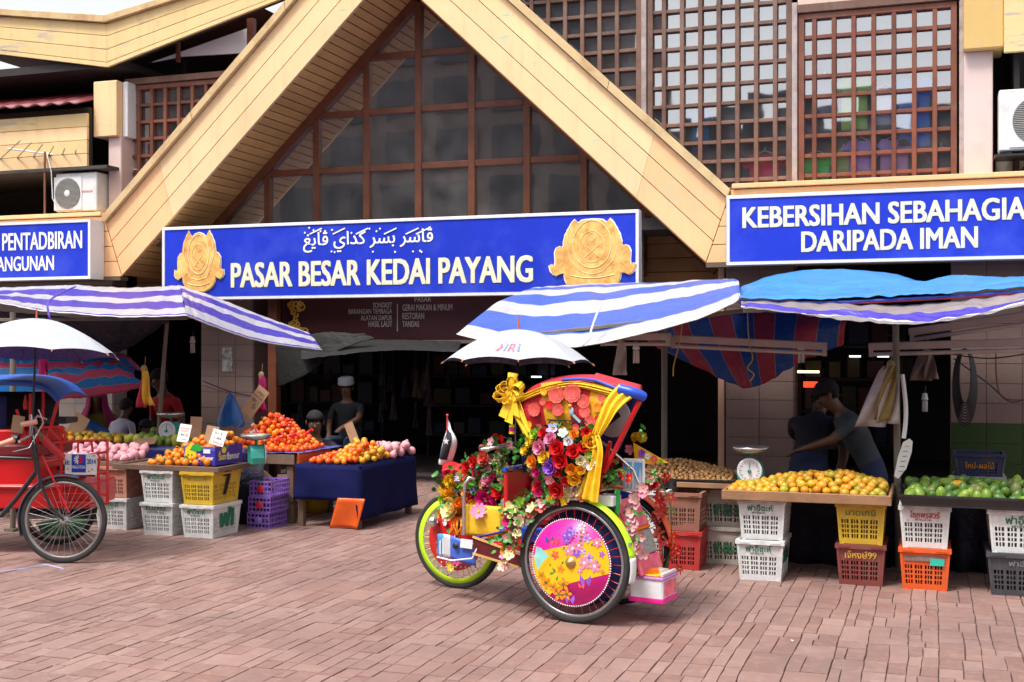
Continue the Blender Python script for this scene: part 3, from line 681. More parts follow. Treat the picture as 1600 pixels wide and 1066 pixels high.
for px_, w in ((428, 0.12), (1128, 0.07)):
    x = xat(px_, 13.25); m = MB(); m.bb((x - w / 2, 13.2, 0), (x + w / 2, 13.32, 2.85)); m.build('door_post', BROWN if px_ < 600 else mat('salmon post', (0.45, 0.26, 0.18), 0.6), hall, 0.008)
# shop interior partition and stair stringer
m = MB(); m.bar((-2.35, 15.2, 0.9), (-1.55, 14.6, 2.7), 0.22, 0.06); m.build('stair_stringer', mat('grey steel stair', (0.20, 0.18, 0.17), 0.6), hall)
# ================================================================== signs
SBLUE = mat('royal blue sign face', (0.014, 0.038, 0.50), 0.3, 0.08, 3, dirt=(0.25, 0.32, 0.6), dirt_amt=0.12, dirt_scale=1.5)
CREAM = mat('cream letter', (0.80, 0.75, 0.56), 0.5, 0.05, 20, dirt=(0.5, 0.42, 0.25), dirt_amt=0.5, dirt_scale=9)
LWHITE = mat('white letter', (0.82, 0.82, 0.80), 0.5, 0.03)
GOLD = mat('rusty gilt board', (0.84, 0.50, 0.15), 0.45, 0.25, 5, dirt=(0.52, 0.17, 0.02), dirt_amt=0.8, dirt_scale=7, lo=0.42, bump=0.25, bscale=25)
GOLDP = mat('pale gilt board', (0.88, 0.66, 0.33), 0.5, 0.2, 9, dirt=(0.42, 0.2, 0.05), dirt_amt=0.55, dirt_scale=6)
SHADOWL = mat('letter side', (0.22, 0.20, 0.14), 0.6)
def sign_box(name, label, x0, x1, z0, z1, yf, depth, fr=0.035):
    t = thing(name, label, 'sign', ((x0 + x1) / 2, yf + depth, z0))
    m = MB(); m.bb((x0 + fr, yf + 0.012, z0 + fr), (x1 - fr, yf + 0.03, z1 - fr)); m.build('sign_face', SBLUE, t)
    m = MB()
    m.bb((x0, yf, z0), (x1, yf + depth, z0 + fr)); m.bb((x0, yf, z1 - fr), (x1, yf + depth, z1)); m.bb((x0, yf, z0 + fr), (x0 + fr, yf + depth, z1 - fr)); m.bb((x1 - fr, yf, z0 + fr), (x1, yf + depth, z1 - fr))
    m.bb((x0 + fr, yf + depth - 0.02, z0 + fr), (x1 - fr, yf + depth, z1 - fr)); m.build('sign_frame', WHITEP, t, 0.004)
    return t
def words(parent, st, pxl, pxr, ytop_l, ybot_l, Y, m, bold=0.02, fit=None, name='lettering', lift=0.006):
    a = aty(pxl, ybot_l, Y); b = aty(pxl, ytop_l, Y); c = aty(pxr, ybot_l, Y)
    mb = MB(); letter(mb, st, (a.x, Y - lift, a.z), X3, Z3, w=c.x - a.x, h=b.z - a.z, bold=bold)
    lo = MB(); letter(lo, st, (a.x + 0.004, Y - lift + 0.0025, a.z - 0.004), X3, Z3, w=c.x - a.x, h=b.z - a.z, bold=bold)
    lo.build('letter_edge', SHADOWL, parent) if m is CREAM else None
    return mb.build(name, m, parent)
ms = sign_box('market_sign', 'long blue board under the gable between two gold crests, PASAR BESAR KEDAI PAYANG', -9.05, -2.99, 2.15, 3.06, 12.9, 0.14)
SY = 12.912
words(ms, 'PASAR BESAR KEDAI PAYANG', 361, 833, 411, 450, SY, CREAM, 0.027)
words(ms, "\ufece\ufef3\ufe8e\ufb6c \ufef1\ufe8d\ufeaa\ufedb \ufeae\ufeb4\ufe91 \ufeae\ufeb3\ufe8e\ufb6c", 474, 677, 361, 396, SY, LWHITE, 0.012)
# the slanted vowel strokes and dots over and under the script
m = MB(); rr = random.Random(3)
for px_ in (484, 520, 556, 600, 634, 650):
    a = aty(px_, 366, SY - 0.007); m.bar(a, a + Vector((0.16, 0, 0.065)), 0.004, 0.016)
for k in range(16):
    a = aty(470 + 205 * rr.random(), rr.choice((357, 360, 364, 393)) + rr.uniform(-2, 2), SY - 0.007); m.box(a, (0.02, 0.004, 0.02), Matrix.Rotation(radians(45), 3, 'Y'))
m.build('vowel_mark', LWHITE, ms)
CREST_R = [(0, 1.0), (.10, .995), (.17, .985), (.21, .95), (.225, .955), (.27, 1.0), (.31, .965), (.34, .925), (.352, .90), (.39, .84), (.395, .82), (.43, .765), (.432, .74), (.455, .655), (.45, .62), (.46, .59), (.50, .605), (.555, .585), (.575, .55), (.59, .51), (.585, .44), (.58, .38), (.59, .30), (.612, .32), (.64, .335), (.675, .31), (.655, .23), (.61, .18), (.555, .155), (.50, .185), (.445, .19), (.43, .10), (.40, .04), (.355, 0)]
CREST_L = [(0, 1.0), (.08, .975), (.13, .93), (.16, .96), (.195, 1.03), (.22, .98), (.245, .95), (.265, .90), (.30, .83), (.31, .77), (.327, .667), (.35, .665), (.37, .65), (.41, .59), (.415, .53), (.415, .48), (.41, .39), (.44, .37), (.47, .385), (.478, .30), (.45, .25), (.396, .215), (.355, .245), (.32, .265), (.31, .19), (.27, .11), (.21, .06), (.10, .015)]
def crest(pxc, pyt, pyb, half, bw, bh, bz, parent):
    """gilt crest cut out of board: oval boss between two flame-edged wings, curled arms, boat-shaped foot"""
    top = aty(pxc, pyt, SY); bot = aty(pxc, pyb, SY); k = top.z - bot.z; c = Vector((top.x, SY, bot.z))
    pts = [(x * k, y * k) for x, y in half] + [(-x * k, y * k) for x, y in half[::-1] if x > 0]
    cr = MB(); cr.prism([(x * 1.035, (y - k * 0.5) * 1.03 + k * 0.5) for x, y in pts], c + Vector((0, -0.006, 0)), X3, Z3, 0.006, 0); cr.build('crest_backing', LWHITE, parent)
    cr = MB(); cr.prism(pts, c + Vector((0, -0.0125, 0)), X3, Z3, 0.012, 0); o = cr.build('crest', GOLD, parent)
    f = -0.0265; ce = c + Vector((0, f, bz * k)); w, hh = bw * k, bh * k
    rg = MB()
    for q, r_ in ((1.0, 0.0055), (0.66, 0.0035)): rg.tube([ce + Vector((w * q * cos(t * pi / 20), 0, hh * q * sin(t * pi / 20) - (1 - q) * 0.12 * k)) for t in range(40)], r_, 5, closed=True)
    rg.tube([ce + Vector((0.05 * k * cos(t * pi / 8), 0, 0.11 * k + 0.06 * k * sin(t * pi / 8))) for t in range(16)], 0.003, 5, closed=True)
    for s in (-1, 1):
        rg.bar(ce + Vector((-s * w * 0.35, 0, -0.02 * k)), ce + Vector((s * w * 0.40, 0, -0.20 * k)), 0.006, 0.006)
        rg.tube([c + Vector((s * k * x, f, k * y)) for x, y in ((bw + 0.06, bz + 0.25), (bw + 0.10, bz), (bw + 0.04, bz - 0.24), (0.16, bz - bh - 0.06), (0.0, bz - bh - 0.10))], 0.004, 5)
        e = half[-1][0] + 0.1
        rg.tube([c + Vector((s * k * x, f, k * y)) for x, y in ((e + 0.06, 0.50), (e, 0.44), (e + 0.01, 0.34), (e + 0.09, 0.27))], 0.003, 5)
    rg.tube([c + Vector((0.8 * k * half[-3][0] * q / 5, f, k * (0.11 + 0.05 * (q / 5) ** 2))) for q in range(-5, 6)], 0.005, 5)
    rg.build('crest_moulding', GOLDP, o)
    m = MB(); m.add([ce + Vector((w * 0.98 * cos(t * pi / 16), 0.0055, hh * 0.98 * sin(t * pi / 16))) for t in range(32)], [tuple(range(32))]); bm = m; m.f = [f_[::-1] for f_ in m.f] if False else m.f; m.build('crest_boss', mat('darker gilt boss', (0.80, 0.42, 0.09), 0.45, 0.3, 7, dirt=(0.50, 0.16, 0.02), dirt_amt=0.8, dirt_scale=7, lo=0.42), o)
crest(312, 364, 457, CREST_L, 0.20, 0.33, 0.635, ms)
crest(926, 343, 446, CREST_R, 0.30, 0.36, 0.625, ms)
rs = sign_box('slogan_sign', 'blue board beside the lattice windows, KEBERSIHAN SEBAHAGIAN DARIPADA IMAN', -2.02, 1.32, 2.42, 3.15, 12.75, 0.2)
words(rs, 'KEBERSIHAN SEBAHAGIAN', 1160, 1634, 324, 357, 12.762, CREAM, 0.027)
words(rs, 'DARIPADA IMAN', 1252, 1528, 362, 394, 12.762, CREAM, 0.027)
ls = sign_box('office_sign', 'blue board under the outdoor air conditioner, PEJABAT PENTADBIRAN BANGUNAN', -12.9, aty(141, 300, 12.72).x, 2.43, 3.18, 12.72, 0.27)
words(ls, 'PENTADBIRAN', 4, 129, 365, 392, 12.732, LWHITE, 0.02)
words(ls, 'BANGUNAN', -13, 85, 402, 425, 12.732, LWHITE, 0.02)
words(ls, 'PEJABAT', -92, -10, 368, 392, 12.732, LWHITE, 0.02)
# dark red directory board over the entrance
d0, d1 = aty(441, 470, 13.45), aty(905, 528, 13.45)
ds = thing('directory_board', 'dark red directory board with white lines of text and gilt scrollwork above the entrance', 'sign', (d0.x, 13.5, 1.75))
m = MB(); m.bb((d0.x, 13.45, 1.66), (d1.x, 13.5, 2.26)); m.build('board_face', mat('dark maroon board', (0.055, 0.006, 0.010), 0.4, 0.3, 1.5), ds)
m = MB(); m.bb((d0.x, 13.43, 1.615), (d1.x, 13.52, 1.655)); m.build('board_rail', mat('beige steel rail', (0.33, 0.25, 0.20), 0.5), ds)
GREYL = mat('pale grey letter', (0.55, 0.52, 0.50), 0.6)
for st, xl, xr, yt, yb in (('SONGKET', 583, 613, 473, 481), ('BARANGAN TEMBAGA', 545, 613, 483, 491), ('ALATAN DAPUR', 564, 613, 493, 501), ('HASIL LAUT', 576, 613, 502, 511), ('GERAI MAKAN & MINUM', 629, 707, 476, 486), ('RESTORAN', 629, 663, 489, 499), ('TANDAS', 629, 655, 502, 511), ('PASAR', 648, 674, 464, 472)):
    words(ds, st, xl, xr, yt, yb, 13.447, GREYL, 0.01, lift=0.004)
m = MB(); a = aty(621, 518, 13.445); b = aty(621, 475, 13.445); m.bb((a.x - 0.005, 13.443, a.z), (a.x + 0.005, 13.446, b.z)); m.build('divider_line', GREYL, ds)
m = MB(); c = aty(464, 497, 13.445); rr = random.Random(8)
for k in range(22):
    x, z = c.x + rr.uniform(-0.12, 0.12), c.z + rr.uniform(-0.2, 0.2); r0 = rr.uniform(0.03, 0.06); a0 = rr.random() * 6; sg = rr.choice((-1, 1))
    m.tube([(x + r0 * (1 - t / 16) * cos(a0 + sg * t * 0.5), 13.443, z + r0 * (1 - t / 16) * sin(a0 + sg * t * 0.5)) for t in range(13)], [0.015 - 0.0006 * t for t in range(13)], 5)
m.build('scrollwork', mat('gilt scroll', (0.75, 0.42, 0.06), 0.4), ds)
# ================================================================== air conditioners
def aircon(label, x0, z0, w, h, d, y, fan_left, brandcol):
    t = thing('air_conditioner', label, 'air conditioner', (x0 + w / 2, y + d / 2, z0), 0, 'outdoor air conditioning units')
    body = mat('off white steel casing', (0.70, 0.69, 0.66), 0.4, 0.05, 4, dirt=(0.3, 0.22, 0.15), dirt_amt=0.35, dirt_scale=3)
    m = MB(); m.bb((x0, y, z0 + 0.03), (x0 + w, y + d, z0 + h)); m.build('casing', body, t, 0.012)
    fx = x0 + (0.31 if fan_left else 0.5) * w; fz = z0 + h * 0.5; fr = h * 0.37
    m = MB(); m.bb((fx - fr * 1.12, y - 0.012, fz - fr * 1.12), (fx + fr * 1.12, y, fz + fr * 1.12)); m.build('grille_panel', body, t, 0.006)
    R = Matrix.Rotation(radians(90), 3, 'X'); m = MB(); m.lathe([(1e-4, 0.0), (fr, 0.0)], (fx, y - 0.014, fz), 32, R); m.build('fan_opening', mat('fan dark', (0.07, 0.065, 0.06), 0.6), t)
    m = MB(); n = 13
    for k in range(-n + 1, n):
        zz = fz + fr * k / n; hw = math.sqrt(max(0, fr * fr - (zz - fz) ** 2)); m.bb((fx - hw, y - 0.024, zz - fr / n * 0.22), (fx + hw, y - 0.016, zz + fr / n * 0.22))
    m.build('fan_grille', mat('grille steel', (0.36, 0.34, 0.31), 0.5), t)
    m = MB(); m.lathe([(1e-4, 0.004), (fr * 0.2, 0.004), (fr * 0.22, 0)], (fx, y - 0.026, fz), 16, R); m.build('grille_hub', body, t)
    if brandcol:
        m = MB(); letter(m, 'HITACHI', (x0 + w * 0.66, y - 0.002, z0 + h * 0.5), X3, Z3, w=w * 0.24, h=0.03, bold=0.03); m.build('badge', mat('orange badge', (0.7, 0.13, 0.02), 0.5), t)
    for xx in (x0 + 0.1 * w, x0 + 0.8 * w): m = MB(); m.bb((xx, y + 0.02, z0), (xx + 0.05, y + d - 0.02, z0 + 0.03)); m.build('foot', BLACKP, t)
    return t
q = aty(87, 336, 13.06); aircon('white outdoor unit with one round grille standing on the ledge over the office sign', q.x, 3.30, 0.64, 0.53, 0.26, 13.06, True, True)
q = aty(1561, 246, 13.05); aircon('upper white outdoor unit in the dark bay next to the pink column', q.x, 3.49, 0.72, 0.64, 0.28, 13.05, False, False)
m = MB(); m.bb((q.x - 0.04, 13.02, 3.465), (q.x + 0.9, 13.4, 3.487)); t = thing('air_conditioner_shelf', 'dark steel shelf between the two stacked outdoor units', 'shelf', (q.x, 13.2, 3.465)); m.build('shelf_plate', BLACKP, t)
aircon('lower white outdoor unit in the dark bay, just above the slogan board', aty(1556, 260, 13.5).x, 2.995, 0.78, 0.535, 0.28, 13.52, False, False)
# TV aerial on the left ledge
q = aty(70, 335, 13.02)
an = thing('tv_aerial', 'thin rusty television aerial standing on the ledge by the air conditioner', 'aerial', (q.x, 13.02, 3.3))
m = MB(); m.tube([(q.x, 13.02, 3.3), (q.x, 13.02, 4.12)], 0.014, 8); m.build('mast', mat('rusty mast', (0.22, 0.08, 0.04), 0.7), an)
m = MB(); m.tube([(q.x - 0.45, 12.85, 4.16), (q.x + 0.42, 13.2, 4.04)], 0.012, 6); m.build('boom', WHITEP, an)
for k in range(6):
    x = q.x - 0.42 + k * 0.15; m = MB(); L_ = 0.34 - 0.03 * k; y = 12.86 + k * 0.065
    m.tube([(x - L_, y + 0.2, 4.15 - 0.02 * k - 0.08), (x + L_, y - 0.2, 4.15 - 0.02 * k + 0.06)], 0.009, 6); m.build('rod', mat('aged alloy', (0.5, 0.42, 0.33), 0.4, metal=0.5), an)
m = MB(); m.tube([(q.x + 0.03, 13.02, 4.1), (q.x + 0.12, 13.0, 3.85), (q.x + 0.14, 13.0, 3.5), (q.x + 0.2, 13.05, 3.35)], 0.007, 5); m.build('cable', WHITEP, an)
# clothes hung in the upper shop windows
def shirt(px_, py_, Y, w, h, col, label, cat='shirt', trousers=False):
    c = aty(px_, py_, Y); t = thing('hanging_shirt', label, cat, (c.x, Y, c.z - h / 2), 0, 'clothes hung behind the lattice')
    ou = [(-0.28, 0.5), (-0.12, 0.47), (0.12, 0.47), (0.28, 0.5), (0.5, 0.28), (0.42, 0.14), (0.32, 0.22), (0.33, -0.5), (-0.33, -0.5), (-0.32, 0.22), (-0.42, 0.14), (-0.5, 0.28)]
    m = MB(); m.prism([(x * w, y * h) for x, y in ou], (c.x, Y + 0.03, c.z), X3, Z3, 0.05)
    m.build('cloth', mat('cloth %s' % str(col), col, 0.8, 0.15, 9), t, 0.01)
    m = MB(); m.tube([(c.x - 0.2 * w, Y, c.z + 0.47 * h), (c.x, Y, c.z + 0.56 * h), (c.x + 0.2 * w, Y, c.z + 0.47 * h)], 0.008, 5); m.tube([(c.x, Y, c.z + 0.56 * h), (c.x, Y, c.z + 0.64 * h)], 0.006, 5); m.build('hanger', WHITEP, t)
HY = 13.57
for a in ((1195, 275, 0.52, 0.5, (0.85, 0.03, 0.16), 'crimson shirt hung low behind the second lattice'), (1275, 275, 0.45, 0.5, (0.05, 0.75, 0.09), 'plain green shirt at the foot of the third lattice'),
          (1335, 160, 0.42, 0.6, (0.55, 0.85, 0.15), 'lime patterned shirt hung high in the third lattice'), (1384, 165, 0.32, 0.42, (0.75, 0.75, 0.90), 'pale lilac top beside the lime shirt'),
          (1428, 175, 0.50, 0.75, (0.03, 0.30, 0.90), 'large bright blue shirt in the upper lattice'), (1345, 255, 0.42, 0.5, (0.50, 0.26, 0.85), 'violet and mauve shirt below the lime shirt'),
          (1397, 260, 0.44, 0.6, (0.70, 0.42, 0.85), 'light mauve dress below the lilac top'), (1095, 200, 0.3, 0.5, (0.02, 0.25, 0.6), 'blue shirt deep in the second lattice'), (1288, 150, 0.25, 0.4, (0.03, 0.07, 0.3), 'navy top high at the post of the third lattice'),
          (1318, 262, 0.2, 0.4, (0.35, 0.55, 0.08), 'narrow yellow green top between green and violet shirts'), (1470, 270, 0.3, 0.5, (0.06, 0.05, 0.10), 'dark top at the end of the lattice')):
    shirt(a[0], a[1], HY, a[2], a[3], a[4], a[5])
# building across the street, seen mirrored in the panes
ob = thing('shop_block', 'brown shop block mirrored in the gable panes', 'building', (-6, -14, 0))
m = MB(); m.bb((-40, -20, 0), (-10.6, -14, 14.0)); m.bb((-10.6, -20, 0), (16, -14, 9.0)); m.build('block_wall', mat('grey brown render', (0.17, 0.13, 0.125), 0.8), ob)
wm = MB(); wm.bb((-0.8, 0, -0.7), (0.8, 0.06, 0.7)); wme = wm.mesh('window', mat('dark shutter', (0.05, 0.05, 0.06), 0.5))
for i in range(22):
    for j in range(7 if i < 10 else 5): inst('window', wme, (-26 + 2.2 * i, 0.0, 1.4 + 1.9 * j), parent=ob)
# ================================================================== tarpaulins over the stalls
def poly_at(pts, u):
    n = len(pts) - 1; t = min(u * n, n - 1e-6); i = int(t); f = t - i
    p0 = pts[max(i - 1, 0)]; p1 = pts[i]; p2 = pts[i + 1]; p3 = pts[min(i + 2, n)]
    return 0.5 * ((2 * p1) + (p2 - p0) * f + (2 * p0 - 5 * p1 + 4 * p2 - p3) * f * f + (3 * p1 - p0 - 3 * p2 + p3) * f ** 3)
def tarp(name, label, back, front, m, sag=0.05, nu=60, nv=26, wr=0.012, seed=0, hem=0.0, th=0.004, cat='tarpaulin', bulge=0.0):
    B = [aty(*p) for p in back]; Fp = [aty(*p) for p in front]
    def fn(u, v):
        p = poly_at(B, u).lerp(poly_at(Fp, u), v)
        s = sin(pi * v)
        p.z -= sag * s * (0.6 + 0.4 * sin(pi * u)); p.y -= bulge * s
        p.z += 1.1 * wr * (0.5 - abs(noise.noise((u * 7 + v * 3 + seed, v * 1.3 - u * 2, 5.0 + seed)))) * s + 0.5 * wr * (0.5 - abs(noise.noise((u * 19 - v * 5, v * 3.1, seed * 1.7)))) * s
        p.z += wr * noise.noise((u * 9 + seed, v * 2.2, seed)) * (0.3 + s) + wr * 0.6 * noise.noise((u * 26 + seed, v * 4, 3 + seed)) + wr * 0.8 * noise.noise(((u - v) * 8, (u + v) * 2, seed + 9.0)) * s
        return p
    c = poly_at(B, 0.5); mb = MB(); mb.sheet(fn, nu, nv)
    t = thing(name, label, cat, c); mb.build('sheet', m, t, solid=th)
    if hem:
        h = MB(); h.tube([fn(i / 40, 1.0) for i in range(41)], hem, 6); h.build('hem_rope', m if hem > 0.02 else WHITEP, t)
    return t, fn
PURW = stripes('violet and white striped tarp', [((0.55, 0.53, 0.58), 1), ((0.058, 0.033, 0.43), 1.3)], 2.55, 0.35, crease=0.6)
BLUW = stripes('blue and white striped tarp', [((0.57, 0.57, 0.60), 0.07), ((0.055, 0.13, 0.56), 0.14), ((0.57, 0.57, 0.60), 0.16), ((0.055, 0.13, 0.56), 0.18), ((0.57, 0.57, 0.60), 0.16), ((0.055, 0.13, 0.56), 0.19), ((0.57, 0.57, 0.60), 0.10)], 0.9999, 0.4, crease=0.5)
tarp('striped_tarp', 'violet and white striped awning sheet under the office sign', [(-60, 452, 12.7), (20, 449, 12.7), (115, 446, 12.7), (200, 450, 12.7), (281, 446, 12.7)], [(-60, 462, 8.9), (14, 476, 8.8), (72, 486, 8.7), (190, 495, 8.65), (292, 493, 8.6)], PURW, 0.03, seed=1, hem=0.006, nu=110, nv=36, wr=0.018)
tarp('striped_tarp', 'violet and white side flap falling from the corner of the awning towards the market sign', [(281, 446, 12.7), (330, 462, 11.5), (400, 490, 11.8), (482, 520, 12.2)], [(292, 493, 8.6), (340, 512, 9.4), (410, 534, 10.4), (503, 547, 11.6)], PURW, -0.02, seed=4, hem=0.006)
tarp('striped_tarp', 'blue and white striped awning sheet above the white umbrella of the decorated trishaw', [(836, 449, 12.7), (940, 443, 12.7), (1050, 442, 12.7), (1152, 440, 12.6)], [(714, 522, 8.5), (800, 541, 8.4), (905, 541, 8.35), (1000, 522, 8.3), (1085, 500, 8.3), (1140, 476, 8.3), (1157, 466, 8.3)], BLUW, -0.09, seed=7, nu=130, nv=44, wr=0.013, hem=0.006)
PLAINB = stripes('bright blue tarp', [((0.035, 0.30, 0.80), 1)], 1, 0.35, crease=0.8, var=0.22)
tarp('blue_tarp', 'plain bright blue tarpaulin under the slogan board', [(1158, 449, 12.6), (1215, 429, 12.6), (1290, 421, 12.6), (1390, 427, 12.6), (1440, 440, 12.6), (1490, 430, 12.6), (1570, 434, 12.6), (1660, 431, 12.6)], [(1154, 466, 8.25), (1280, 467, 8.25), (1400, 462, 8.2), (1520, 455, 8.2), (1660, 444, 8.2)], PLAINB, -0.02, seed=11, nu=130, nv=44, wr=0.02)
hm = MB(); fb = [aty(*p) for p in ((1154, 468, 8.26), (1280, 470, 8.26), (1400, 465, 8.21), (1520, 458, 8.21), (1660, 447, 8.21))]
hm.sheet(lambda u, v: poly_at(fb, u) + Vector((0, 0.004, -0.002 - 0.028 * v)), 40, 2)
tag(hm.build('tarp_hem', stripes('blue hem with red edge', [((0.01, 0.04, 0.35), 2), ((0.5, 0.03, 0.03), 0.9)], 1, 0.5), None, solid=0.004), 'dark blue hem strip edged in red along the bright blue tarpaulin', 'hem')
tarp('awning_drape', 'grey and violet shiny sheet sagging below the bright blue tarpaulin', [(1158, 470, 8.28), (1280, 474, 8.26), (1420, 476, 8.24), (1540, 466, 8.22), (1660, 448, 8.2)], [(1158, 480, 7.98), (1260, 492, 7.96), (1340, 502, 7.94), (1430, 506, 7.92), (1530, 493, 7.9), (1660, 462, 7.9)], stripes('grey and violet sheet', [((0.30, 0.25, 0.26), 1.1), ((0.08, 0.055, 0.46), 1.2), ((0.75, 0.74, 0.78), 0.2), ((0.30, 0.27, 0.28), 0.7)], 1, 0.25, crease=0.4), 0.03, seed=14, nu=90, wr=0.02)
REDB = stripes('red and navy striped tarp', [((0.52, 0.05, 0.075), 1), ((0.40, 0.34, 0.34), 0.04), ((0.03, 0.10, 0.38), 1), ((0.40, 0.34, 0.34), 0.04)], 5.2, 0.5, axis='X', crease=0.5)
tarp('striped_tarp', 'red and navy striped sheet sagging over the longan stall', [(1010, 520, 9.4), (1060, 496, 10.2), (1150, 490, 10.5), (1240, 489, 10.5), (1325, 490, 10.5)], [(1015, 535, 9.8), (1085, 572, 10.0), (1160, 605, 10.2), (1195, 598, 10.3), (1250, 566, 10.4), (1318, 538, 10.6)], REDB, 0.02, seed=17, wr=0.03, bulge=0.12)
PNKB = stripes('pink and blue striped tarp', [((0.72, 0.12, 0.27), 1), ((0.6, 0.5, 0.6), 0.05), ((0.03, 0.33, 0.80), 0.95), ((0.6, 0.5, 0.6), 0.05)], 3.5, 0.45, crease=0.5, trans=0.5)
tarp('striped_tarp', 'pink and blue striped sheet hung behind the plain white umbrella', [(-80, 545, 9.9), (60, 556, 9.9), (150, 556, 9.9), (192, 553, 10.0), (222, 578, 10.1)], [(-80, 632, 9.6), (60, 626, 9.6), (130, 621, 9.7), (190, 613, 9.8), (228, 604, 9.9)], PNKB, -0.05, seed=21, wr=0.03, bulge=0.15)
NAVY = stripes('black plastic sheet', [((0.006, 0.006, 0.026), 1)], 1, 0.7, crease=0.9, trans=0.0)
tarp('dark_sheet', 'black plastic sheet slung under the violet awning', [(-60, 480, 9.2), (60, 492, 9.2), (180, 500, 9.2), (262, 497, 9.2)], [(-60, 545, 9.8), (60, 548, 9.8), (170, 552, 9.8), (215, 535, 9.8), (262, 500, 9.7)], NAVY, 0.05, seed=25, wr=0.03)
CLEAR = stripes('dusty clear sheet', [((0.012, 0.010, 0.009), 1)], 1, 0.7, crease=0.25, trans=0.3)
tarp('plastic_sheet', 'grimy clear plastic sheet gathered behind the brown door post', [(430, 540, 12.6), (500, 520, 12.6), (560, 522, 12.6)], [(436, 605, 12.6), (480, 585, 12.5), (530, 548, 12.5), (585, 528, 12.6)], CLEAR, 0.0, seed=28, wr=0.018)
tarp('plastic_sheet', 'long grimy sheet sagging below the directory board', [(470, 534, 12.8), (600, 531, 12.9), (720, 534, 12.9)], [(470, 562, 12.3), (600, 548, 12.3), (715, 550, 12.3)], stripes('sooty sheet', [((0.008, 0.007, 0.007), 1)], 1, 0.7, crease=0.3, trans=0.1), 0.03, seed=31, wr=0.015)
# the sheets keep the daylight off the stalls: canopy joists above
STEEL = mat('grimy steel pole', (0.16, 0.14, 0.11), 0.5, 0.2, 6, dirt=(0.12, 0.06, 0.03), dirt_amt=0.6, dirt_scale=8)
def pole(label, p, q, r=0.022):
    t = thing('awning_pole', label, 'pole', (q[0], q[1], q[2]), 0, 'poles holding up the awnings'); m = MB(); m.tube([p, q], r, 10); m.build('shaft', STEEL, t)
    m = MB(); m.box(Vector(q) + Vector((0, 0, 0.012)), (0.10, 0.10, 0.024)); m.build('foot_plate', STEEL, t); return t
b_ = atz(1404, 893); pole('steel pole between the orange board and the mango tray', (b_.x - 0.02, b_.y, 1.80), b_, 0.024)
b_ = atz(238, 800); pole('thin leaning pole rising from the left fruit board', aty(261, 502, b_.y - 0.2), b_, 0.02)
b_ = atz(1012, 870); pole('rusty pole behind the trishaw hood', (b_.x, b_.y + 0.6, 1.84), (b_.x, b_.y + 0.6, 0), 0.024)
b_ = atz(20, 830); pole('pole at the far end of the violet awning', (b_.x, b_.y, 1.86), b_, 0.024)
for (a, c, lab) in (((1385, 500, 9.1), (1640, 470, 9.1), 'square rail under the bright blue tarpaulin'), ((820, 525, 8.9), (1160, 486, 8.7), 'rail under the front of the blue and white awning'), ((0, 500, 8.9), (292, 497, 8.75), 'rail under the front of the violet awning')):
    p, q = aty(*a), aty(*c); t = thing('awning_rail', lab, 'rail', p); m = MB(); m.bar(p, q, 0.03, 0.03); m.build('rail_tube', STEEL, t, 0.004)
# fluorescent battens
def batten(label, a, c):
    p, q = aty(*a), aty(*c); t = thing('fluorescent_light', label, 'light fitting', p, 0, 'unlit tube lights hung under the awnings')
    m = MB(); m.bar(p, q, 0.06, 0.055); m.build('housing', mat('dull cream enamel', (0.42, 0.33, 0.30), 0.5, 0.1, 8), t, 0.006)
    dn = Vector((0, -0.02, -0.055)); d = (q - p).normalized()
    m = MB(); m.tube([p + dn + d * 0.03, q + dn - d * 0.03], 0.015, 8); m.build('tube', mat('dead tube glass', (0.45, 0.38, 0.35), 0.3), t)
    for s in (p + d * 0.015, q - d * 0.015): m = MB(); m.box(s + dn * 0.6, (0.03, 0.05, 0.08)); m.build('end_cap', MATS['dull cream enamel'], t)
    return t
batten('tube light hung across the red and navy sheet', (1050, 529, 9.0), (1292, 541, 9.0))
batten('tube light tied low above the hanging plastic bags', (1358, 542, 9.1), (1625, 534, 8.9))
batten('slanting tube light tied high above the mango tray', (1422, 519, 9.2), (1625, 490, 8.8))
batten('tube light half hidden by the edge of the blue and white awning', (940, 526, 8.95), (1048, 526, 8.9))
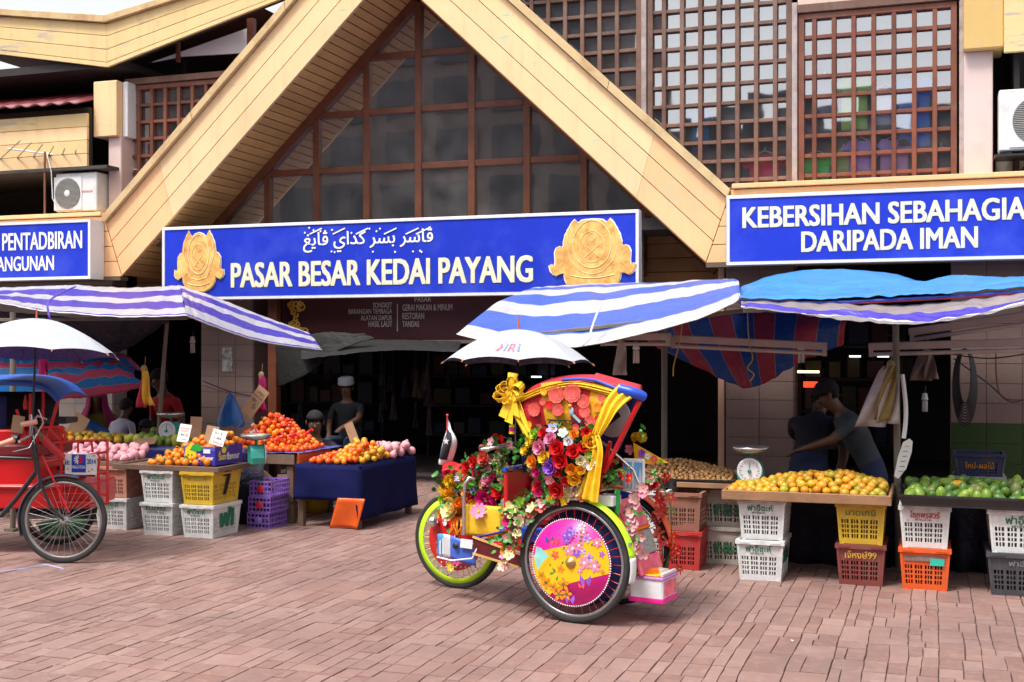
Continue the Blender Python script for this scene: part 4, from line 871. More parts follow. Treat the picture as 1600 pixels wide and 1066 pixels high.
# ================================================================== crates
def crate_mesh(w=0.30, d=0.42, h=0.27, cells=(4, 3), rows=4):
    """tapered produce crate: slotted walls, corner posts, lip with ribs, floor"""
    m = MB(); tp = 0.88
    def sec(z): k = tp + (1 - tp) * (z / h); return w / 2 * k, d / 2 * k
    th = 0.006
    def wall(horizontal, sgn):
        def P(u, z, o):
            hw, hd = sec(z)
            if horizontal: return Vector((u * (hw - 0.0), sgn * (hd - o), z))
            return Vector((sgn * (hw - o), u * hd, z))
        def slab(u0, u1, z0, z1):
            a = [P(u0, z0, 0), P(u1, z0, 0), P(u1, z1, 0), P(u0, z1, 0)]; b = [P(u0, z0, th), P(u1, z0, th), P(u1, z1, th), P(u0, z1, th)]
            f = MB(); f.add(a + b, [(0, 1, 2, 3), (7, 6, 5, 4), (0, 1, 5, 4), (1, 2, 6, 5), (2, 3, 7, 6), (3, 0, 4, 7)]); bm_fix(f); m.add(f.v, f.f)
        zb, zt = 0.14 * h, 0.60 * h
        slab(-1, 1, 0.0, zb); slab(-1, 1, zt, h * 0.93)
        ng, nsl = (cells if horizontal else (cells[0] + 1, cells[1]))
        rh = (zt - zb) / rows
        for r in range(1, rows): slab(-1, 1, zb + rh * r - rh * 0.14, zb + rh * r + rh * 0.14)
        e = 0.86
        xs = [-1]; gw = 2 * e / ng
        bars = [(-1, -e)]
        for g_ in range(ng):
            g0 = -e + gw * g_; sw = gw * 0.74 / nsl
            for q in range(1, nsl): bars.append((g0 + sw * q + gw * 0.03 * 0 - sw * 0.22, g0 + sw * q + sw * 0.22))
            bars.append((g0 + gw * 0.74, g0 + gw))
        bars[-1] = (bars[-1][0], 1)
        for r in range(rows):
            z0 = zb + rh * r + (rh * 0.14 if r else 0); z1 = zb + rh * (r + 1) - (rh * 0.14 if r < rows - 1 else 0)
            for u0, u1 in bars: slab(u0, u1, z0, z1)
    for s in (-1, 1): wall(True, s); wall(False, s)
    hw, hd = w / 2, d / 2
    for s in (-1, 1):
        m.box((0, s * (hd - 0.002), h - 0.014), (w + 0.024, 0.024, 0.028)); m.box((s * (hw - 0.002), 0, h - 0.014), (0.024, d - 0.022, 0.028))
        m.box((s * w * 0.34, -hd - 0.013, h - 0.014), (w * 0.22, 0.004, 0.008)); m.box((s * w * 0.34, -hd - 0.012, h - 0.024), (w * 0.24, 0.006, 0.003))
        for s2 in (-1, 1): m.box((s * (hw * tp - 0.012), s2 * (hd * tp - 0.012), 0.004), (0.03, 0.03, 0.012)); m.bar((s * (hw * tp - 0.004), s2 * (hd * tp - 0.004), 0.01), (s * (hw - 0.004), s2 * (hd - 0.004), h - 0.02), 0.016, 0.016)
    m.box((0, 0, 0.012), (w * tp - 0.01, d * tp - 0.01, 0.008))
    return m
CRM = {}
def crate(label, x, y, z, col, cname, texts=(), rz=0.0, size=(0.30, 0.42, 0.27), ink=(0.01, 0.14, 0.07), side=None, name='produce_crate', extra=None):
    key = (cname, size)
    w, d, h = size
    if key not in CRM:
        CRM[key] = crate_mesh(w, d, h).mesh('crate_shell', mat('%s crate plastic' % cname, col, 0.45, 0.10, 7, island=0.0, dirt=(0.16, 0.12, 0.09), dirt_amt=0.45, dirt_scale=6, bump=0.1))
    t = thing(name, label, 'crate', (x, y, z), rz, 'plastic produce crates under the stalls')
    inst('crate_shell', CRM[key], (0, 0, 0), parent=t)
    im = mat('crate ink %s' % str(ink), ink, 0.6, 0.3, 25)
    tilt = (d / 2 * 0.12) / h
    for (st, wd, hh, u, v, *ik) in texts:      # centred at u, baseline v (fraction of the height)
        yy = -d / 2 * (0.88 + 0.12 * (v + hh / h / 2)) - 0.0025
        m = MB(); letter(m, st, (u - wd / 2, yy, v * h), X3, Vector((0, -tilt, 1)), w=wd, h=hh, bold=0.02)
        m.build('crate_print', mat('crate ink %s' % str(ik[0]), ik[0], 0.6, 0.3, 25) if ik else im, t, local=True)
    if side:
        st, wd, hh, v, ik = side
        xx = w / 2 * (0.88 + 0.12 * (v + hh / h / 2)) + 0.003; tl = (w / 2 * 0.12) / h
        m = MB(); letter(m, st, (xx, -wd / 2, v * h), Y3, Vector((tl, 0, 1)), w=wd, h=hh, bold=0.05)
        m.build('crate_print', mat('crate ink %s' % str(ik), ik, 0.6, 0.3, 25), t, local=True)
    return t
def front_at(px_, py_, size=(0.30, 0.42, 0.27)):
    """crate centre whose foot of the front wall stands under this pixel"""
    b = atz(px_, py_); return b.x, b.y + size[1] / 2 * 0.88
CWH, CYE, CMA, COR, CDG, CRD, CPK = (0.66, 0.67, 0.66), (0.62, 0.40, 0.03), (0.20, 0.045, 0.04), (0.70, 0.10, 0.015), (0.055, 0.055, 0.065), (0.45, 0.03, 0.03), (0.55, 0.24, 0.17)
TH1, TH2 = 'ฟาอีซะห์', 'ฟาอีซะห์'
two = lambda st, s2, ink=None: [(st, 0.17, 0.045, -0.01, 0.72), (s2, 0.09, 0.014, -0.02, 0.655)]
x, y = front_at(1188, 907); crate('white crate with green script and a torn label, on the paving under the oranges', x, y, 0, CWH, 'white', two(TH1, 'ฟาอีซะห์'), side=(TH1, 0.3, 0.12, 0.4, (0.01, 0.14, 0.07)))
crate('white crate with green script wedged between the orange board and the torn label crate', x + 0.01, y + 0.01, 0.271, CWH, 'white', two(TH1, 'ฟาอีซะห์'))
x, y = front_at(1345, 915); crate('maroon crate with yellow script ending in 99', x, y, 0, CMA, 'maroon', [('เจ๊หงษ์99', 0.20, 0.055, 0, 0.66)], ink=(0.55, 0.30, 0.05))
crate('yellow crate with faded green script on top of the maroon crate', x, y, 0.271, CYE, 'yellow', [('มาดเกมิ', 0.19, 0.04, 0, 0.70)], ink=(0.10, 0.17, 0.03))
x, y = front_at(1445, 922); o = crate('bright orange crate with a grey band and turquoise sticker', x, y, 0, COR, 'orange', [])
m = MB(); yy = -0.21 * 0.965 - 0.004; m.box((0, yy, 0.205), (0.25, 0.002, 0.035), Matrix.Rotation(radians(-5.3), 3, 'X')); m.build('scuffed_band', mat('scuffed grey print', (0.16, 0.10, 0.085), 0.7, 0.4, 30), o, local=True)
m = MB(); m.box((0.075, yy - 0.002, 0.185), (0.085, 0.002, 0.045), Matrix.Rotation(radians(-5.3), 3, 'X')); m.build('sticker', mat('turquoise sticker', (0.02, 0.36, 0.28), 0.5), o, local=True)
crate('white crate with red script stacked on the bright orange crate', x, y - 0.005, 0.271, CWH, 'white', [('โชคพรสวร์', 0.18, 0.045, 0, 0.72), ('จำหน่าย', 0.10, 0.016, -0.01, 0.655)], ink=(0.42, 0.015, 0.02))
x, y = front_at(1592, 932, (0.36, 0.46, 0.27)); crate('charcoal grey crate at the frame edge under the mango tray', x, y, 0, CDG, 'charcoal', [('ฟาอีซะห์', 0.18, 0.04, 0.03, 0.70)], ink=(0.2, 0.2, 0.22), size=(0.36, 0.46, 0.27))
crate('wide white crate with green script on top of the charcoal grey crate', x + 0.005, y - 0.01, 0.271, CWH, 'wide white', [(TH1, 0.21, 0.055, 0.02, 0.68), ('ฟาอีซะห์', 0.12, 0.018, 0.01, 0.60)], size=(0.36, 0.46, 0.27))
x, y = front_at(1525, 893); crate('shaded white crate with green script on the floor behind the orange crate', x, y, 0, CWH, 'white', two(TH1, 'ฟาอีซะห์'))
for k, s in enumerate(('middle', 'top')): crate('shaded white KUZAID crate, %s of the nested stack under the mango tray' % s, x, y, 0.245 + 0.07 * k, CWH, 'white', [('KUZAID', 0.19, 0.04, 0, 0.74)])
x, y = front_at(1490, 880); crate('dark violet crate in the shade under the mango tray', x - 0.12, y + 0.25, 0, (0.06, 0.02, 0.12), 'dark violet'); crate('dark violet crate stacked on the other under the mango tray', x - 0.12, y + 0.25, 0.271, (0.06, 0.02, 0.12), 'dark violet')
x, y = front_at(1062, 890); crate('red crate behind the trishaw footrest', x, y, 0, CRD, 'red'); crate('brownish pink crate stacked on the red crate', x, y, 0.271, (0.30, 0.13, 0.09), 'brownish pink')
x, y = front_at(1122, 885); crate('grubby white crate beside the red crate', x + 0.03, y + 0.1, 0, (0.42, 0.38, 0.33), 'grubby white', [(TH1, 0.2, 0.09, 0.02, 0.3)], size=(0.36, 0.42, 0.27)); crate('grubby white crate under the longan tray, on the other grubby one', x + 0.03, y + 0.1, 0.271, (0.42, 0.38, 0.33), 'grubby white', [(TH1, 0.2, 0.09, 0.02, 0.3)], size=(0.36, 0.42, 0.27))
x, y = front_at(1010, 885); crate('white crate hidden behind the picture frames of the trishaw', x, y, 0, CWH, 'white'); crate('white crate supporting the far end of the longan tray', x, y, 0.271, CWH, 'white')
# left stall
cor = atz(335, 842); x, y = cor.x - 0.15, cor.y + 0.185
crate('white crate with green script at the front corner of the mandarin board', x, y, 0, CWH, 'white', two(TH1, 'ฟาอีซะห์'), side=('ฟI', 0.22, 0.16, 0.28, (0.01, 0.14, 0.07)))
crate('yellow crate with a black 7 on its side', x, y, 0.271, CYE, 'yellow', [('ฟาอีซะห์', 0.18, 0.032, 0, 0.74)], ink=(0.25, 0.2, 0.05), side=('7', 0.12, 0.2, 0.25, (0.01, 0.01, 0.01)))
x -= 0.40
crate('white KUZAID NOT FOR SALE crate on the paving', x, y + 0.02, 0, CWH, 'white', [('KUZAID', 0.19, 0.042, -0.01, 0.76), ('NOT FOR SALE', 0.16, 0.018, -0.01, 0.675)], ink=(0.03, 0.09, 0.06))
crate('white crate with green script on the KUZAID NOT FOR SALE crate', x, y + 0.02, 0.271, CWH, 'white', two(TH1, 'ฟาอีซะห์'))
x, y = front_at(180, 826); crate('white crate seen through the red trishaw wheel', x, y, 0, CWH, 'white', two(TH1, 'ฟาอีซะห์'), size=(0.32, 0.5, 0.27)); crate('peach coloured crate stacked behind the red trishaw rack', x, y, 0.271, CPK, 'peach', [('ฟาอีซะห์', 0.18, 0.04, 0, 0.72)], ink=(0.4, 0.06, 0.04), size=(0.32, 0.5, 0.27))
x, y = front_at(75, 838); crate('green crate on the paving behind the red trishaw wheel', x + 0.02, y, 0, (0.01, 0.17, 0.06), 'green', size=(0.3, 0.3, 0.10))
# slim violet open-grid crates
x, y = front_at(404, 827); vm = mat('violet crate plastic', (0.26, 0.13, 0.52), 0.4, 0.1)
gm = MB(); w, d, h = 0.21, 0.30, 0.135
for s in (-1, 1):
    for k in range(7): u = -w / 2 + w * k / 6; gm.bar((u, s * d / 2, 0), (u, s * d / 2, h), 0.008, 0.008)
    for k in range(9): u = -d / 2 + d * k / 8; gm.bar((s * w / 2, u, 0), (s * w / 2, u, h), 0.008, 0.008)
    for z in (0.006, 0.045, 0.09, 0.129): gm.bar((-w / 2, s * d / 2, z), (w / 2, s * d / 2, z), 0.012, 0.012); gm.bar((s * w / 2, -d / 2, z), (s * w / 2, d / 2, z), 0.012, 0.012)
gm.box((0, 0, 0.005), (w, d, 0.008)); gme = gm.mesh('crate_grid', vm)
for k, s in enumerate(('bottom', 'middle', 'top')):
    t = thing('grid_crate', 'slim violet open grid crate, %s of the stack beside the trestle' % s, 'crate', (x - 0.012 * (2 - k), y, 0.137 * k), 0, 'violet grid crates'); inst('crate_grid', gme, (0, 0, 0), parent=t)
    m = MB(); m.lathe([(1e-4, 0.004), (0.032, 0.004), (0.036, 0)], (0.0, -d / 2 - 0.006, h * 0.5), 16, Matrix.Rotation(radians(90), 3, 'X')); m.build('badge', mat('red round badge', (0.55, 0.02, 0.05), 0.5) if k else vm, t, local=True)
# ================================================================== boards, trays and tables
WOOD = mat('worn market board', (0.30, 0.155, 0.075), 0.65, 0.3, 4, bump=0.2, dirt=(0.12, 0.07, 0.045), dirt_amt=0.6, dirt_scale=5)
DWOOD = mat('dark market board', (0.15, 0.09, 0.06), 0.7, 0.3, 4, bump=0.2, dirt=(0.3, 0.2, 0.15), dirt_amt=0.4, dirt_scale=5)
def board(label, x0, x1, y0, y1, z0, z1, m, lip=0.03, name='stall_board', planks=3):
    t = thing(name, label, 'stall', ((x0 + x1) / 2, (y0 + y1) / 2, z0))
    for k in range(planks):
        a = y0 + (y1 - y0) * k / planks; b = y0 + (y1 - y0) * (k + 1) / planks - 0.005
        q = MB(); q.bb((x0, a + (0.022 if k == 0 else 0), z0), (x1, b, z0 + 0.022)); q.build('plank', m, t, 0.003)
    for a, b in (((x0 - 0.005, y0, z0 - 0.005), (x1 + 0.005, y0 + 0.02, z1)), ((x0 - 0.004, y0 + 0.021, z0 - 0.004), (x0 + 0.016, y1, z1)), ((x1 - 0.016, y0 + 0.021, z0 - 0.004), (x1 + 0.004, y1, z1))):
        q = MB(); q.bb(a, b); q.build('edge_batten', m, t, 0.004)
    return t
OX0, OX1, OY0 = xat(1130, 8.2), xat(1392, 8.2), 8.16
board('wooden board of oranges resting on two crate stacks', OX0, OX1, OY0, 8.95, 0.545, 0.605, WOOD)
def tray(label, x0, x1, y0, y1, z0, h):
    t = thing('fruit_tray', label, 'tray', ((x0 + x1) / 2, (y0 + y1) / 2, z0)); bp = mat('black tray plastic', (0.022, 0.022, 0.024), 0.4, 0.2)
    q = MB(); q.bb((x0 + 0.02, y0 + 0.02, z0), (x1 - 0.02, y1 - 0.02, z0 + 0.02)); q.build('tray_floor', bp, t)
    q = MB(); o = 0.03
    for a, b, c, d in (((x0 + o, y0 + o), (x1 - o, y0 + o), (x1, y0), (x0, y0)), ((x1 - o, y0 + o), (x1 - o, y1 - o), (x1, y1), (x1, y0)), ((x1 - o, y1 - o), (x0 + o, y1 - o), (x0, y1), (x1, y1)), ((x0 + o, y1 - o), (x0 + o, y0 + o), (x0, y0), (x0, y1))):
        q.add([(*a, z0), (*b, z0), (*c, z0 + h), (*d, z0 + h)], [(0, 1, 2, 3)])
    q.build('tray_wall', bp, t, solid=0.008)
    q = MB(); q.tube([(x0, y0, z0 + h), (x1, y0, z0 + h), (x1, y1, z0 + h), (x0, y1, z0 + h)], 0.010, 6, closed=True); q.build('tray_rim', bp, t)
    return t
MX0, MX1 = xat(1404, 8.15), 0.75
tray('long black tray of green mangoes', MX0, MX1, 8.12, 8.85, 0.55, 0.065)
GX0, GX1 = xat(985, 8.62), xat(1146, 8.62)
tray('black tray heaped with brown longans behind the trishaw', GX0, GX1, 8.6, 9.35, 0.55, 0.065)
LC = atz(341, 742 + 100, 0); LX1, LY0 = atz(338, 842).x, atz(335, 842).y - 0.02
LX0 = xat(176, LY0)
board('low wooden board of mandarins on white and yellow crates', LX0, LX1 + 0.03, LY0, LY0 + 0.62, 0.546, 0.585, DWOOD)
KX0 = xat(-60, LY0 + 0.3); board('board of pink wrapped apples behind the red trishaw', KX0, LX0 - 0.03, LY0 + 0.18, LY0 + 0.7, 0.546, 0.58, DWOOD)
# back table of oranges and mangoes behind them
bt = thing('fruit_table', 'blue covered table of green oranges behind the pink wrapped apples', 'table', (-7.4, 9.9, 0)); BC = mat('navy plastic cloth', (0.02, 0.025, 0.16), 0.35, 0.2)
m = MB(); m.bb((-9.4, 9.42, 0.62), (-5.75, 10.15, 0.66)); m.build('table_top', DWOOD, bt)
m = MB(); m.sheet(lambda u, v: (-9.42 + 3.69 * u, 9.41 - 0.012 * sin(u * 60) * v, 0.665 - 0.16 * v), 80, 3); m.build('table_skirt', BC, bt, solid=0.003)
for xx in (-9.3, -7.6, -5.85):
    for yy in (9.5, 10.08): m = MB(); m.bb((xx - 0.03, yy - 0.03, 0), (xx + 0.03, yy + 0.03, 0.62)); m.build('leg', DWOOD, bt)
# trestle with the heap of red net tangerines
TZ = 0.58; tb = atz(457, 816); TX1, TY0 = tb.x + 0.06, tb.y - 0.05; TX0 = TX1 - 1.25
tr = thing('trestle_table', 'rough timber trestle with diagonal braces under a heap of netted tangerines', 'table', ((TX0 + TX1) / 2, TY0 + 0.4, 0))
for k in range(4): m = MB(); m.bb((TX0, TY0 + 0.2 * k, TZ), (TX1, TY0 + 0.2 * k + 0.193, TZ + 0.03)); m.build('plank', DWOOD, tr, 0.003)
m = MB(); m.bb((TX0, TY0 - 0.03, TZ - 0.06), (TX1, TY0 - 0.002, TZ + 0.03)); m.build('rail', DWOOD, tr, 0.004)
m = MB(); m.bb((TX1 + 0.002, TY0, TZ - 0.06), (TX1 + 0.03, TY0 + 0.8, TZ + 0.03)); m.build('rail', DWOOD, tr, 0.004)
for xx in (TX0 + 0.04, TX1 - 0.06):
    for yy in (TY0 + 0.03, TY0 + 0.74): m = MB(); m.bb((xx - 0.03, yy - 0.03, 0), (xx + 0.035, yy + 0.03, TZ - 0.001)); m.build('leg', DWOOD, tr, 0.004)
m = MB(); m.bar((TX1 - 0.45, TY0 + 0.0, TZ - 0.05), (TX1 - 0.02, TY0 + 0.0, 0.2), 0.03, 0.05); m.build('brace', DWOOD, tr, 0.004)
m = MB(); m.bar((TX1 - 0.5, TY0 + 0.06, 0.33), (TX1 - 0.1, TY0 + 0.06, 0.18), 0.03, 0.05); m.build('brace', DWOOD, tr, 0.004)
ORC = mat('orange plastic sheet', (0.70, 0.10, 0.01), 0.35, 0.15, 6, bump=0.5, bscale=14)
m = MB(); m.sheet(lambda u, v: (TX1 + 0.045 + 0.02 * sin(7 * u + 4 * v) * v, TY0 - 0.04 + 0.62 * u, TZ + 0.045 - (0.30 + 0.05 * sin(5 * u)) * v), 20, 10); tag(m.build('cover_sheet', ORC, None, solid=0.004), 'orange plastic sheet hanging off the end of the trestle', 'plastic sheet')
m = MB(); m.sheet(lambda u, v: (TX0 + 0.3 + (TX1 - TX0 - 0.24) * u, TY0 - 0.035 + 0.84 * v, TZ + 0.045 + 0.012 * noise.noise((u * 9, v * 7, 1))), 30, 10); tag(m.build('cover_sheet', mat('blue white crinkled sheet', (0.10, 0.10, 0.36), 0.3, 0.5, 12, bump=0.6, bscale=18), None, solid=0.003), 'crinkled blue sheet under the netted tangerines', 'plastic sheet')
# table under the long blue cloth
CZ = 0.53; cb = atd(563, 700, 10.4); CX1, CY0 = cb.x, cb.y; CX0 = CX1 - 0.75; CX0 = xat(462, CY0)
ct = thing('cloth_table', 'table under a blue cloth to the ground with tangerines, oranges and pink apples', 'table', ((CX0 + CX1) / 2, CY0 + 0.5, 0))
m = MB(); m.bb((CX0, CY0, CZ - 0.03), (CX1, CY0 + 1.15, CZ)); m.build('table_top', DWOOD, ct)
for xx in (CX0 + 0.04, CX1 - 0.04):
    for yy in (CY0 + 0.04, CY0 + 1.1): m = MB(); m.bb((xx - 0.025, yy - 0.025, 0), (xx + 0.025, yy + 0.025, CZ - 0.03)); m.build('leg', DWOOD, ct)
def skirt(u, v):
    L1_, L2_ = CX1 - CX0, 1.15; s = u * (L1_ + L2_)
    if s < L1_: p = Vector((CX0 + s, CY0 - 0.012, 0)); nrm_ = Vector((0, -1, 0))
    else: p = Vector((CX1 + 0.012, CY0 + s - L1_, 0)); nrm_ = Vector((1, 0, 0))
    drop = (0.30 if s < L1_ - 0.02 else 0.46) * v
    p += nrm_ * (0.03 * v * (noise.noise((s * 5, v * 1.5, 2)) + 0.5)); p.z = CZ + 0.012 - drop
    return p
m = MB(); m.sheet(skirt, 70, 8); m.build('cloth_drop', mat('royal blue plastic cloth', (0.005, 0.007, 0.055), 0.85, 0.25, 3, spec=0.15, bump=0.4, bscale=9), ct, solid=0.004)
m = MB(); m.sheet(lambda u, v: (CX0 - 0.01 + (CX1 - CX0 + 0.02) * u, CY0 - 0.012 + 1.17 * v, CZ + 0.012), 6, 6); m.build('cloth_top', MATS['royal blue plastic cloth'], ct, solid=0.004)
m = MB(); m.sheet(lambda u, v: (CX1 - 0.20 + 0.26 * u - 0.08 * v, CY0 - 0.03 + 0.05 * sin(3 * u) * v, 0.27 - 0.262 * v), 12, 8); tag(m.build('cover_sheet', ORC, None, solid=0.004), 'orange sheet hanging to the ground below the blue cloth', 'plastic sheet')
# gas bottle behind the trestle
q = atz(444, 812); gb = thing('gas_cylinder', 'yellow gas cylinder standing behind the trestle legs', 'gas cylinder', (q.x + 0.02, q.y + 0.55, 0)); m = MB(); m.lathe([(0.12, 0), (0.14, 0.02), (0.15, 0.06), (0.15, 0.34), (0.13, 0.41), (0.06, 0.46), (0.03, 0.47), (0.03, 0.5), (1e-4, 0.5)], (q.x + 0.02, q.y + 0.55, 0), 24); m.build('body', mat('yellow gas bottle paint', (0.55, 0.30, 0.01), 0.4), gb)
m = MB(); m.tube([Vector((q.x + 0.02 + 0.09 * cos(t * pi / 8), q.y + 0.55 + 0.09 * sin(t * pi / 8), 0.53)) for t in range(16)], 0.008, 6, closed=True); m.build('collar', MATS['yellow gas bottle paint'], gb)
# added black sheets standing in for the deep shade under the stalls
def shade_sheet(label, x0, x1, y, z):
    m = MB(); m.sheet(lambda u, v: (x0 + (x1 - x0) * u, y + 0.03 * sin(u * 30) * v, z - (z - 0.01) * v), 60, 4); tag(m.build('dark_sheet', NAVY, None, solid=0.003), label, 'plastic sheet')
shade_sheet('added black sheet standing in for the shade under the orange board', OX0 + 0.05, OX1 + 0.1, 8.92, 0.54)
shade_sheet('added black sheet standing in for the shade under the mango tray', MX0 + 0.06, MX1, 8.95, 0.54)
shade_sheet('added black sheet standing in for the shade under the longan tray', GX0, GX1 + 0.15, 9.3, 0.54)
shade_sheet('added black sheet standing in for the shade behind the mandarin crates', KX0, LX1 + 0.03, LY0 + 0.72, 0.54)
# ================================================================== fruit
def fmat(name, col, rough=0.38, var=0.14, island=0.2, col2=None, bump=0.15):
    return mat(name, col, rough, var, 22, island=island, dirt=col2, dirt_amt=0.8, dirt_scale=14, bump=bump, bscale=160)
def ballmesh(name, r, m, sc=(1, 1, 1), nu=12, nv=8, dim=0.0):
    b = MB(); b.ball((0, 0, 0), r, nu, nv, 0, sc); 
    for i, p in enumerate(b.v):
        b.v[i] = p * (1 + 0.02 * noise.noise(p * 30))
        if dim and abs(p.x) + abs(p.y) < r * 0.3: b.v[i] = Vector((p.x, p.y, p.z * (1 - dim)))
    return b.mesh(name, m)
RF = random.Random(77)
HSEED = [0]
def heap(name, label, cat, group, meshes, r, x0, x1, y0, y1, z0, H, step=1.5, jit=0.34, limit=10 ** 6, tilt=True, keep=1.75, flatz=1.0, stuffmesh=None):
    """fruit stacked in layers inside a box under the height profile H(u, v); the covered inner ones are left out"""
    pts = []; cell = {}
    def ok(p, dmin):
        c = tuple(int(math.floor(q / (2 * r))) for q in p)
        for dx in (-1, 0, 1):
            for dy in (-1, 0, 1):
                for dz in (-1, 0, 1):
                    for q in cell.get((c[0] + dx, c[1] + dy, c[2] + dz), ()):
                        if (q[0] - p[0]) ** 2 + (q[1] - p[1]) ** 2 + ((q[2] - p[2]) / flatz) ** 2 < dmin * dmin: return False
        cell.setdefault(c, []).append(p); return True
    area = (x1 - x0) * (y1 - y0); tries = int(area / (r * r) * 26)
    for layer in (0, 1, 2):                                   # the surface first, then what shows through its gaps
        for _ in range(tries):
            u, v = RF.random(), RF.random(); h = H(u, v)
            if h <= 0: continue
            x, y = x0 + (x1 - x0) * u, y0 + (y1 - y0) * v
            h *= 1 + 0.22 * noise.noise((x * 5.0, y * 5.0, x0))
            zl = h - r * 0.6 - layer * 1.25 * r
            if zl < r * flatz:
                if layer and zl < -0.6 * r: continue
                zl = r * flatz
            p = (x, y, z0 + zl)
            if ok(p, 1.80 * r): pts.append(p)
    pts.sort(key=lambda p: p[1] - p[2])
    big = pts[:limit]
    for p in big:
        o = inst(name, RF.choice(meshes), p, (RF.random() * 6, RF.random() * (6 if tilt else 0.4), RF.random() * 6), RF.uniform(0.84, 1.1)); tag(o, label, cat, group)
    rest = pts[limit:]
    if rest:
        st = MB()
        for p in rest: st.ball(p, r, 7, 5)
        o = st.build(name + '_heap', stuffmesh); tag(o, label.replace('one of', 'mass of'), cat, group, 'stuff')
    return len(pts)
OR1, OR2, OR3 = fmat('orange peel', (0.72, 0.27, 0.012), col2=(0.75, 0.36, 0.02)), fmat('green tinged peel', (0.58, 0.31, 0.015), col2=(0.32, 0.30, 0.03)), fmat('olive peel', (0.33, 0.28, 0.02), col2=(0.6, 0.34, 0.02))
r = 0.031
oms = [ballmesh('orange', r, OR1, (1, 1, 0.9), dim=0.1), ballmesh('orange', r, OR1, (1, 1, 0.94)), ballmesh('orange', r, OR2, (1, 1, 0.9), dim=0.1), ballmesh('orange', r, OR2), ballmesh('orange', r, OR3, (1, 1, 0.92))]
n1 = heap('orange', 'loose orange piled on the wooden board in front of the steel pole', 'orange', 'oranges on the wooden board', oms, r, OX0 + 0.045, OX1 - 0.05, OY0 + 0.055, 8.68, 0.567, lambda u, v: 0.105 * min(1, 0.3 + 1.3 * v) * (0.3 + 0.85 * min(1, max(0, (u - 0.05) * 2.2))) * (1.0 if u < 0.75 else 1.0 - 1.8 * (u - 0.75)) + 0.02)
MG1, MG2, MG3 = fmat('green mango skin', (0.05, 0.13, 0.012), 0.4, col2=(0.16, 0.22, 0.02)), fmat('light mango skin', (0.17, 0.26, 0.022), 0.4, col2=(0.07, 0.17, 0.02)), fmat('dull mango skin', (0.13, 0.16, 0.04), 0.45, col2=(0.2, 0.12, 0.05))
mms = [ballmesh('mango', 0.04, a, b) for a, b in ((MG1, (1.45, 0.86, 0.82)), (MG1, (1.3, 0.9, 0.85)), (MG2, (1.5, 0.85, 0.8)), (MG3, (1.3, 0.9, 0.8)))]
n2 = heap('mango', 'green mango heaped in the long black tray', 'mango', 'mangoes in the black tray', mms, 0.041, MX0 + 0.06, MX1 - 0.05, 8.17, 8.8, 0.572, lambda u, v: 0.05 + 0.055 * min(1, 1.6 * v) * min(1, 0.5 + u * 3), flatz=0.85)
o = inst('mango', ballmesh('mango', 0.04, fmat('ripe mango skin', (0.70, 0.36, 0.01))), aty(1497, 757, 8.5), (0.2, 0.1, 0.5), (1.3, 0.8, 0.7)); tag(o, 'single ripe yellow mango on top of the green ones', 'mango')
LG = fmat('longan skin', (0.30, 0.15, 0.05), 0.6, 0.2, 0.3)
lms = [ballmesh('longan', 0.0175, LG, nu=9, nv=6)]
n3 = heap('longan', 'small brown longan in the black tray behind the trishaw', 'longan', 'longans in the black tray', lms, 0.0175, GX0 + 0.05, GX1 - 0.05, 8.65, 9.15, 0.575, lambda u, v: 0.03 + 0.125 * min(1, 0.15 + 1.3 * v) * max(0.25, 1 - abs(u - 0.35) * 1.15), limit=300, keep=1.6, stuffmesh=LG, jit=0.7)
MD = fmat('mandarin peel', (0.80, 0.20, 0.008), col2=(0.75, 0.28, 0.01)); LF = mat('citrus leaf', (0.045, 0.12, 0.02), 0.5, 0.2, 10, island=0.3)
mds = [ballmesh('mandarin', 0.031, MD, (1, 1, 0.86), dim=0.12), ballmesh('mandarin', 0.031, MD, (1, 1, 0.9)), ballmesh('mandarin', 0.029, fmat('paler mandarin peel', (0.78, 0.26, 0.01)), (1, 1, 0.86))]
AX0 = xat(222, LY0); AX1 = xat(322, LY0)
n4 = heap('mandarin', 'bright mandarin piled at the price card on the low left board', 'mandarin', 'mandarins on the low board', mds, 0.031, AX0, AX1, LY0 + 0.05, LY0 + 0.46, 0.568, lambda u, v: 0.03 + 0.23 * min(1, 0.1 + 1.5 * v) * min(1, 0.25 + u * 1.2))
lm = MB(); lm.sheet(lambda u, v: (0.07 * (u - 0.5), 0.028 * sin(pi * u) * (v - 0.5) * 2 * 0.5, 0.008 * sin(pi * u) + 0.006 * abs(v - 0.5)), 6, 2); lme = lm.mesh('leaf', LF)
for k in range(26):
    u, v = RF.random(), RF.random() * 0.8; p = (AX0 + (AX1 - AX0) * u, LY0 + 0.05 + 0.5 * v, 0.61 + 0.19 * min(1, 0.1 + 1.7 * v) * min(1, 0.25 + u * 1.2))
    tag(inst('citrus_leaf', lme, p, (RF.uniform(-0.8, 0.8), RF.uniform(-0.8, 0.8), RF.random() * 6), RF.uniform(0.8, 1.2)), 'green leaf left on among the bright mandarins', 'leaf', 'leaves among the mandarins')
NT = fmat('netted tangerine', (0.80, 0.10, 0.006), 0.3, col2=(0.62, 0.02, 0.01)); NT2 = fmat('tangerine peel', (0.85, 0.22, 0.008), 0.35)
nms = [ballmesh('tangerine', 0.03, NT, (1, 1, 0.88)), ballmesh('tangerine', 0.03, NT, (1, 1, 0.9)), ballmesh('tangerine', 0.03, NT2, (1, 1, 0.88))]
NX0 = xat(372, TY0)
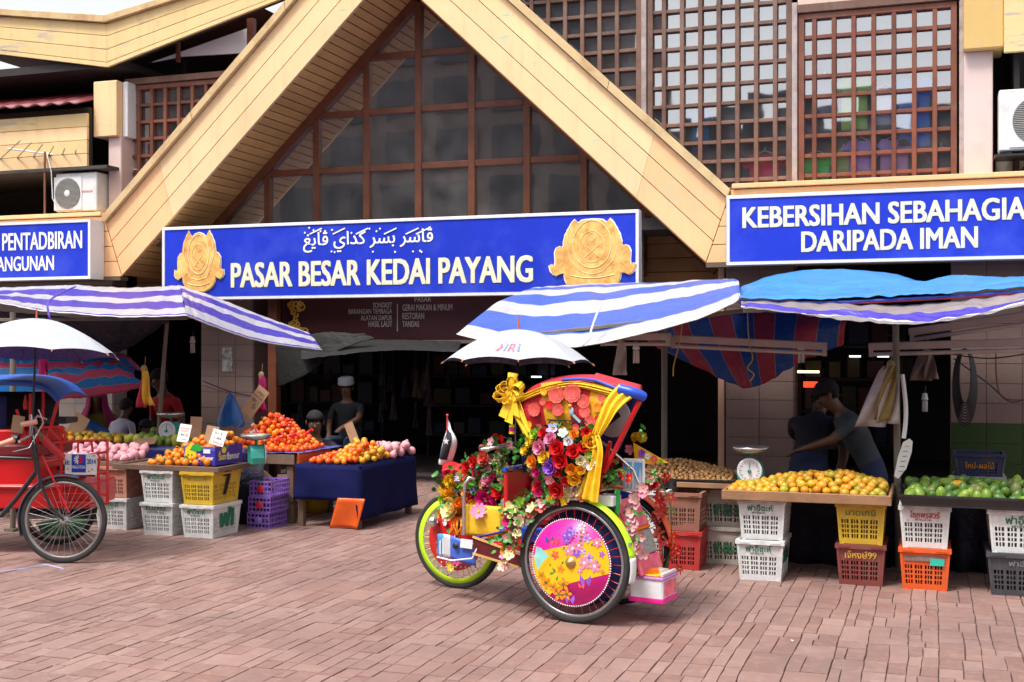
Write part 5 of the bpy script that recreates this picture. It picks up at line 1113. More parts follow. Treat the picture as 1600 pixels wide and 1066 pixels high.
n5 = heap('tangerine', 'red netted tangerine in the tall heap on the trestle', 'tangerine', 'tangerines on the trestle', nms, 0.03, NX0 - 0.12, TX1 - 0.0, TY0 + 0.0, TY0 + 0.52, TZ + 0.035, lambda u, v: 0.02 + 0.32 * min(1, 0.12 + 1.25 * v) * max(0.12, 1 - abs(u - 0.36) * 1.45), keep=1.7)
TGW = mat('white price tag', (0.75, 0.66, 0.66), 0.5); NET = mat('red net', (0.70, 0.02, 0.02), 0.4)
for k in range(16):
    u, v = RF.uniform(0.1, 0.95), RF.uniform(0.0, 0.7); z = TZ + 0.075 + 0.32 * min(1, 0.12 + 1.35 * v) * max(0.12, 1 - abs(u - 0.36) * 1.45)
    m = MB(); c = Vector((NX0 - 0.12 + (TX1 - NX0 + 0.12) * u, TY0 + 0.62 * v - 0.02, z)); R = Euler((RF.uniform(0.6, 1.3), RF.uniform(-0.5, 0.5), RF.random() * 3)).to_matrix()
    if k % 3 == 0: m.box(c, (0.06, 0.04, 0.002), R); tag(m.build('bag_label', TGW), 'small white label clipped on a tangerine net', 'label', 'labels on the tangerine nets')
    else:
        m.tube([c + R @ Vector((0.01 * q, 0.008 * sin(q * 2.0), 0.012 * q)) for q in range(7)], [0.004, 0.012, 0.016, 0.014, 0.008, 0.01, 0.018], 6); tag(m.build('net_knot', NET), 'twisted red neck of a tangerine net', 'net', 'necks of the tangerine nets')
# on the blue cloth
n6 = heap('tangerine', 'red orange tangerine on the blue cloth near the seated man in black', 'tangerine', 'tangerines on the blue cloth', nms, 0.03, CX0 + 0.1, CX1 - 0.12, CY0 + 0.03, CY0 + 0.5, CZ + 0.014, lambda u, v: 0.02 + 0.16 * min(1, 0.15 + 1.5 * v) * (0.25 + 0.75 * u), keep=1.7)
n7 = heap('orange', 'orange stacked on the blue cloth between tangerines and pink apples', 'orange', 'oranges on the blue cloth', oms[:3], 0.036, CX1 - 0.30, CX1 - 0.02, CY0 + 0.12, CY0 + 0.62, CZ + 0.014, lambda u, v: 0.03 + 0.17 * min(1, 0.2 + 1.4 * v) * (1 - 0.5 * u), keep=1.7)
PK = mat('pink foam sleeve', (0.72, 0.33, 0.38), 0.7, 0.08, 30, island=0.12, bump=0.6, bscale=90)
pm = MB(); pm.lathe([(1e-4, -0.036), (0.02, -0.035), (0.036, -0.018), (0.04, 0.002), (0.034, 0.022), (0.02, 0.04), (0.010, 0.05), (0.012, 0.056), (1e-4, 0.05)], (0, 0, 0), 12); pme = pm.mesh('apple', PK)
n8 = heap('apple', 'pink foam wrapped apple on the blue cloth', 'apple', 'wrapped apples on the blue cloth', [pme], 0.04, CX1 - 0.28, CX1 - 0.02, CY0 + 0.66, CY0 + 1.14, CZ + 0.014, lambda u, v: 0.12, tilt=False)
PX0, PX1 = xat(60, LY0 + 0.2), LX0 - 0.06
n9 = heap('apple', 'pale pink foam wrapped apple on the board behind the red rack', 'apple', 'wrapped apples by the red trishaw', [pme], 0.043, PX0, PX1, LY0 + 0.22, LY0 + 0.6, 0.568, lambda u, v: 0.05 + 0.09 * v, tilt=False)
GO = [ballmesh('orange', 0.036, OR2, (1, 1, 0.92)), ballmesh('orange', 0.036, OR3, (1, 1, 0.9)), oms[0]]
n10 = heap('orange', 'greenish orange on the blue covered table behind the pink apples', 'orange', 'oranges on the back table', GO, 0.038, xat(60, 9.5), xat(190, 9.5), 9.46, 9.72, 0.662, lambda u, v: 0.04 + 0.08 * min(1, 2 * v) * (1.1 - u * 0.7), keep=1.7)
YM = fmat('yellow green mango skin', (0.42, 0.40, 0.05), 0.45, col2=(0.25, 0.33, 0.04)); yms = [ballmesh('mango', 0.05, YM, (1.35, 0.85, 0.8)), ballmesh('mango', 0.05, MG2, (1.3, 0.85, 0.8))]
n11 = heap('mango', 'large yellow green mango at the thin leaning pole', 'mango', 'mangoes on the back table', yms, 0.055, xat(196, 9.5), xat(300, 9.5), 9.46, 9.95, 0.662, lambda u, v: 0.05 + 0.07 * v, flatz=0.8)
print('fruit', n1, n2, n3, n4, n5, n6, n7, n8, n9, n10, n11)
# ================================================================== flowers
def petal(mb, base, d, nrm_, L, W, cup, mi=0, nu=3):
    """one petal: a small cupped sheet starting at base, growing along d, curling towards nrm_"""
    d = d.normalized(); nrm_ = (nrm_ - d * nrm_.dot(d)).normalized(); x = d.cross(nrm_); vs = []; fs = []
    for i in range(nu + 1):
        t = i / nu; w = W * (0.35 + 0.65 * sin(pi * min(1, 0.18 + 0.62 * t))) * (1 if i < nu else 0.75)
        for q in (-1, 0, 1): vs.append(base + d * (L * t * cos(cup * t)) + nrm_ * (L * t * sin(cup * t) + abs(q) * W * 0.22) + x * (q * w))
    for i in range(nu):
        for q in (0, 1): fs.append((i * 3 + q, i * 3 + q + 1, i * 3 + q + 4, i * 3 + q + 3))
    mb.add(vs, fs, mi, True)
def f_rose(r):
    m = MB(); R = random.Random(3)
    m.ball((0, 0, 0.30 * r), 0.22 * r, 7, 5)
    for n, rr, L, W, up in ((4, 0.12, 0.55, 0.30, 1.15), (5, 0.2, 0.75, 0.38, 0.8), (6, 0.22, 0.95, 0.42, 0.38), (6, 0.2, 1.0, 0.42, 0.05)):
        o = R.random() * 6
        for k in range(n):
            a = o + 2 * pi * k / n; c = Vector((cos(a), sin(a), 0)); dirn = c * cos(up) + Z3 * sin(up)
            petal(m, c * rr * r * 0.5 + Z3 * (0.02 * r), dirn, Z3 * cos(up) - c * sin(up), L * r, W * r, 0.35)
    return m
def f_daisy(r, n=9, W=0.24):
    m = MB()
    for k in range(n):
        a = 2 * pi * k / n; c = Vector((cos(a), sin(a), 0.12)); petal(m, c * 0.12 * r, c, Z3, r * 0.95, W * r, 0.25)
    m.ball((0, 0, 0.08 * r), 0.22 * r, 8, 5, 1, (1, 1, 0.6)); return m
def f_marigold(r):
    m = MB(); R = random.Random(9)
    for k in range(46):
        z = 1 - 1.05 * (k + 0.5) / 46; a = k * 2.4; q = math.sqrt(max(0, 1 - z * z)); d = Vector((q * cos(a), q * sin(a), z)); s = d.cross(Vector((0.3, 0.2, 0.9))).normalized()
        petal(m, d * 0.45 * r, (d + s * 0.2 * R.uniform(-1, 1)), s.cross(d), r * 0.58, 0.2 * r, 0.5, 0, 2)
    m.ball((0, 0, 0), 0.5 * r, 7, 5); return m
def f_rosette():
    m = MB()
    for n, L, W, z in ((9, 1.0, 0.36, 0), (7, 0.72, 0.30, 0.10), (5, 0.45, 0.22, 0.2)):
        for k in range(n): a = 2 * pi * k / n + n; c = Vector((cos(a), sin(a), 0.15)); petal(m, Vector((0, 0, z)), c, Z3, L, W, 0.3)
    return m
FLM = {}
PETM = lambda n, c: mat('petal ' + n, c, 0.55, 0.16, 30, island=0.15)
PCOL = {'red': (0.62, 0.008, 0.012), 'crimson': (0.42, 0.004, 0.03), 'orange': (0.80, 0.25, 0.01), 'yellow': (0.80, 0.52, 0.015), 'gold': (0.85, 0.42, 0.01), 'cream': (0.78, 0.68, 0.36), 'pale': (0.80, 0.70, 0.30), 'pink': (0.72, 0.22, 0.36), 'blush': (0.78, 0.40, 0.44), 'magenta': (0.66, 0.01, 0.20), 'purple': (0.32, 0.09, 0.62), 'lilac': (0.48, 0.36, 0.78), 'white': (0.78, 0.75, 0.78), 'lime': (0.42, 0.62, 0.04), 'coral': (0.72, 0.10, 0.08), 'green': (0.10, 0.42, 0.04)}
CENT = mat('flower centre', (0.66, 0.40, 0.02), 0.7)
def fmesh(kind, col):
    k = (kind, col)
    if k not in FLM:
        b = {'rose': lambda: f_rose(1.0), 'daisy': lambda: f_daisy(1.0), 'blossom': lambda: f_daisy(1.0, 5, 0.4), 'star': lambda: f_daisy(1.0, 6, 0.2), 'marigold': lambda: f_marigold(1.0), 'rosette': f_rosette}[kind]()
        FLM[k] = b.mesh('flower_%s' % kind, [PETM(col, PCOL[col]), CENT])
    return FLM[k]
LEAFM = mat('plastic leaf', (0.055, 0.22, 0.03), 0.45, 0.2, 20, island=0.35)
def leaf(mb, p, d, n_, L, W): petal(mb, Vector(p), Vector(d), Vector(n_), L, W, 0.5, 0, 2)
# ================================================================== decorated trishaw
RZT = math.atan2(-0.18, 0.982)
TA = atz(897, 973); FX = Vector((0.9836, -0.1803, 0)); FYv = Vector((0.1803, 0.9836, 0))
TR = 0.44; T0 = Vector((TA.x, TA.y, 0)) + FYv * TR
def tp(px_, py_, yl):
    """photo pixel on the trishaw's own lengthwise plane y = yl, in trishaw coordinates"""
    r_ = ray(px_, py_); o = Vector((0, 0, CH)) - T0; k = (yl - o.dot(FYv)) / Vector((r_.x, r_.y, 0)).dot(FYv)
    p = o + r_ * k; return Vector((p.dot(FX), yl, p.z))
tri = thing('trishaw', 'pedal trishaw smothered in flowers with red and yellow hood and magenta wheel disc', 'trishaw', T0, RZT)
RUB = mat('tyre rubber', (0.022, 0.021, 0.021), 0.75, 0.2, 10, dirt=(0.10, 0.085, 0.08), dirt_amt=0.25, dirt_scale=5)
CHROME = mat('worn chrome', (0.62, 0.62, 0.64), 0.22, 0.1, 9, metal=0.9)
REDP = mat('glossy red enamel', (0.55, 0.012, 0.015), 0.25, 0.1, 5)
LIME = mat('fluorescent lime enamel', (0.50, 0.85, 0.02), 0.35, 0.06)
MAG = mat('magenta print', (0.80, 0.012, 0.28), 0.35, 0.06); YEL = mat('yellow print', (0.88, 0.47, 0.008), 0.4, 0.08, 5)
NAVYF = mat('navy lining', (0.012, 0.02, 0.12), 0.7); BLUEV = mat('blue vinyl', (0.015, 0.07, 0.52), 0.35)
YELC = mat('yellow chiffon', (0.88, 0.55, 0.015), 0.6, 0.12, 14, bump=0.4, bscale=25)
PINKP = mat('pink print panel', (0.78, 0.12, 0.22), 0.4, 0.35, 16, dirt=(0.75, 0.5, 0.15), dirt_amt=0.8, dirt_scale=13); ORGE = mat('orange piping', (0.82, 0.20, 0.01), 0.4)
def wheel(parent, c, R, rimcol, spokecol, disc, n=36, steer=0.0, tw=0.042, rr=0.0):
    """one wheel standing in the parent's x-z plane: part wheel > tyre, rim, spokes, hub, disc"""
    Rx = Matrix.Rotation(radians(90), 3, 'X') ; c = Vector(c)
    m = MB(); m.tube([Vector((0.034 * cos(0), 0, 0)), Vector((0.0, 0.0, 0))][:0] or [Vector((0, -0.05, 0)), Vector((0, 0.05, 0))], 0.012, 8); w = m.build('wheel', CHROME, parent, local=True); w.location = c; w.rotation_euler = (0, 0, steer)
    m = MB(); m.lathe([(R - 0.036, -0.014), (R - 0.027, -tw * 0.40), (R - 0.012, -tw * 0.5), (R - 0.002, -tw * 0.28), (R, 0), (R - 0.002, tw * 0.28), (R - 0.012, tw * 0.5), (R - 0.027, tw * 0.40), (R - 0.036, 0.014)], (0, 0, 0), 64, Rx); m.build('tyre', RUB, w, local=True)
    m = MB(); m.lathe([(R - 0.049, -0.012), (R - 0.045, -0.015), (R - 0.034, -0.015), (R - 0.032, -0.010), (R - 0.040, 0), (R - 0.032, 0.010), (R - 0.034, 0.015), (R - 0.045, 0.015), (R - 0.049, 0.012), (R - 0.049, -0.012)], (0, 0, 0), 64, Rx); m.build('rim', rimcol, w, local=True)
    m = MB()
    for k in range(n):
        a = 2 * pi * k / n; b = a + (0.28 if k % 2 else -0.28); s = 0.026 if k % 4 < 2 else -0.026
        m.tube([(0.02 * cos(b), s, 0.02 * sin(b)), ((R - 0.047) * cos(a), s * 0.15, (R - 0.047) * sin(a))], 0.0015 if spokecol not in (REDP, LIME) else 0.0026, 4, cap=False)
    m.build('spokes', spokecol, w, local=True)
    m = MB(); m.lathe([(1e-4, -0.05), (0.012, -0.05), (0.013, -0.035), (0.024, -0.033), (0.024, -0.024), (0.014, -0.022), (0.014, 0.022), (0.024, 0.024), (0.024, 0.034), (1e-4, 0.04)], (0, 0, 0), 16, Rx); m.build('hub', CHROME, w, local=True)
    return w
def disc_poly(pts, R, y, mi, mb):
    """flat print piece on a wheel disc, facing the viewer (-y)"""
    k = len(pts); mb.add([Vector((x * R, y, z * R)) for x, z in pts], [tuple(range(k))], mi)
def decal_flower(mb, x, z, r, n, R, y, mi, mc, rot=0.0, W=0.5):
    for k in range(n):
        a = rot + 2 * pi * k / n; ca, sa = cos(a), sin(a); P = [(0.1, 0), (0.5, -W * 0.55), (0.85, -W * 0.4), (1.0, 0), (0.85, W * 0.4), (0.5, W * 0.55)]
        disc_poly([(x + r * (p * ca - q * sa), z + r * (p * sa + q * ca)) for p, q in P], R, y - 0.0004 * k, mi, mb)
    disc_poly([(x + r * 0.25 * cos(t), z + r * 0.25 * sin(t)) for t in [pi * q / 4 for q in range(8)]], R, y - 0.0004 * n - 0.0004, mc, mb)
# ---- near wheel with the printed disc
RA = 0.346
wA = wheel(tri, (0, -TR, RA), RA, mat('dark steel rim', (0.40, 0.40, 0.42), 0.3, metal=0.8), REDP, None)
RD = 0.243; Rx90 = Matrix.Rotation(radians(90), 3, 'X')
m = MB(); m.lathe([(1e-4, 0.006), (RD, 0.006), (RD, 0.0)], (0, -0.036, 0), 56, Rx90); m.build('disc', MAG, wA, local=True)
m = MB(); R7 = random.Random(4)
ycol = [YEL, PETM('purple', PCOL['purple']), PETM('pink', PCOL['pink']), PETM('lilac', PCOL['lilac']), PETM('orange', PCOL['orange']), LEAFM, PETM('cream', PCOL['cream']), mat('teal print', (0.25, 0.62, 0.58), 0.4, 0.2, 20), mat('blue print', (0.04, 0.09, 0.5), 0.4), PETM('coral', PCOL['coral']), PETM('white', PCOL['white'])]
circ = lambda a: (0.985 * cos(a), 0.985 * sin(a))
band = [(-0.66, 0.24), (0.0, 0.42), (0.74, 0.62)] + [circ(radians(a)) for a in (35, 22, 10, 0, -10)] + [(0.0, -0.47), (-0.28, -0.58), (-0.55, -0.80)] + [circ(radians(a)) for a in (226, 215, 205, 195, 185, 175)]
disc_poly(band, RD, -0.0435, 0, m)
YD = -0.045
for x, z, r_, n_, mi, mc in ((-0.02, 0.64, 0.13, 7, 1, 3), (-0.14, 0.62, 0.11, 6, 1, 3), (-0.02, 0.76, 0.11, 6, 1, 3), (-0.10, 0.50, 0.10, 6, 1, 3), (0.10, 0.72, 0.10, 5, 3, 1), (0.06, 0.34, 0.15, 6, 2, 10), (0.22, 0.42, 0.13, 5, 2, 10), (-0.06, 0.26, 0.12, 5, 2, 10), (0.16, 0.24, 0.12, 6, 1, 3), (0.30, 0.30, 0.10, 5, 3, 10), (0.34, 0.74, 0.13, 5, 2, 10), (0.30, 0.86, 0.10, 5, 10, 2), (0.42, 0.60, 0.12, 5, 3, 1), (0.36, 0.03, 0.16, 6, 2, 10), (0.62, -0.02, 0.16, 6, 2, 10), (0.48, 0.16, 0.13, 5, 3, 1), (0.68, 0.52, 0.13, 6, 2, 10), (0.80, 0.26, 0.08, 5, 1, 2), (0.24, -0.16, 0.08, 5, 2, 10), (0.82, -0.14, 0.06, 5, 9, 0), (-0.40, 0.15, 0.11, 5, 9, 4),
                         (-0.64, -0.52, 0.15, 5, 4, 5), (-0.30, -0.76, 0.16, 5, 4, 5), (-0.18, -0.52, 0.17, 5, 4, 5), (-0.10, -0.74, 0.14, 5, 4, 5), (-0.44, -0.60, 0.12, 5, 4, 5), (-0.76, -0.36, 0.11, 5, 4, 5), (-0.26, -0.16, 0.10, 5, 4, 9)):
    decal_flower(m, x, z, r_, n_, RD, YD - 0.0006 * R7.randint(0, 3), mi, mc, R7.random() * 2)
for x, z, a, s in ((-0.56, -0.32, 0.4, 0.17), (-0.38, -0.26, 2.4, 0.15), (-0.38, -0.46, 1.2, 0.14), (0.52, 0.42, 0.8, 0.14), (0.28, 0.58, 2.0, 0.13), (0.20, 0.52, 0.3, 0.12), (-0.52, -0.14, 1.9, 0.10), (-0.24, -0.06, 0.9, 0.11), (0.72, 0.06, 2.8, 0.12), (-0.14, 0.36, 4.0, 0.12)):
    P = [(0, 0), (0.4, 0.22), (1, 0), (0.4, -0.22)]; disc_poly([(x + s * (p * cos(a) - q * sin(a)), z + s * (p * sin(a) + q * cos(a))) for p, q in P], RD, -0.0442, 5, m)
disc_poly([(-0.95, 0.05), (-0.90, 0.30), (-0.78, 0.28), (-0.60, 0.14), (-0.56, 0.08), (-0.70, -0.10), (-0.82, -0.24), (-0.88, -0.22)], RD, -0.0444, 7, m)          # tea cup
disc_poly([(-0.58, 0.10), (-0.56, 0.02), (-0.70, -0.16), (-0.82, -0.25), (-0.84, -0.20), (-0.72, -0.04)], RD, -0.0448, 0, m)
for x, z, s, mi in ((-0.56, 0.48, 0.11, 8), (-0.42, 0.44, 0.11, 9), (0.38, -0.40, 0.15, 1), (-0.02, -0.86, 0.13, 1), (0.28, -0.52, 0.08, 9)):                       # butterflies
    for q in (-1, 1): disc_poly([(x, z), (x + q * s * 0.9, z + s), (x + q * s, z + s * 0.2), (x + q * s * 0.6, z - s * 0.7)], RD, -0.0446, mi, m)
m.build('disc_print', ycol, wA, local=True)
m = MB()
for k in range(110): a = 2 * pi * k / 110; m.ball((RD * 1.01 * cos(a), -0.040, RD * 1.01 * sin(a)), 0.0052, 6, 4)
m.build('pearl_ring', mat('pearl bead', (0.78, 0.72, 0.74), 0.25), wA, local=True)
m = MB(); m.lathe([(1e-4, 0.022), (0.014, 0.02), (0.022, 0.01), (0.03, 0.006), (0.034, 0)], (0, -0.045, 0), 18, Rx90); m.build('axle_cap', mat('brass cap', (0.5, 0.32, 0.12), 0.3, metal=0.8), wA, local=True)
YC = 0.14
wC = wheel(tri, (0, YC, RA), RA, CHROME, REDP, None)
m = MB(); m.lathe([(1e-4, 0.0), (RD, 0.0)], (0, 0.02, 0), 40, Rx90); m.build('disc', MAG, wC, local=True)
m = MB(); m.lathe([(1e-4, 0.0), (RA - 0.07, 0.0), (RA - 0.07, 0.004), (1e-4, 0.004)], (0.0, -0.375, RA + 0.01), 40, Rx90); m.build('wheel_guard', NAVYF, tri, local=True)
# ---- far left wheel: lime rim, red disc with flowers
RBw = 0.315; XB, YB = -1.10, 0.08
wB = wheel(tri, (XB, YB, RBw), RBw, LIME, LIME, None, steer=0.05)
m = MB(); m.lathe([(RBw - 0.066, 0.012), (RBw - 0.033, 0.012), (RBw - 0.033, 0.0)], (0, -0.006, 0), 64, Rx90); m.build('rim_band', LIME, wB, local=True)
m = MB(); m.lathe([(1e-4, 0.006), (0.185, 0.006), (0.195, 0.0)], (0, -0.034, 0), 48, Rx90); m.build('disc', REDP, wB, local=True)
for x, z, r_, kd, col in ((-0.115, 0.0, 0.05, 'daisy', 'pink'), (0.02, -0.11, 0.05, 'daisy', 'magenta'), (0.10, -0.05, 0.035, 'daisy', 'gold'), (-0.02, -0.165, 0.035, 'daisy', 'yellow'), (-0.06, 0.12, 0.03, 'daisy', 'white'), (-0.05, -0.09, 0.03, 'blossom', 'red'), (0.13, 0.07, 0.04, 'rose', 'orange')):
    inst('flower', fmesh(kd, col), (x, -0.045, z), (radians(90), 0, x * 9), r_, parent=wB)
m = MB()
for k in range(6): m.tube([(-0.13 + 0.05 * k, -0.05, 0.03 * sin(k)), (-0.12 + 0.05 * k, -0.055, -0.07 - 0.02 * cos(k * 2))], 0.004, 5)
m.build('bead_fringe', mat('silver bead', (0.6, 0.58, 0.55), 0.25, metal=0.6), wB, local=True)
# ---- mudguards
def mudguard(name, yc, zc, R, a0, a1, w, m_, xc=0.0, parent=tri, n=40):
    g_ = MB()
    def fn(u, v):
        a = radians(a0 + (a1 - a0) * u); q = (v - 0.5) * 2; rr = R - 0.014 * q * q
        return (xc + rr * cos(a), yc + q * w / 2, zc + rr * sin(a))
    g_.sheet(fn, n, 6); return g_.build(name, m_, parent, solid=0.003, local=True)
mg = mudguard('mudguard', -TR, RA, RA + 0.030, 140, 8, 0.075, LIME)
mudguard('mudguard_flap', -TR, RA, RA + 0.031, 8, -14, 0.075, WHITEP, n=8)
mudguard('mudguard', YC, RA, RA + 0.030, 140, -5, 0.075, mat('orange red enamel', (0.75, 0.10, 0.02), 0.3))
for a in (78, 20): m = MB(); m.box((cos(radians(a)) * (RA + 0.034), -TR - 0.03, RA + sin(radians(a)) * (RA + 0.034)), (0.018, 0.012, 0.018)); m.build('mudguard_bolt', CHROME, tri, local=True)
# ---- carriage: floor, seat box, dark red side board, backrest with the lotus
SEATZ = 0.50
m = MB(); m.bb((-0.42, -0.36, 0.36), (0.24, 0.08, 0.40)); m.build('carriage_floor', REDP, tri, 0.006, local=True)
m = MB(); m.bb((-0.40, -0.34, 0.405), (0.18, 0.07, SEATZ)); m.build('seat_box', BLUEV, tri, 0.008, local=True)
m = MB(); m.bb((-0.36, -0.32, SEATZ + 0.002), (0.18, 0.06, SEATZ + 0.07)); m.build('seat', mat('red vinyl seat', (0.45, 0.01, 0.02), 0.35), tri, 0.02, local=True)
a, b, c, d = tp(742, 838, -0.30), tp(818, 866, -0.30), tp(815, 886, -0.30), tp(742, 864, -0.30)
m = MB(); m.prism([(p.x, p.z) for p in (a, b, c, d)], (0, -0.30, 0), X3, Z3, 0.02); sb_ = m.build('side_board', mat('dark red side board', (0.10, 0.008, 0.012), 0.4, 0.4, 20), tri, local=True)
m = MB(); m.bar(Vector((d.x, -0.325, d.z)), Vector((c.x, -0.325, c.z)), 0.008, 0.012); m.bar(Vector((a.x, -0.325, a.z)), Vector((b.x, -0.325, b.z)), 0.008, 0.012); m.build('gilt_edge', mat('gilt strip', (0.62, 0.38, 0.12), 0.35), sb_, local=True)
m = MB(); m.bb((a.x + 0.01, -0.30, a.z - 0.06), (-0.40, 0.06, a.z - 0.03)); m.build('step_board', REDP, tri, 0.004, local=True)
BX = -0.46
m = MB(); m.prism([(-0.44, 0.54), (0.20, 0.54), (0.20, 0.80), (0.12, 0.83), (-0.44, 0.83)], (BX, 0, 0), Y3, Z3, 0.025); bk = m.build('back_panel', REDP, tri, 0.006, local=True)
inst('flower', fmesh('daisy', 'blush'), (BX + 0.03, -0.12, 0.70), (0, radians(90), 0), 0.11, parent=bk); inst('flower', fmesh('daisy', 'pink'), (BX + 0.045, -0.12, 0.70), (0.4, radians(90), 0), 0.07, parent=bk)
inst('flower', fmesh('daisy', 'magenta'), (BX + 0.03, 0.10, 0.66), (0, radians(90), 0), 0.07, parent=bk)
m = MB(); m.tube([(BX + 0.01, -0.45, 0.845), (BX + 0.01, 0.22, 0.845)], 0.013, 8); m.build('back_rail', BLUEV, bk, local=True)
m = MB()
for k in range(5): m.tube([(BX + 0.01, -0.42 + 0.13 * k, 0.845), (BX + 0.01, -0.36 + 0.13 * k, 0.845)], 0.0145, 8)
m.build('rail_band', CHROME, bk, local=True)
# ---- hood: side panels, roof, rolled rim, posts
hp = [(812, 626), (832, 605), (862, 597), (900, 596), (930, 598), (962, 612)]
top = [tp(x, y, -0.42) for x, y in hp]; low = [tp(x, y, -0.42) for x, y in ((824, 682), (850, 684), (872, 680), (900, 677), (918, 678), (938, 677))]
HWD, SKW = 0.54, 0.22
hood = MB()
def roof(u, v):
    p = poly_at(top, u); y = -0.42 + HWD * v; return Vector((p.x - SKW * u * v, y, p.z + 0.03 * sin(pi * v)))
hood.sheet(roof, 24, 12); hd = hood.build('hood_roof', stripes('red chiffon over navy', [((0.62, 0.03, 0.05), 1)], 1, 0.6, crease=0.5, var=0.25), tri, solid=0.006, local=True)
sp = MB()
def sidef(u, v, y=-0.425):
    p = poly_at(top, u).lerp(poly_at(low, u), v); return Vector((p.x, y - 0.025 * sin(pi * v) - 0.008 * sin(u * 22) * v, p.z - 0.012 * sin(u * pi * 3) * v))
sp.sheet(sidef, 36, 14)
sidep = sp.build('hood_side', stripes('red and yellow quilt', [((0.66, 0.02, 0.035), 0.30), ((0.85, 0.45, 0.02), 0.26), ((0.66, 0.02, 0.035), 0.22), ((0.85, 0.45, 0.02), 0.22)], 1, 0.5, axis='X', crease=0.3, var=0.15, trans=0.25), tri, solid=0.003, local=True)
sp = MB(); sp.sheet(lambda u, v: sidef(u, v, -0.42 + HWD) - Vector((SKW * u, 0, 0)), 24, 8); sp.build('hood_side', REDP, tri, solid=0.003, local=True)
sp = MB(); sp.sheet(lambda u, v: Vector((top[0].x + 0.02 * v, -0.42 + HWD * u, top[0].z - (top[0].z - 0.83) * v)), 8, 4); sp.build('hood_back', NAVYF, tri, solid=0.004, local=True)
sp = MB(); sp.sheet(lambda u, v: sidef(u, v * 0.45, -0.445) + Vector((0, 0, 0.003)), 30, 6)
# printed roses on the side panel (raised appliques)
for px_, py_, r_, col in ((870, 616, 0.052, 'coral'), (895, 614, 0.055, 'coral'), (912, 627, 0.04, 'coral'), (872, 640, 0.036, 'coral'), (914, 643, 0.036, 'coral'), (835, 640, 0.04, 'coral'), (922, 658, 0.034, 'coral'), (858, 633, 0.026, 'red'), (934, 637, 0.026, 'orange'), (848, 628, 0.02, 'coral')):
    p = tp(px_, py_, -0.462); inst('flower', fmesh('rosette', col), p, (radians(90), px_ * 1.7, 0), (r_ * 1.1, r_ * 1.1, r_ * 0.4), parent=sidep)
m = MB(); a = tp(858, 657, -0.464)
for s in range(4):
    c = tp(862 + 16 * s, 662, -0.466); m.tube([c + Vector((0.03 * (1 - t / 14) * cos(t * 0.5), 0, 0.022 * (1 - t / 14) * sin(t * 0.5))) for t in range(13)], 0.0035, 5)
m.bar(tp(855, 656, -0.466), tp(915, 659, -0.466), 0.005, 0.007); m.build('scroll_print', BLACKP, sidep, local=True)
for px_, py_, c_ in ((826, 664, 'yellow'), (842, 668, 'coral'), (880, 672, 'gold'), (900, 668, 'coral'), (850, 612, 'gold'), (935, 655, 'red'), (940, 622, 'coral')): inst('flower', fmesh('rosette', c_), tp(px_, py_, -0.468), (radians(90), px_, 0), (0.024, 0.024, 0.01), parent=sidep)
m = MB(); c = tp(893, 643, -0.468); m.ball(c, 0.022, 9, 6, 0, (0.7, 0.35, 1.2)); m.ball(c + Vector((-0.008, -0.004, 0.030)), 0.013, 8, 5, 1); m.bar(c + Vector((0.01, 0, -0.02)), c + Vector((0.055, 0, -0.06)), 0.006, 0.014, mi=0); m.build('bird_print', [mat('bird blue', (0.3, 0.42, 0.5), 0.5), mat('bird orange', (0.7, 0.25, 0.03), 0.5)], sidep, local=True)
def ribbon(pts, w, name, m_, parent=tri, nrm_=(0, -1, 0), fold=0.010):
    P = [Vector(p) for p in pts]; mb = MB(); W = w if isinstance(w, list) else [w] * len(P)
    def fn(u, v):
        t = u * (len(P) - 1); i = min(int(t), len(P) - 2); f = t - i; p = poly_at(P, u); wd = W[i] * (1 - f) + W[i + 1] * f
        d = (poly_at(P, min(1, u + 0.02)) - poly_at(P, max(0, u - 0.02))).normalized(); x = d.cross(Vector(nrm_)).normalized()
        return p + x * (wd * (v - 0.5)) + Vector(nrm_) * (fold * sin(v * pi * 5 + u * 4))
    mb.sheet(fn, 28, 14); return mb.build(name, m_, parent, solid=0.002, local=True)
ribbon([tp(812, 624, -0.45), tp(850, 609, -0.46), tp(900, 601, -0.46), tp(962, 615, -0.45)], 0.035, 'swag', YELC)
ribbon([tp(978, 611, -0.45), tp(958, 630, -0.48), tp(944, 655, -0.49), tp(931, 681, -0.49)], [0.11, 0.10, 0.08, 0.045], 'swag', YELC)
ribbon([tp(931, 681, -0.49), tp(934, 705, -0.50), tp(926, 745, -0.50), tp(917, 782, -0.50)], [0.045, 0.075, 0.10, 0.13], 'swag', YELC, fold=0.014)
ribbon([tp(803, 622, -0.45), tp(810, 645, -0.47), tp(822, 672, -0.48), tp(832, 692, -0.48)], [0.07, 0.08, 0.06, 0.04], 'swag', YELC)
ribbon([tp(865, 765, -0.47), tp(862, 775, -0.5), tp(858, 786, -0.5)], [0.03, 0.05, 0.06], 'swag', YELC); ribbon([tp(870, 760, -0.5), tp(876, 775, -0.51), tp(882, 790, -0.5)], 0.03, 'swag', YELC)
bow = MB(); bc = tp(802, 612, -0.46)
for a, L_ in ((2.6, 0.085), (3.5, 0.12), (0.5, 0.075), (5.6, 0.07), (1.55, 0.10), (4.3, 0.09), (3.0, 0.10)):
    d = Vector((cos(a), -0.25, sin(a))).normalized(); up = Vector((-sin(a), -0.4, cos(a))).normalized(); pts = []
    for t in range(11):
        q = t / 10 * 2 * pi; pts.append(bc + d * (L_ * (0.5 - 0.5 * cos(q))) + up * (0.032 * sin(q)))
    o0 = len(bow.v)
    for t in range(10):
        n_ = d.cross(up).normalized() * 0.03; bow.add([pts[t] - n_, pts[t + 1] - n_, pts[t + 1] + n_, pts[t] + n_], [(0, 1, 2, 3)], 0, True)
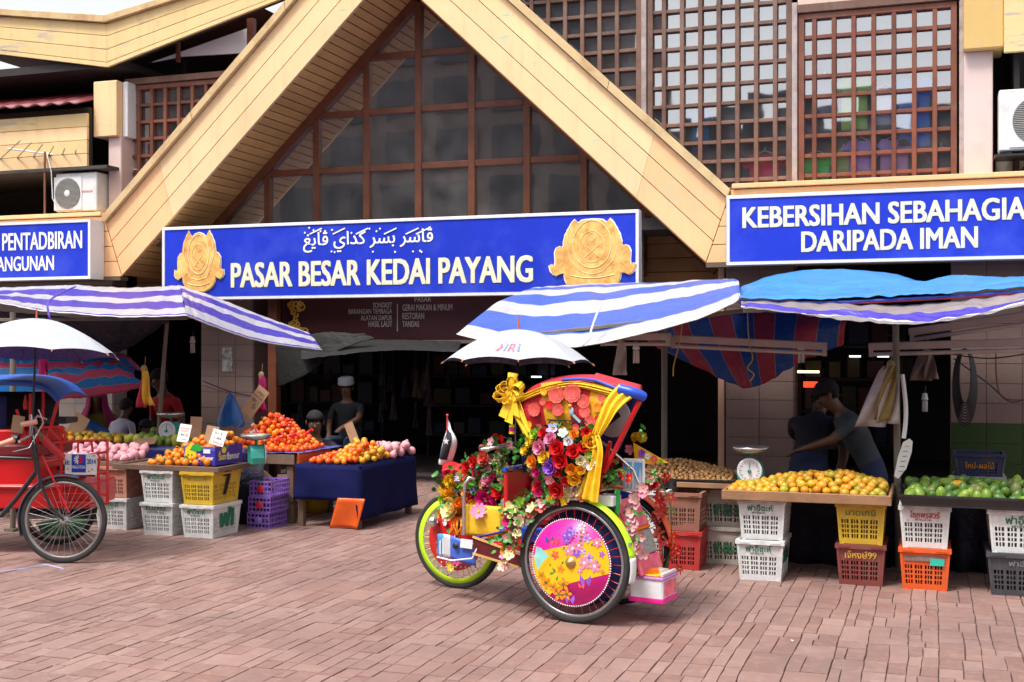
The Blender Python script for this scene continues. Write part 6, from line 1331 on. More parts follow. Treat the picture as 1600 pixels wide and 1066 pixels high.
bow.tube([bc + Vector((0, -0.02, 0.0)), bc + Vector((0.0, -0.02, 0.05)), bc + Vector((0.01, -0.02, 0.105))], [0.02, 0.022, 0.03], 8)
for dx, dz in ((-0.06, -0.16), (-0.02, -0.19), (0.03, -0.15)): bow.add([bc + Vector((-0.02, -0.02, 0)), bc + Vector((0.02, -0.025, 0)), bc + Vector((dx + 0.035, -0.035, dz)), bc + Vector((dx - 0.02, -0.03, dz + 0.02))], [(0, 1, 2, 3)])
bow.ball(bc + Vector((0, -0.02, 0)), 0.02, 8, 6); bow.build('bow', YELC, tri, solid=0.003, local=True)
rm = [tp(928, 597, -0.42), tp(962, 606, -0.44), tp(1000, 617, -0.44)]
m = MB(); m.tube([tp(968, 608, -0.44), tp(984, 612, -0.44), tp(999, 617, -0.43), tp(1004, 620, -0.40)], 0.030, 12); m.build('hood_rim', BLUEV, tri, local=True)
m = MB(); fr0 = tp(1001, 617, -0.42); bk0 = tp(928, 597, -0.42)
m.sheet(lambda u, v: Vector((bk0.x + (fr0.x - bk0.x) * u - SKW * v, -0.43 + HWD * v, bk0.z + (fr0.z - bk0.z) * u + 0.03 * sin(pi * v) + 0.012)), 10, 10); m.build('hood_front_flap', MATS['red chiffon over navy'], tri, solid=0.008, local=True)
m = MB(); m.tube([tp(878, 597, -0.43) + Vector((0, 0, 0.012)), tp(905, 596, -0.44) + Vector((0, 0, 0.014)), tp(930, 598, -0.44) + Vector((0, 0, 0.014)), tp(968, 609, -0.45)], 0.009, 6); m.build('hood_edge', BLUEV, tri, local=True)
m = MB(); m.sheet(lambda u, v: tp(938 + 55 * u, 616 + 6 * u + (70 - 12 * u) * v, -0.40 + 0.02 * u), 6, 6); 
m = MB(); q0, q1 = tp(930, 606, 0.11), tp(999, 624, 0.11); q2, q3 = tp(970, 700, 0.11), tp(935, 740, 0.11)
m.sheet(lambda u, v: (q0.lerp(q1, u)).lerp(q3.lerp(q2, u), v), 6, 6); m.build('hood_lining', NAVYF, tri, solid=0.004, local=True)
for y, dx in ((-0.42, 0), (0.12, -SKW)):
    a = tp(1000, 626, -0.42); b = tp(944, 738, -0.42); m = MB(); m.bar((a.x + dx, y, a.z), (b.x + dx, y, b.z), 0.022, 0.030, (0, 1, 0)); m.build('hood_post', REDP, tri, 0.004, local=True)
    a = tp(950, 690, -0.42); b = tp(930, 775, -0.42); m = MB(); m.bar((a.x + dx, y + 0.03, a.z), (b.x + dx, y + 0.03, b.z), 0.02, 0.024, (0, 1, 0)); m.build('hood_post', REDP, tri, 0.004, local=True)
    a = tp(808, 630, -0.42); b = tp(832, 700, -0.42); c = tp(850, 790, -0.42); m = MB(); m.tube([(a.x, y, a.z), (b.x, y, b.z), (c.x, y, c.z)], 0.012, 8); m.build('hood_post', REDP, tri, local=True)
ck = tp(957, 652, -0.10); m = MB(); m.lathe([(1e-4, 0.008), (0.112, 0.008), (0.118, 0)], (ck.x, ck.y, ck.z), 32, Rx90); rp = m.build('round_plate', mat('grey round plate', (0.45, 0.43, 0.46), 0.4), tri, local=True)
m = MB(); m.bar(ck + Vector((-0.05, -0.012, 0.06)), ck + Vector((0.0, -0.012, -0.03)), 0.004, 0.045, (0, 0, 1)); m.bar(ck + Vector((-0.03, -0.013, -0.04)), ck + Vector((0.05, -0.013, 0.02)), 0.004, 0.03); m.build('plate_print', BLACKP, rp, local=True)
# ---- heart bouquet hung on the near side
bq_c = tp(874, 722, -0.46); bq = MB(); R8 = random.Random(31)
def heart(px_, py_):
    x, y = (px_ - 874) / 56.0, (722 - py_) / 56.0; return (abs(x) ** 1.7 / 0.98 + (y - 0.45 * abs(x) ** 0.8) ** 2 / 0.75) < 0.92 and abs(x) < 0.97
spots = []
for _ in range(6000):
    px_, py_ = R8.uniform(816, 930), R8.uniform(662, 790)
    if heart(px_, py_) and all((px_ - a) ** 2 + (py_ - b) ** 2 > (0.40 * (c + s_)) ** 2 for a, b, c in spots for s_ in (18,)): spots.append((px_, py_, R8.choice((13, 15, 18, 21))))
for k in range(380):
    px_, py_, s = R8.choice(spots); p = tp(px_ + R8.uniform(-13, 13), py_ + R8.uniform(-13, 13), -0.455 - 0.02 * R8.random())
    d = Vector((R8.uniform(-1, 1), -0.5, R8.uniform(-1, 1))); leaf(bq, p, d, (0, -1, 0.2), 0.045, 0.016)
bouquet = bq.build('heart_bouquet', LEAFM, tri, local=True); bouquet['kind'] = 'stuff'
BC_ = ['red', 'red', 'red', 'crimson', 'orange', 'gold', 'yellow', 'purple', 'pink', 'cream', 'lime', 'red', 'lilac', 'white', 'coral', 'magenta']
fixed = {(828, 692): 'lime', (860, 700): 'purple', (850, 712): 'yellow', (886, 680): 'white', (835, 700): 'yellow', (878, 728): 'red', (905, 700): 'red', (910, 735): 'gold', (862, 685): 'pink', (884, 745): 'red', (850, 735): 'crimson', (880, 700): 'red', (922, 705): 'lime'}
for px_, py_, s in spots:
    col = R8.choice(BC_)
    for (a, b), c in fixed.items():
        if hypot(px_ - a, py_ - b) < 11: col = c
    bulge = 0.07 * max(0, 1 - ((px_ - 874) / 60) ** 2 - ((py_ - 720) / 66) ** 2)
    p = tp(px_, py_, -0.475 - bulge); tx, tz = (px_ - 874) / 60, (722 - py_) / 60
    inst('flower', fmesh(R8.choice(('rose', 'rose', 'rose', 'blossom' if col in ('lilac', 'pink', 'white') else 'rose')), col), p, Euler((radians(90) - tz * 0.5, 0, 0)).to_matrix().to_euler(), s * 0.00365 * 0.5 * 1.3, parent=bouquet).rotation_euler = (radians(90) - tz * 0.5 + R8.uniform(-0.2, 0.2), R8.uniform(-0.2, 0.2), tx * 0.6)
# ---- garlands
def garland(name, items, leaves, yleaf, lsize=0.05):
    """items: (px, py, diameter px, kind, colour, y); leaves: (px, py) patches of green"""
    R_ = random.Random(len(items)); mb = MB()
    for px_, py_, sp_, n_ in leaves:
        for k in range(n_):
            p = tp(px_ + R_.gauss(0, sp_), py_ + R_.gauss(0, sp_), yleaf + R_.uniform(-0.06, 0.02)); d = Vector((R_.uniform(-1, 1), R_.uniform(-0.8, 0.2), R_.uniform(-1, 1))); leaf(mb, p, d, (R_.uniform(-0.4, 0.4), -1, 0.4), lsize * R_.uniform(0.6, 1.1), lsize * 0.3)
    g_ = mb.build(name, LEAFM, tri, local=True); g_['kind'] = 'stuff'
    for px_, py_, s, kd, col, y in items:
        inst('flower', fmesh(kd, col), tp(px_, py_, y), (radians(80) + R_.uniform(-0.5, 0.5), R_.uniform(-0.4, 0.4), R_.uniform(-0.5, 0.5)), s * 0.0038 * 0.5 * 1.4, parent=g_)
    return g_
R9 = random.Random(12)
it = [(777, 692, 20, 'rose', 'red', -0.15), (786, 706, 18, 'rose', 'cream', -0.15), (703, 766, 28, 'marigold', 'gold', -0.18), (696, 781, 18, 'marigold', 'lime', -0.18), (713, 772, 16, 'blossom', 'lilac', -0.2), (709, 796, 30, 'rose', 'pale', -0.2), (690, 803, 12, 'rose', 'orange', -0.2), (757, 779, 22, 'rose', 'magenta', -0.2), (771, 785, 20, 'rose', 'magenta', -0.2), (737, 778, 18, 'rose', 'crimson', -0.2), (741, 791, 18, 'marigold', 'yellow', -0.22), (722, 747, 18, 'daisy', 'yellow', -0.18), (738, 758, 14, 'blossom', 'green', -0.2), (700, 742, 12, 'rose', 'crimson', -0.15), (745, 738, 12, 'rose', 'red', -0.2), (716, 748, 10, 'blossom', 'lilac', -0.2), (758, 765, 16, 'rose', 'crimson', -0.15), (728, 767, 14, 'rose', 'orange', -0.2)]
for k in range(20): it.append((R9.uniform(762, 806), R9.uniform(690, 760), 11, 'blossom', R9.choice(('pink', 'blush', 'blush', 'pink', 'lime')), -0.2))
it += [(742, 722, 16, 'rose', 'red', -0.2), (758, 718, 18, 'rose', 'coral', -0.2), (730, 730, 14, 'rose', 'red', -0.2), (706, 752, 20, 'marigold', 'yellow', -0.2), (720, 790, 22, 'marigold', 'orange', -0.21), (748, 800, 20, 'daisy', 'pink', -0.28), (764, 752, 18, 'rose', 'pink', -0.2), (780, 770, 18, 'rose', 'red', -0.2)]
for k in range(40): it.append((R9.uniform(694, 790), R9.uniform(732, 804), R9.choice((10, 13, 16)), R9.choice(('rose', 'blossom', 'marigold', 'rose')), R9.choice(('red', 'magenta', 'yellow', 'orange', 'lilac', 'pink', 'gold', 'cream', 'crimson', 'lime')), -0.14 - 0.06 * R9.random()))
garland('saddle_garland', it, [(740, 752, 16, 80), (770, 730, 14, 80), (790, 705, 9, 45), (705, 790, 12, 40), (748, 775, 14, 60), (704, 758, 10, 40), (775, 765, 12, 50)], -0.15)
it = [(800, 797, 20, 'blossom', 'pale', -0.46), (799, 832, 16, 'rose', 'gold', -0.46), (800, 815, 20, 'rose', 'magenta', -0.46), (830, 786, 16, 'rose', 'crimson', -0.46), (848, 771, 18, 'rose', 'magenta', -0.46), (791, 862, 14, 'marigold', 'yellow', -0.46), (796, 847, 14, 'blossom', 'blush', -0.46), (812, 786, 14, 'blossom', 'lime', -0.46), (842, 762, 14, 'rose', 'red', -0.45)]
for k in range(34):
    t = k / 33; a = radians(188 - 108 * t); it.append((897 + 104 * cos(a) + R9.uniform(-7, 7), 880 - 104 * sin(a) + R9.uniform(-9, 5), R9.choice((11, 13)), 'blossom', R9.choice(('blush', 'pink', 'blush', 'cream', 'coral')), -0.47 - 0.03 * R9.random()))
garland('mudguard_garland', it, [(796, 840, 10, 50), (805, 805, 10, 50), (830, 785, 10, 40), (860, 772, 9, 30)], -0.45, 0.04)
it = [(R9.uniform(985, 1006), 780 + 92 * k / 13, 13, 'blossom', 'blush', -0.30) for k in range(14)] + [(1005, 762, 12, 'blossom', 'blush', -0.3), (1018, 748, 12, 'blossom', 'pink', -0.3), (1008, 772, 14, 'blossom', 'pink', -0.3)]
garland('pink_garland', it, [(998, 800, 7, 8), (995, 845, 7, 8)], -0.27, 0.035)
it = [(1022 + R9.uniform(-8, 26), 735 + 150 * k / 25 + R9.uniform(-5, 5), R9.choice((11, 13, 15)), 'star', R9.choice(('red', 'red', 'coral')), 0.1) for k in range(26)]
it = [(min(1062, x + max(0, (y - 760) * 0.14)), y, s, k, c, yy) for x, y, s, k, c, yy in it]
gr = garland('red_garland', it, [(1040, 800, 10, 10)], 0.12, 0.03)
m = MB(); m.tube([tp(1003, 735, 0.08), tp(1030, 745, 0.09), tp(1048, 790, 0.1), tp(1050, 850, 0.1), tp(1040, 890, 0.1)], 0.004, 5); m.build('garland_wire', LEAFM, gr, local=True)
# ---- plant pot, picture frames, pennant on the right
m = MB(); a = tp(934, 772, -0.36); m.bb((a.x, -0.42, a.z - 0.06), (a.x + 0.12, -0.30, a.z)); pt = m.build('flower_box', WHITEP, tri, 0.006, local=True)
it = [(957, 730, 10, 'rose', 'red', -0.36), (974, 740, 14, 'star', 'red', -0.36), (947, 752, 12, 'rose', 'crimson', -0.36), (985, 748, 12, 'blossom', 'red', -0.36), (966, 722, 9, 'rose', 'red', -0.36), (938, 776, 12, 'rose', 'red', -0.36), (1022, 758, 10, 'rose', 'red', -0.1), (1003, 682, 14, 'marigold', 'yellow', -0.1), (994, 684, 12, 'marigold', 'yellow', -0.1), (985, 702, 12, 'blossom', 'pink', -0.15)]
garland('potted_plant', it, [(958, 738, 8, 60), (955, 752, 8, 50), (1018, 745, 6, 20), (1006, 676, 4, 8)], -0.35, 0.026)
m = MB(); a, b = tp(972, 716, -0.28), tp(1007, 770, -0.28); fw = b.x - a.x; fh = a.z - b.z
m.bb((a.x, -0.28, b.z), (b.x, -0.265, a.z)); pfm = m.build('picture_frame', WHITEP, tri, 0.008, local=True)
for k in (0, 1):
    m = MB(); x0 = a.x + 0.012 + k * (fw - 0.01) / 2; m.bb((x0, -0.283, b.z + 0.02), (x0 + fw / 2 - 0.02, -0.2815, a.z - 0.02)); m.build('picture', mat('sky print', (0.10, 0.35, 0.68), 0.3, 0.4, 9), pfm, local=True)
    m = MB(); xc = x0 + fw / 4 - 0.01
    for s in (-0.012, 0.012): m.prism([(-0.009, 0), (0.009, 0), (0.007, 0.07), (0.0, 0.125), (-0.007, 0.07)], (xc + s, -0.2835, b.z + 0.022), X3, Z3, 0.0015)
    m.build('tower_print', mat('tower print', (0.55, 0.55, 0.6), 0.4), pfm, local=True)
pn = [tp(990, 692, -0.2), tp(1044, 723, -0.2), tp(993, 726, -0.2)]
m = MB(); m.prism([(p.x, p.z) for p in pn], (0, -0.2, 0), X3, Z3, 0.006); pnn = m.build('pennant', YEL, tri, local=True)
for px_, py_, r_, kd, c in ((1003, 708, 0.022, 'rose', 'purple'), (1012, 713, 0.02, 'blossom', 'white'), (1022, 717, 0.022, 'daisy', 'coral'), (1001, 719, 0.018, 'blossom', 'lilac'), (1032, 721, 0.013, 'blossom', 'green')): inst('flower', fmesh(kd, c), tp(px_, py_, -0.212), (radians(90), 0, 0), (r_, r_, r_ * 0.3), parent=pnn)
m = MB(); a = tp(965, 765, -0.36); b = tp(964, 803, -0.36); m.tube([a, b], 0.017, 8); m.build('flower_tube', mat('green tube', (0.02, 0.3, 0.06), 0.4), tri, local=True)
m = MB(); m.tube([tp(940, 690, -0.3), tp(990, 735, -0.3), tp(1000, 760, -0.3)], 0.008, 6); m.build('side_rail', CHROME, tri, local=True)
# ---- apron and footrest box at the front
AY0, AY1 = -0.30, 0.0
def apron(x0, z0, x1, z1, y0, y1, name, m_, th=0.015):
    q = MB(); q.bar(((x0), (y0 + y1) / 2, z0), ((x1), (y0 + y1) / 2, z1), abs(y1 - y0), th); return q.build(name, m_, tri, 0.004, local=True)
apron(0.18, 0.68, 0.26, 0.52, AY0, AY1, 'front_cushion', PINKP, 0.03); apron(0.262, 0.518, 0.272, 0.502, AY0, AY1, 'cushion_piping', ORGE, 0.032)
apron(0.275, 0.50, 0.32, 0.37, AY0, AY1, 'mesh_panel', mat('grey mesh', (0.30, 0.30, 0.28), 0.6, 0.4, 60), 0.01)
apron(0.322, 0.365, 0.35, 0.27, AY0, AY1, 'kick_panel', PINKP, 0.02)
for y in (-0.315, 0.008): m = MB(); m.prism([(0.02, 0.44), (0.28, 0.42), (0.26, 0.52), (0.17, 0.69), (0.07, 0.71)], (0, y + 0.006, 0), X3, Z3, 0.012); m.build('apron_side', BLUEV, tri, local=True)
m = MB(); m.tube([(0.07, -0.325, 0.715), (0.172, -0.325, 0.695), (0.265, -0.325, 0.53), (0.285, -0.325, 0.43)], 0.008, 6); m.build('apron_piping', ORGE, tri, local=True)
fx0, fx1 = 0.27, 0.47
m = MB(); m.bb((fx0, -0.28, 0.135), (fx1, -0.06, 0.26)); fb_ = m.build('footrest_box', WHITEP, tri, 0.008, local=True)
m = MB(); m.bb((fx0 - 0.004, -0.286, 0.122), (fx1 + 0.006, -0.054, 0.15)); m.build('box_trim', MAG, fb_, 0.004, local=True)
m = MB(); m.bb((fx0 - 0.004, -0.286, 0.25), (fx1 + 0.006, -0.054, 0.267)); m.build('box_trim', mat('lilac trim', (0.45, 0.2, 0.45), 0.3), fb_, 0.004, local=True)
m = MB(); m.bb((fx1 + 0.001, -0.25, 0.16), (fx1 + 0.008, -0.09, 0.243)); m.build('photo_print', PINKP, fb_, local=True)
m = MB(); m.bb((fx0 + 0.02, -0.26, 0.268), (fx1 - 0.03, -0.08, 0.276)); m.build('foot_mat', YEL, fb_, 0.003, local=True)
m = MB(); m.box((fx0 + 0.08, -0.19, 0.287), (0.11, 0.07, 0.02), Matrix.Rotation(0.5, 3, 'Z')); m.box((fx0 + 0.12, -0.11, 0.282), (0.06, 0.07, 0.012), Matrix.Rotation(-0.3, 3, 'Z'), 1); m.build('folded_leaflet', [ORGE, WHITEP], fb_, local=True)
m = MB(); m.bb((fx1 - 0.02, -0.27, 0.268), (fx1, -0.07, 0.29)); m.build('foot_bar', mat('pale pink bar', (0.7, 0.55, 0.6), 0.4), fb_, 0.004, local=True)
# ---- rear: saddle, frame tubes, handle bars, hoop, yellow bag, picture panel, streamers
SD = tp(735, 736, 0.0)
m = MB(); m.sheet(lambda u, v: SD + Vector((-0.15 + 0.30 * u, (v - 0.5) * 0.20 * (1 - 0.6 * u), 0.02 * sin(pi * u) - 0.12 * (v - 0.5) ** 2 + 0.02 * (1 - u) ** 2)), 14, 10); m.build('saddle', mat('red saddle cover', (0.62, 0.01, 0.015), 0.5), tri, solid=0.035, local=True)
m = MB(); m.ball(SD + Vector((-0.13, -0.02, 0.02)), 0.06, 12, 8, 0, (1, 1, 0.6)); m.ball(SD + Vector((0.02, -0.06, 0.0)), 0.07, 12, 8, 0, (1.3, 0.6, 0.6)); m.build('saddle_pad', mat('red plush', (0.6, 0.008, 0.015), 0.9), tri, local=True)
FRM = mat('black cycle frame', (0.02, 0.02, 0.025), 0.35)
for pts, r_ in (([(SD.x, 0.05, SD.z), (XB + 0.42, 0.06, 0.30)], 0.016), ([(XB, YB + 0.05, RBw), (XB + 0.42, 0.10, 0.30)], 0.011), ([(XB, YB - 0.05, RBw), (XB + 0.42, 0.02, 0.30)], 0.011), ([(XB, YB - 0.05, RBw), (SD.x, 0.04, SD.z - 0.06)], 0.010), ([(XB, YB + 0.05, RBw), (SD.x, 0.06, SD.z - 0.06)], 0.010), ([(XB + 0.42, 0.06, 0.30), (-0.44, 0.06, 0.42)], 0.016), ([(SD.x + 0.02, 0.05, SD.z - 0.10), (-0.46, 0.05, 0.76)], 0.014), ([(-0.47, 0.05, 0.84), (-0.56, 0.05, 0.96)], 0.013)):
    m = MB(); m.tube(pts, r_, 8); m.build('frame_tube', FRM, tri, local=True)
GRIP = mat('tan grip', (0.45, 0.26, 0.15), 0.6)
hb = [(-0.56, 0.05, 0.96), (-0.56, -0.20, 0.97), (-0.64, -0.28, 0.95), (-0.70, -0.29, 0.94)]
m = MB(); m.tube([(-0.70, 0.39, 0.94), (-0.64, 0.38, 0.95), (-0.56, 0.30, 0.97)] + hb, 0.011, 8); hbar = m.build('handlebar', CHROME, tri, local=True)
for a, b in ((tp(797, 699, -0.25), tp(834, 714, -0.2)), (tp(800, 729, -0.2), tp(836, 746, -0.15))): m = MB(); m.tube([a, b], 0.012, 8); m.build('grip', GRIP, hbar, local=True)
m = MB(); a = tp(752, 702, -0.12); m.lathe([(0.03, 0), (0.028, 0.02), (0.018, 0.07), (0.008, 0.09), (1e-4, 0.09)], a, 16, Matrix.Rotation(radians(80), 3, 'Y')); m.build('horn', mat('pink red horn', (0.7, 0.02, 0.08), 0.3), tri, local=True)
hp_ = [tp(725, 836, -0.30), tp(725, 775, -0.30), tp(727, 756, -0.30), tp(733, 747, -0.29), tp(742, 748, -0.26)]
m = MB(); m.tube(hp_, 0.011, 8); m.build('chrome_hoop', CHROME, tri, local=True)
a, b = tp(729, 836, -0.26), tp(783, 792, -0.26)
m = MB(); m.sheet(lambda u, v: Vector((a.x + (b.x - a.x) * u, -0.26 - 0.012 * sin(pi * u) * sin(pi * v) ** 0.5, a.z + (b.z - a.z) * v)), 14, 10); m.sheet(lambda u, v: Vector((b.x - (b.x - a.x) * u, -0.20, a.z + (b.z - a.z) * v)), 2, 2); m.build('yellow_bag', mat('yellow bag', (0.82, 0.50, 0.02), 0.55, 0.15, 15, bump=0.5, bscale=18), tri, solid=0.004, local=True)
m = MB(); p = [tp(738, 842, -0.27), tp(800, 828, -0.27), tp(790, 818, -0.2), tp(740, 832, -0.2)]; m.add(p, [(0, 1, 2, 3)]); m.build('blue_cloth', mat('blue violet cloth', (0.06, 0.03, 0.38), 0.7, 0.3, 20), tri, solid=0.01, local=True)
a0_, b0_ = tp(684, 834, -0.24), tp(745, 845, -0.28)
m = MB(); m.sheet(lambda u, v: Vector((a0_.x + (b0_.x - a0_.x) * u, -0.24 - 0.05 * u - 0.03 * sin(pi * u), a0_.z + (b0_.z - a0_.z) * u - 0.14 * v + 0.012 * sin(u * 5))), 16, 6)
pp = m.build('picture_panel', stripes('printed panel', [((0.10, 0.35, 0.75), 0.3), ((0.62, 0.60, 0.60), 0.3), ((0.06, 0.14, 0.6), 0.9)], 1, 0.3, axis='X', crease=0.1, var=0.25, trans=0), tri, solid=0.004, local=True)
m = MB(); a = tp(728, 851, -0.315); m.prism([(-0.04, -0.02), (0.045, -0.024), (0.05, 0.03), (-0.035, 0.034)], a, X3, Z3, 0.004); m.build('white_card', WHITEP, pp, local=True)
m = MB(); a = tp(712, 853, -0.315); m.lathe([(1e-4, 0.005), (0.02, 0.005), (0.02, 0)], a, 16, Rx90); m.build('round_badge', BLACKP, pp, local=True)
m = MB()
for k in range(7): x = 688 + 4.5 * k; m.bar(tp(x, 866, -0.27), tp(x, 845 - 4 * (k % 3), -0.27), 0.008, 0.006)
m.build('skyline_print', mat('pale print', (0.7, 0.7, 0.72), 0.5), pp, local=True)
m = MB(); m.tube([a0_ + Vector((0, -0.005, -0.145)), a0_.lerp(b0_, 0.5) + Vector((0, -0.06, -0.135)), b0_ + Vector((0, -0.05, -0.10)), b0_ + Vector((0.03, -0.03, -0.02))], 0.006, 6); m.build('panel_edge', WHITEP, pp, local=True)
m = MB()
for k in range(9):
    x = 690 + 7.5 * k; 
    for q in range(3): m.ball(tp(x, 872 + 7 * q, -0.26), 0.007, 6, 4)
m.build('bead_string', mat('silver bead', (0.6, 0.58, 0.55), 0.25, metal=0.6), pp, local=True)
ST = mat('orange streamer', (0.85, 0.28, 0.01), 0.4)
m = MB()
for k in range(7): x = 704 + 3 * k; m.tube([tp(x, 808, -0.22), tp(x + R9.uniform(-3, 3), 822, -0.25), tp(x + R9.uniform(-6, 6), 836, -0.24)], 0.005, 5)
m.build('streamers', ST, tri, local=True)
m = MB()
for k in range(3): m.tube([tp(800, 664 + 5 * k, -0.45), tp(800, 668 + 5 * k, -0.45)], 0.018, 8, mi=k)
m.build('bead_pendant', [LIME, MAG, YEL], tri, local=True)
m = MB(); m.ball(tp(677, 815, 0.0), 0.036, 12, 8); m.build('chrome_lamp', CHROME, tri, local=True)
# ================================================================== umbrellas and the flag
def umbrella(label, c_top, R, drop, tilt, m_top, m_in, shaft_to, n=8, handle=True, az=0.0, logo=None):
    t = thing('umbrella', label, 'umbrella', c_top)
    Rm = Euler((tilt[0], tilt[1], az)).to_matrix()
    def P(a, s, o=0.0):
        seg = 2 * pi / n; w = abs(((a / seg) % 1) - 0.5) * 2; rr = R * s * (1 - 0.055 * (1 - w ** 2) * s); z = -drop * (s ** 1.9) - 0.012 * (1 - w ** 2) * s * (1 - s) * 4 * 0.6 + 0.02 * (1 - w * w) * (s ** 6)
        return Rm @ Vector((rr * cos(a), rr * sin(a), z + o))
    for k in range(n):
        a0, a1 = 2 * pi * k / n, 2 * pi * (k + 1) / n
        q = MB(); q.sheet(lambda u, v: P(a0 + (a1 - a0) * (u + 0.0001), max(v, 0.015)), 8, 10); q.build('canopy_panel', m_top, t, local=True)
    q = MB(); q.sheet(lambda u, v: P(2 * pi * (1 - u) + 0.0001, max(v, 0.02) * 0.992, -0.006), n * 6, 8); q.build('lining', m_in, t, local=True)
    for k in range(n):
        a = 2 * pi * k / n + 1e-4; q = MB(); q.tube([P(a, s / 6, -0.010) for s in range(1, 7)], 0.0022, 4, 0); q.tube([P(a, 0.995), P(a, 1.03)], 0.004, 5, 1); q.build('rib', [BLACKP, mat('umbrella tip', (0.55, 0.20, 0.06), 0.4)], t, local=True)
    q = MB(); q.tube([Rm @ Vector((0, 0, -0.01)), Rm @ Vector((0, 0, 0.075))], [0.007, 0.005], 8); q.build('ferrule', mat('red ferrule', (0.5, 0.12, 0.05), 0.4), t, local=True)
    q = MB(); q.tube([Rm @ Vector((0, 0, -0.005)), Vector(shaft_to) - Vector(c_top)], 0.008, 8); q.build('shaft', BLACKP, t, local=True)
    if logo:
        def put(x, y):       # flat print point -> on the front canopy panels
            a = -pi / 2 + x; return P(a % (2 * pi), y, 0.004)
        for poly, mm in logo:
            q = MB(); q.add([put(x, y) for x, y in poly], [tuple(range(len(poly)))]); q.build('canopy_print', mm, t, local=True)
    return t
UW = stripes('silver white umbrella cloth', [((0.54, 0.57, 0.63), 1)], 1, 0.4, crease=0.15, var=0.04, trans=0.12)
UIN = mat('navy umbrella lining', (0.02, 0.022, 0.07), 0.7, 0.3, 20, dirt=(0.25, 0.2, 0.2), dirt_amt=0.6, dirt_scale=28)
uc = T0 + Matrix.Rotation(RZT, 3, 'Z') @ tp(810, 515, -0.1)
ush = T0 + Matrix.Rotation(RZT, 3, 'Z') @ tp(806, 690, -0.36)
LR, LG_ = mat('rose print', (0.72, 0.16, 0.25), 0.5), mat('grey blue print', (0.22, 0.25, 0.40), 0.5)
def bx(x, y, w, h, s=0.05): return [(x + s * 0, y), (x + w, y), (x + w + s, y - h), (x + s, y - h)]
logo = [([(-0.36, 0.82), (-0.31, 0.82), (-0.245, 0.745), (-0.275, 0.67), (-0.325, 0.67), (-0.295, 0.745)], LR),
        (bx(-0.225, 0.82, 0.035, 0.10, 0.022), LG_), (bx(-0.195, 0.70, 0.035, 0.025, 0.005), LG_),
        (bx(-0.155, 0.82, 0.035, 0.15, 0.03), LR), ([(-0.125, 0.67), (-0.035, 0.67), (-0.03, 0.70), (-0.12, 0.70)], LR), ([(-0.06, 0.70), (-0.03, 0.70), (-0.045, 0.745), (-0.075, 0.745)], LR), ([(-0.135, 0.755), (-0.05, 0.745), (-0.05, 0.765), (-0.135, 0.775)], LR), ([(-0.09, 0.765), (-0.06, 0.765), (-0.035, 0.82), (-0.07, 0.82)], LR),
        (bx(-0.005, 0.82, 0.035, 0.10, 0.022), LG_), (bx(0.025, 0.70, 0.035, 0.025, 0.005), LG_)]
logo = [([(x * 1.0 - 0.02, (y - 0.745) * 1.1 + 0.79) for x, y in pl], mm) for pl, mm in logo]
umbrella('white umbrella with a small rose and grey logo over the flower trishaw', uc, 0.455, 0.205, (-0.05, 0.015), UW, UIN, ush, az=YAW + pi / 8 * 0, logo=logo)
UW2 = stripes('plain white umbrella cloth', [((0.54, 0.57, 0.63), 1)], 1, 0.4, crease=0.15, var=0.04, trans=0.12)
UIN2 = mat('violet checked lining', (0.10, 0.06, 0.20), 0.7, 0.5, 50)
u2 = atd(57, 498, 8.9)
umbrella('plain white umbrella over the red trishaw', u2, 0.58, 0.27, (-0.075, 0.04), UW2, UIN2, atd(50, 690, 9.0), az=YAW + 0.55)
fl = T0 + Matrix.Rotation(RZT, 3, 'Z') @ tp(697, 738, -0.02)
fg = thing('flag', 'small black and white flag with a star on a pole by the trishaw saddle', 'flag', fl, RZT)
lp = lambda x, y, o=0.0: tp(x, y, -0.02 + o) - tp(697, 738, -0.02)
m = MB(); m.tube([lp(697, 742), lp(699, 650)], 0.0045, 6); m.ball(lp(699, 649), 0.009, 8, 6); m.build('flagpole', mat('red white flagpole', (0.62, 0.06, 0.06), 0.4), fg, local=True)
cl = [lp(*p) for p in ((699, 654), (694, 680), (688, 724))]; cr_ = [lp(*p) for p in ((704, 668), (716, 690), (701, 728))]
def flagf(u, v, o=0.0): p = poly_at(cl, v).lerp(poly_at(cr_, v), u); p.y += -0.03 * sin(pi * u) * (0.4 + v) + 0.02 * sin(v * 5 + u * 3) + o; return p
m = MB(); m.sheet(lambda u, v: flagf(u, v), 12, 16); m.build('flag_cloth', mat('white flag cloth', (0.78, 0.76, 0.80), 0.7), fg, solid=0.002, local=True)
m = MB(); m.sheet(lambda u, v: flagf(0.22 + 0.56 * u, 0.30 + 0.56 * v, -0.005), 8, 10); m.build('flag_field', mat('black flag cloth', (0.02, 0.02, 0.03), 0.8), fg, solid=0.001, local=True)
m = MB(); sc_ = flagf(0.5, 0.55, -0.009); m.prism([((0.024 if k % 2 == 0 else 0.010) * sin(k * pi / 5), (0.024 if k % 2 == 0 else 0.010) * cos(k * pi / 5)) for k in range(10)], sc_, X3, Z3, 0.0015); m.build('flag_star', WHITEP, fg, local=True)
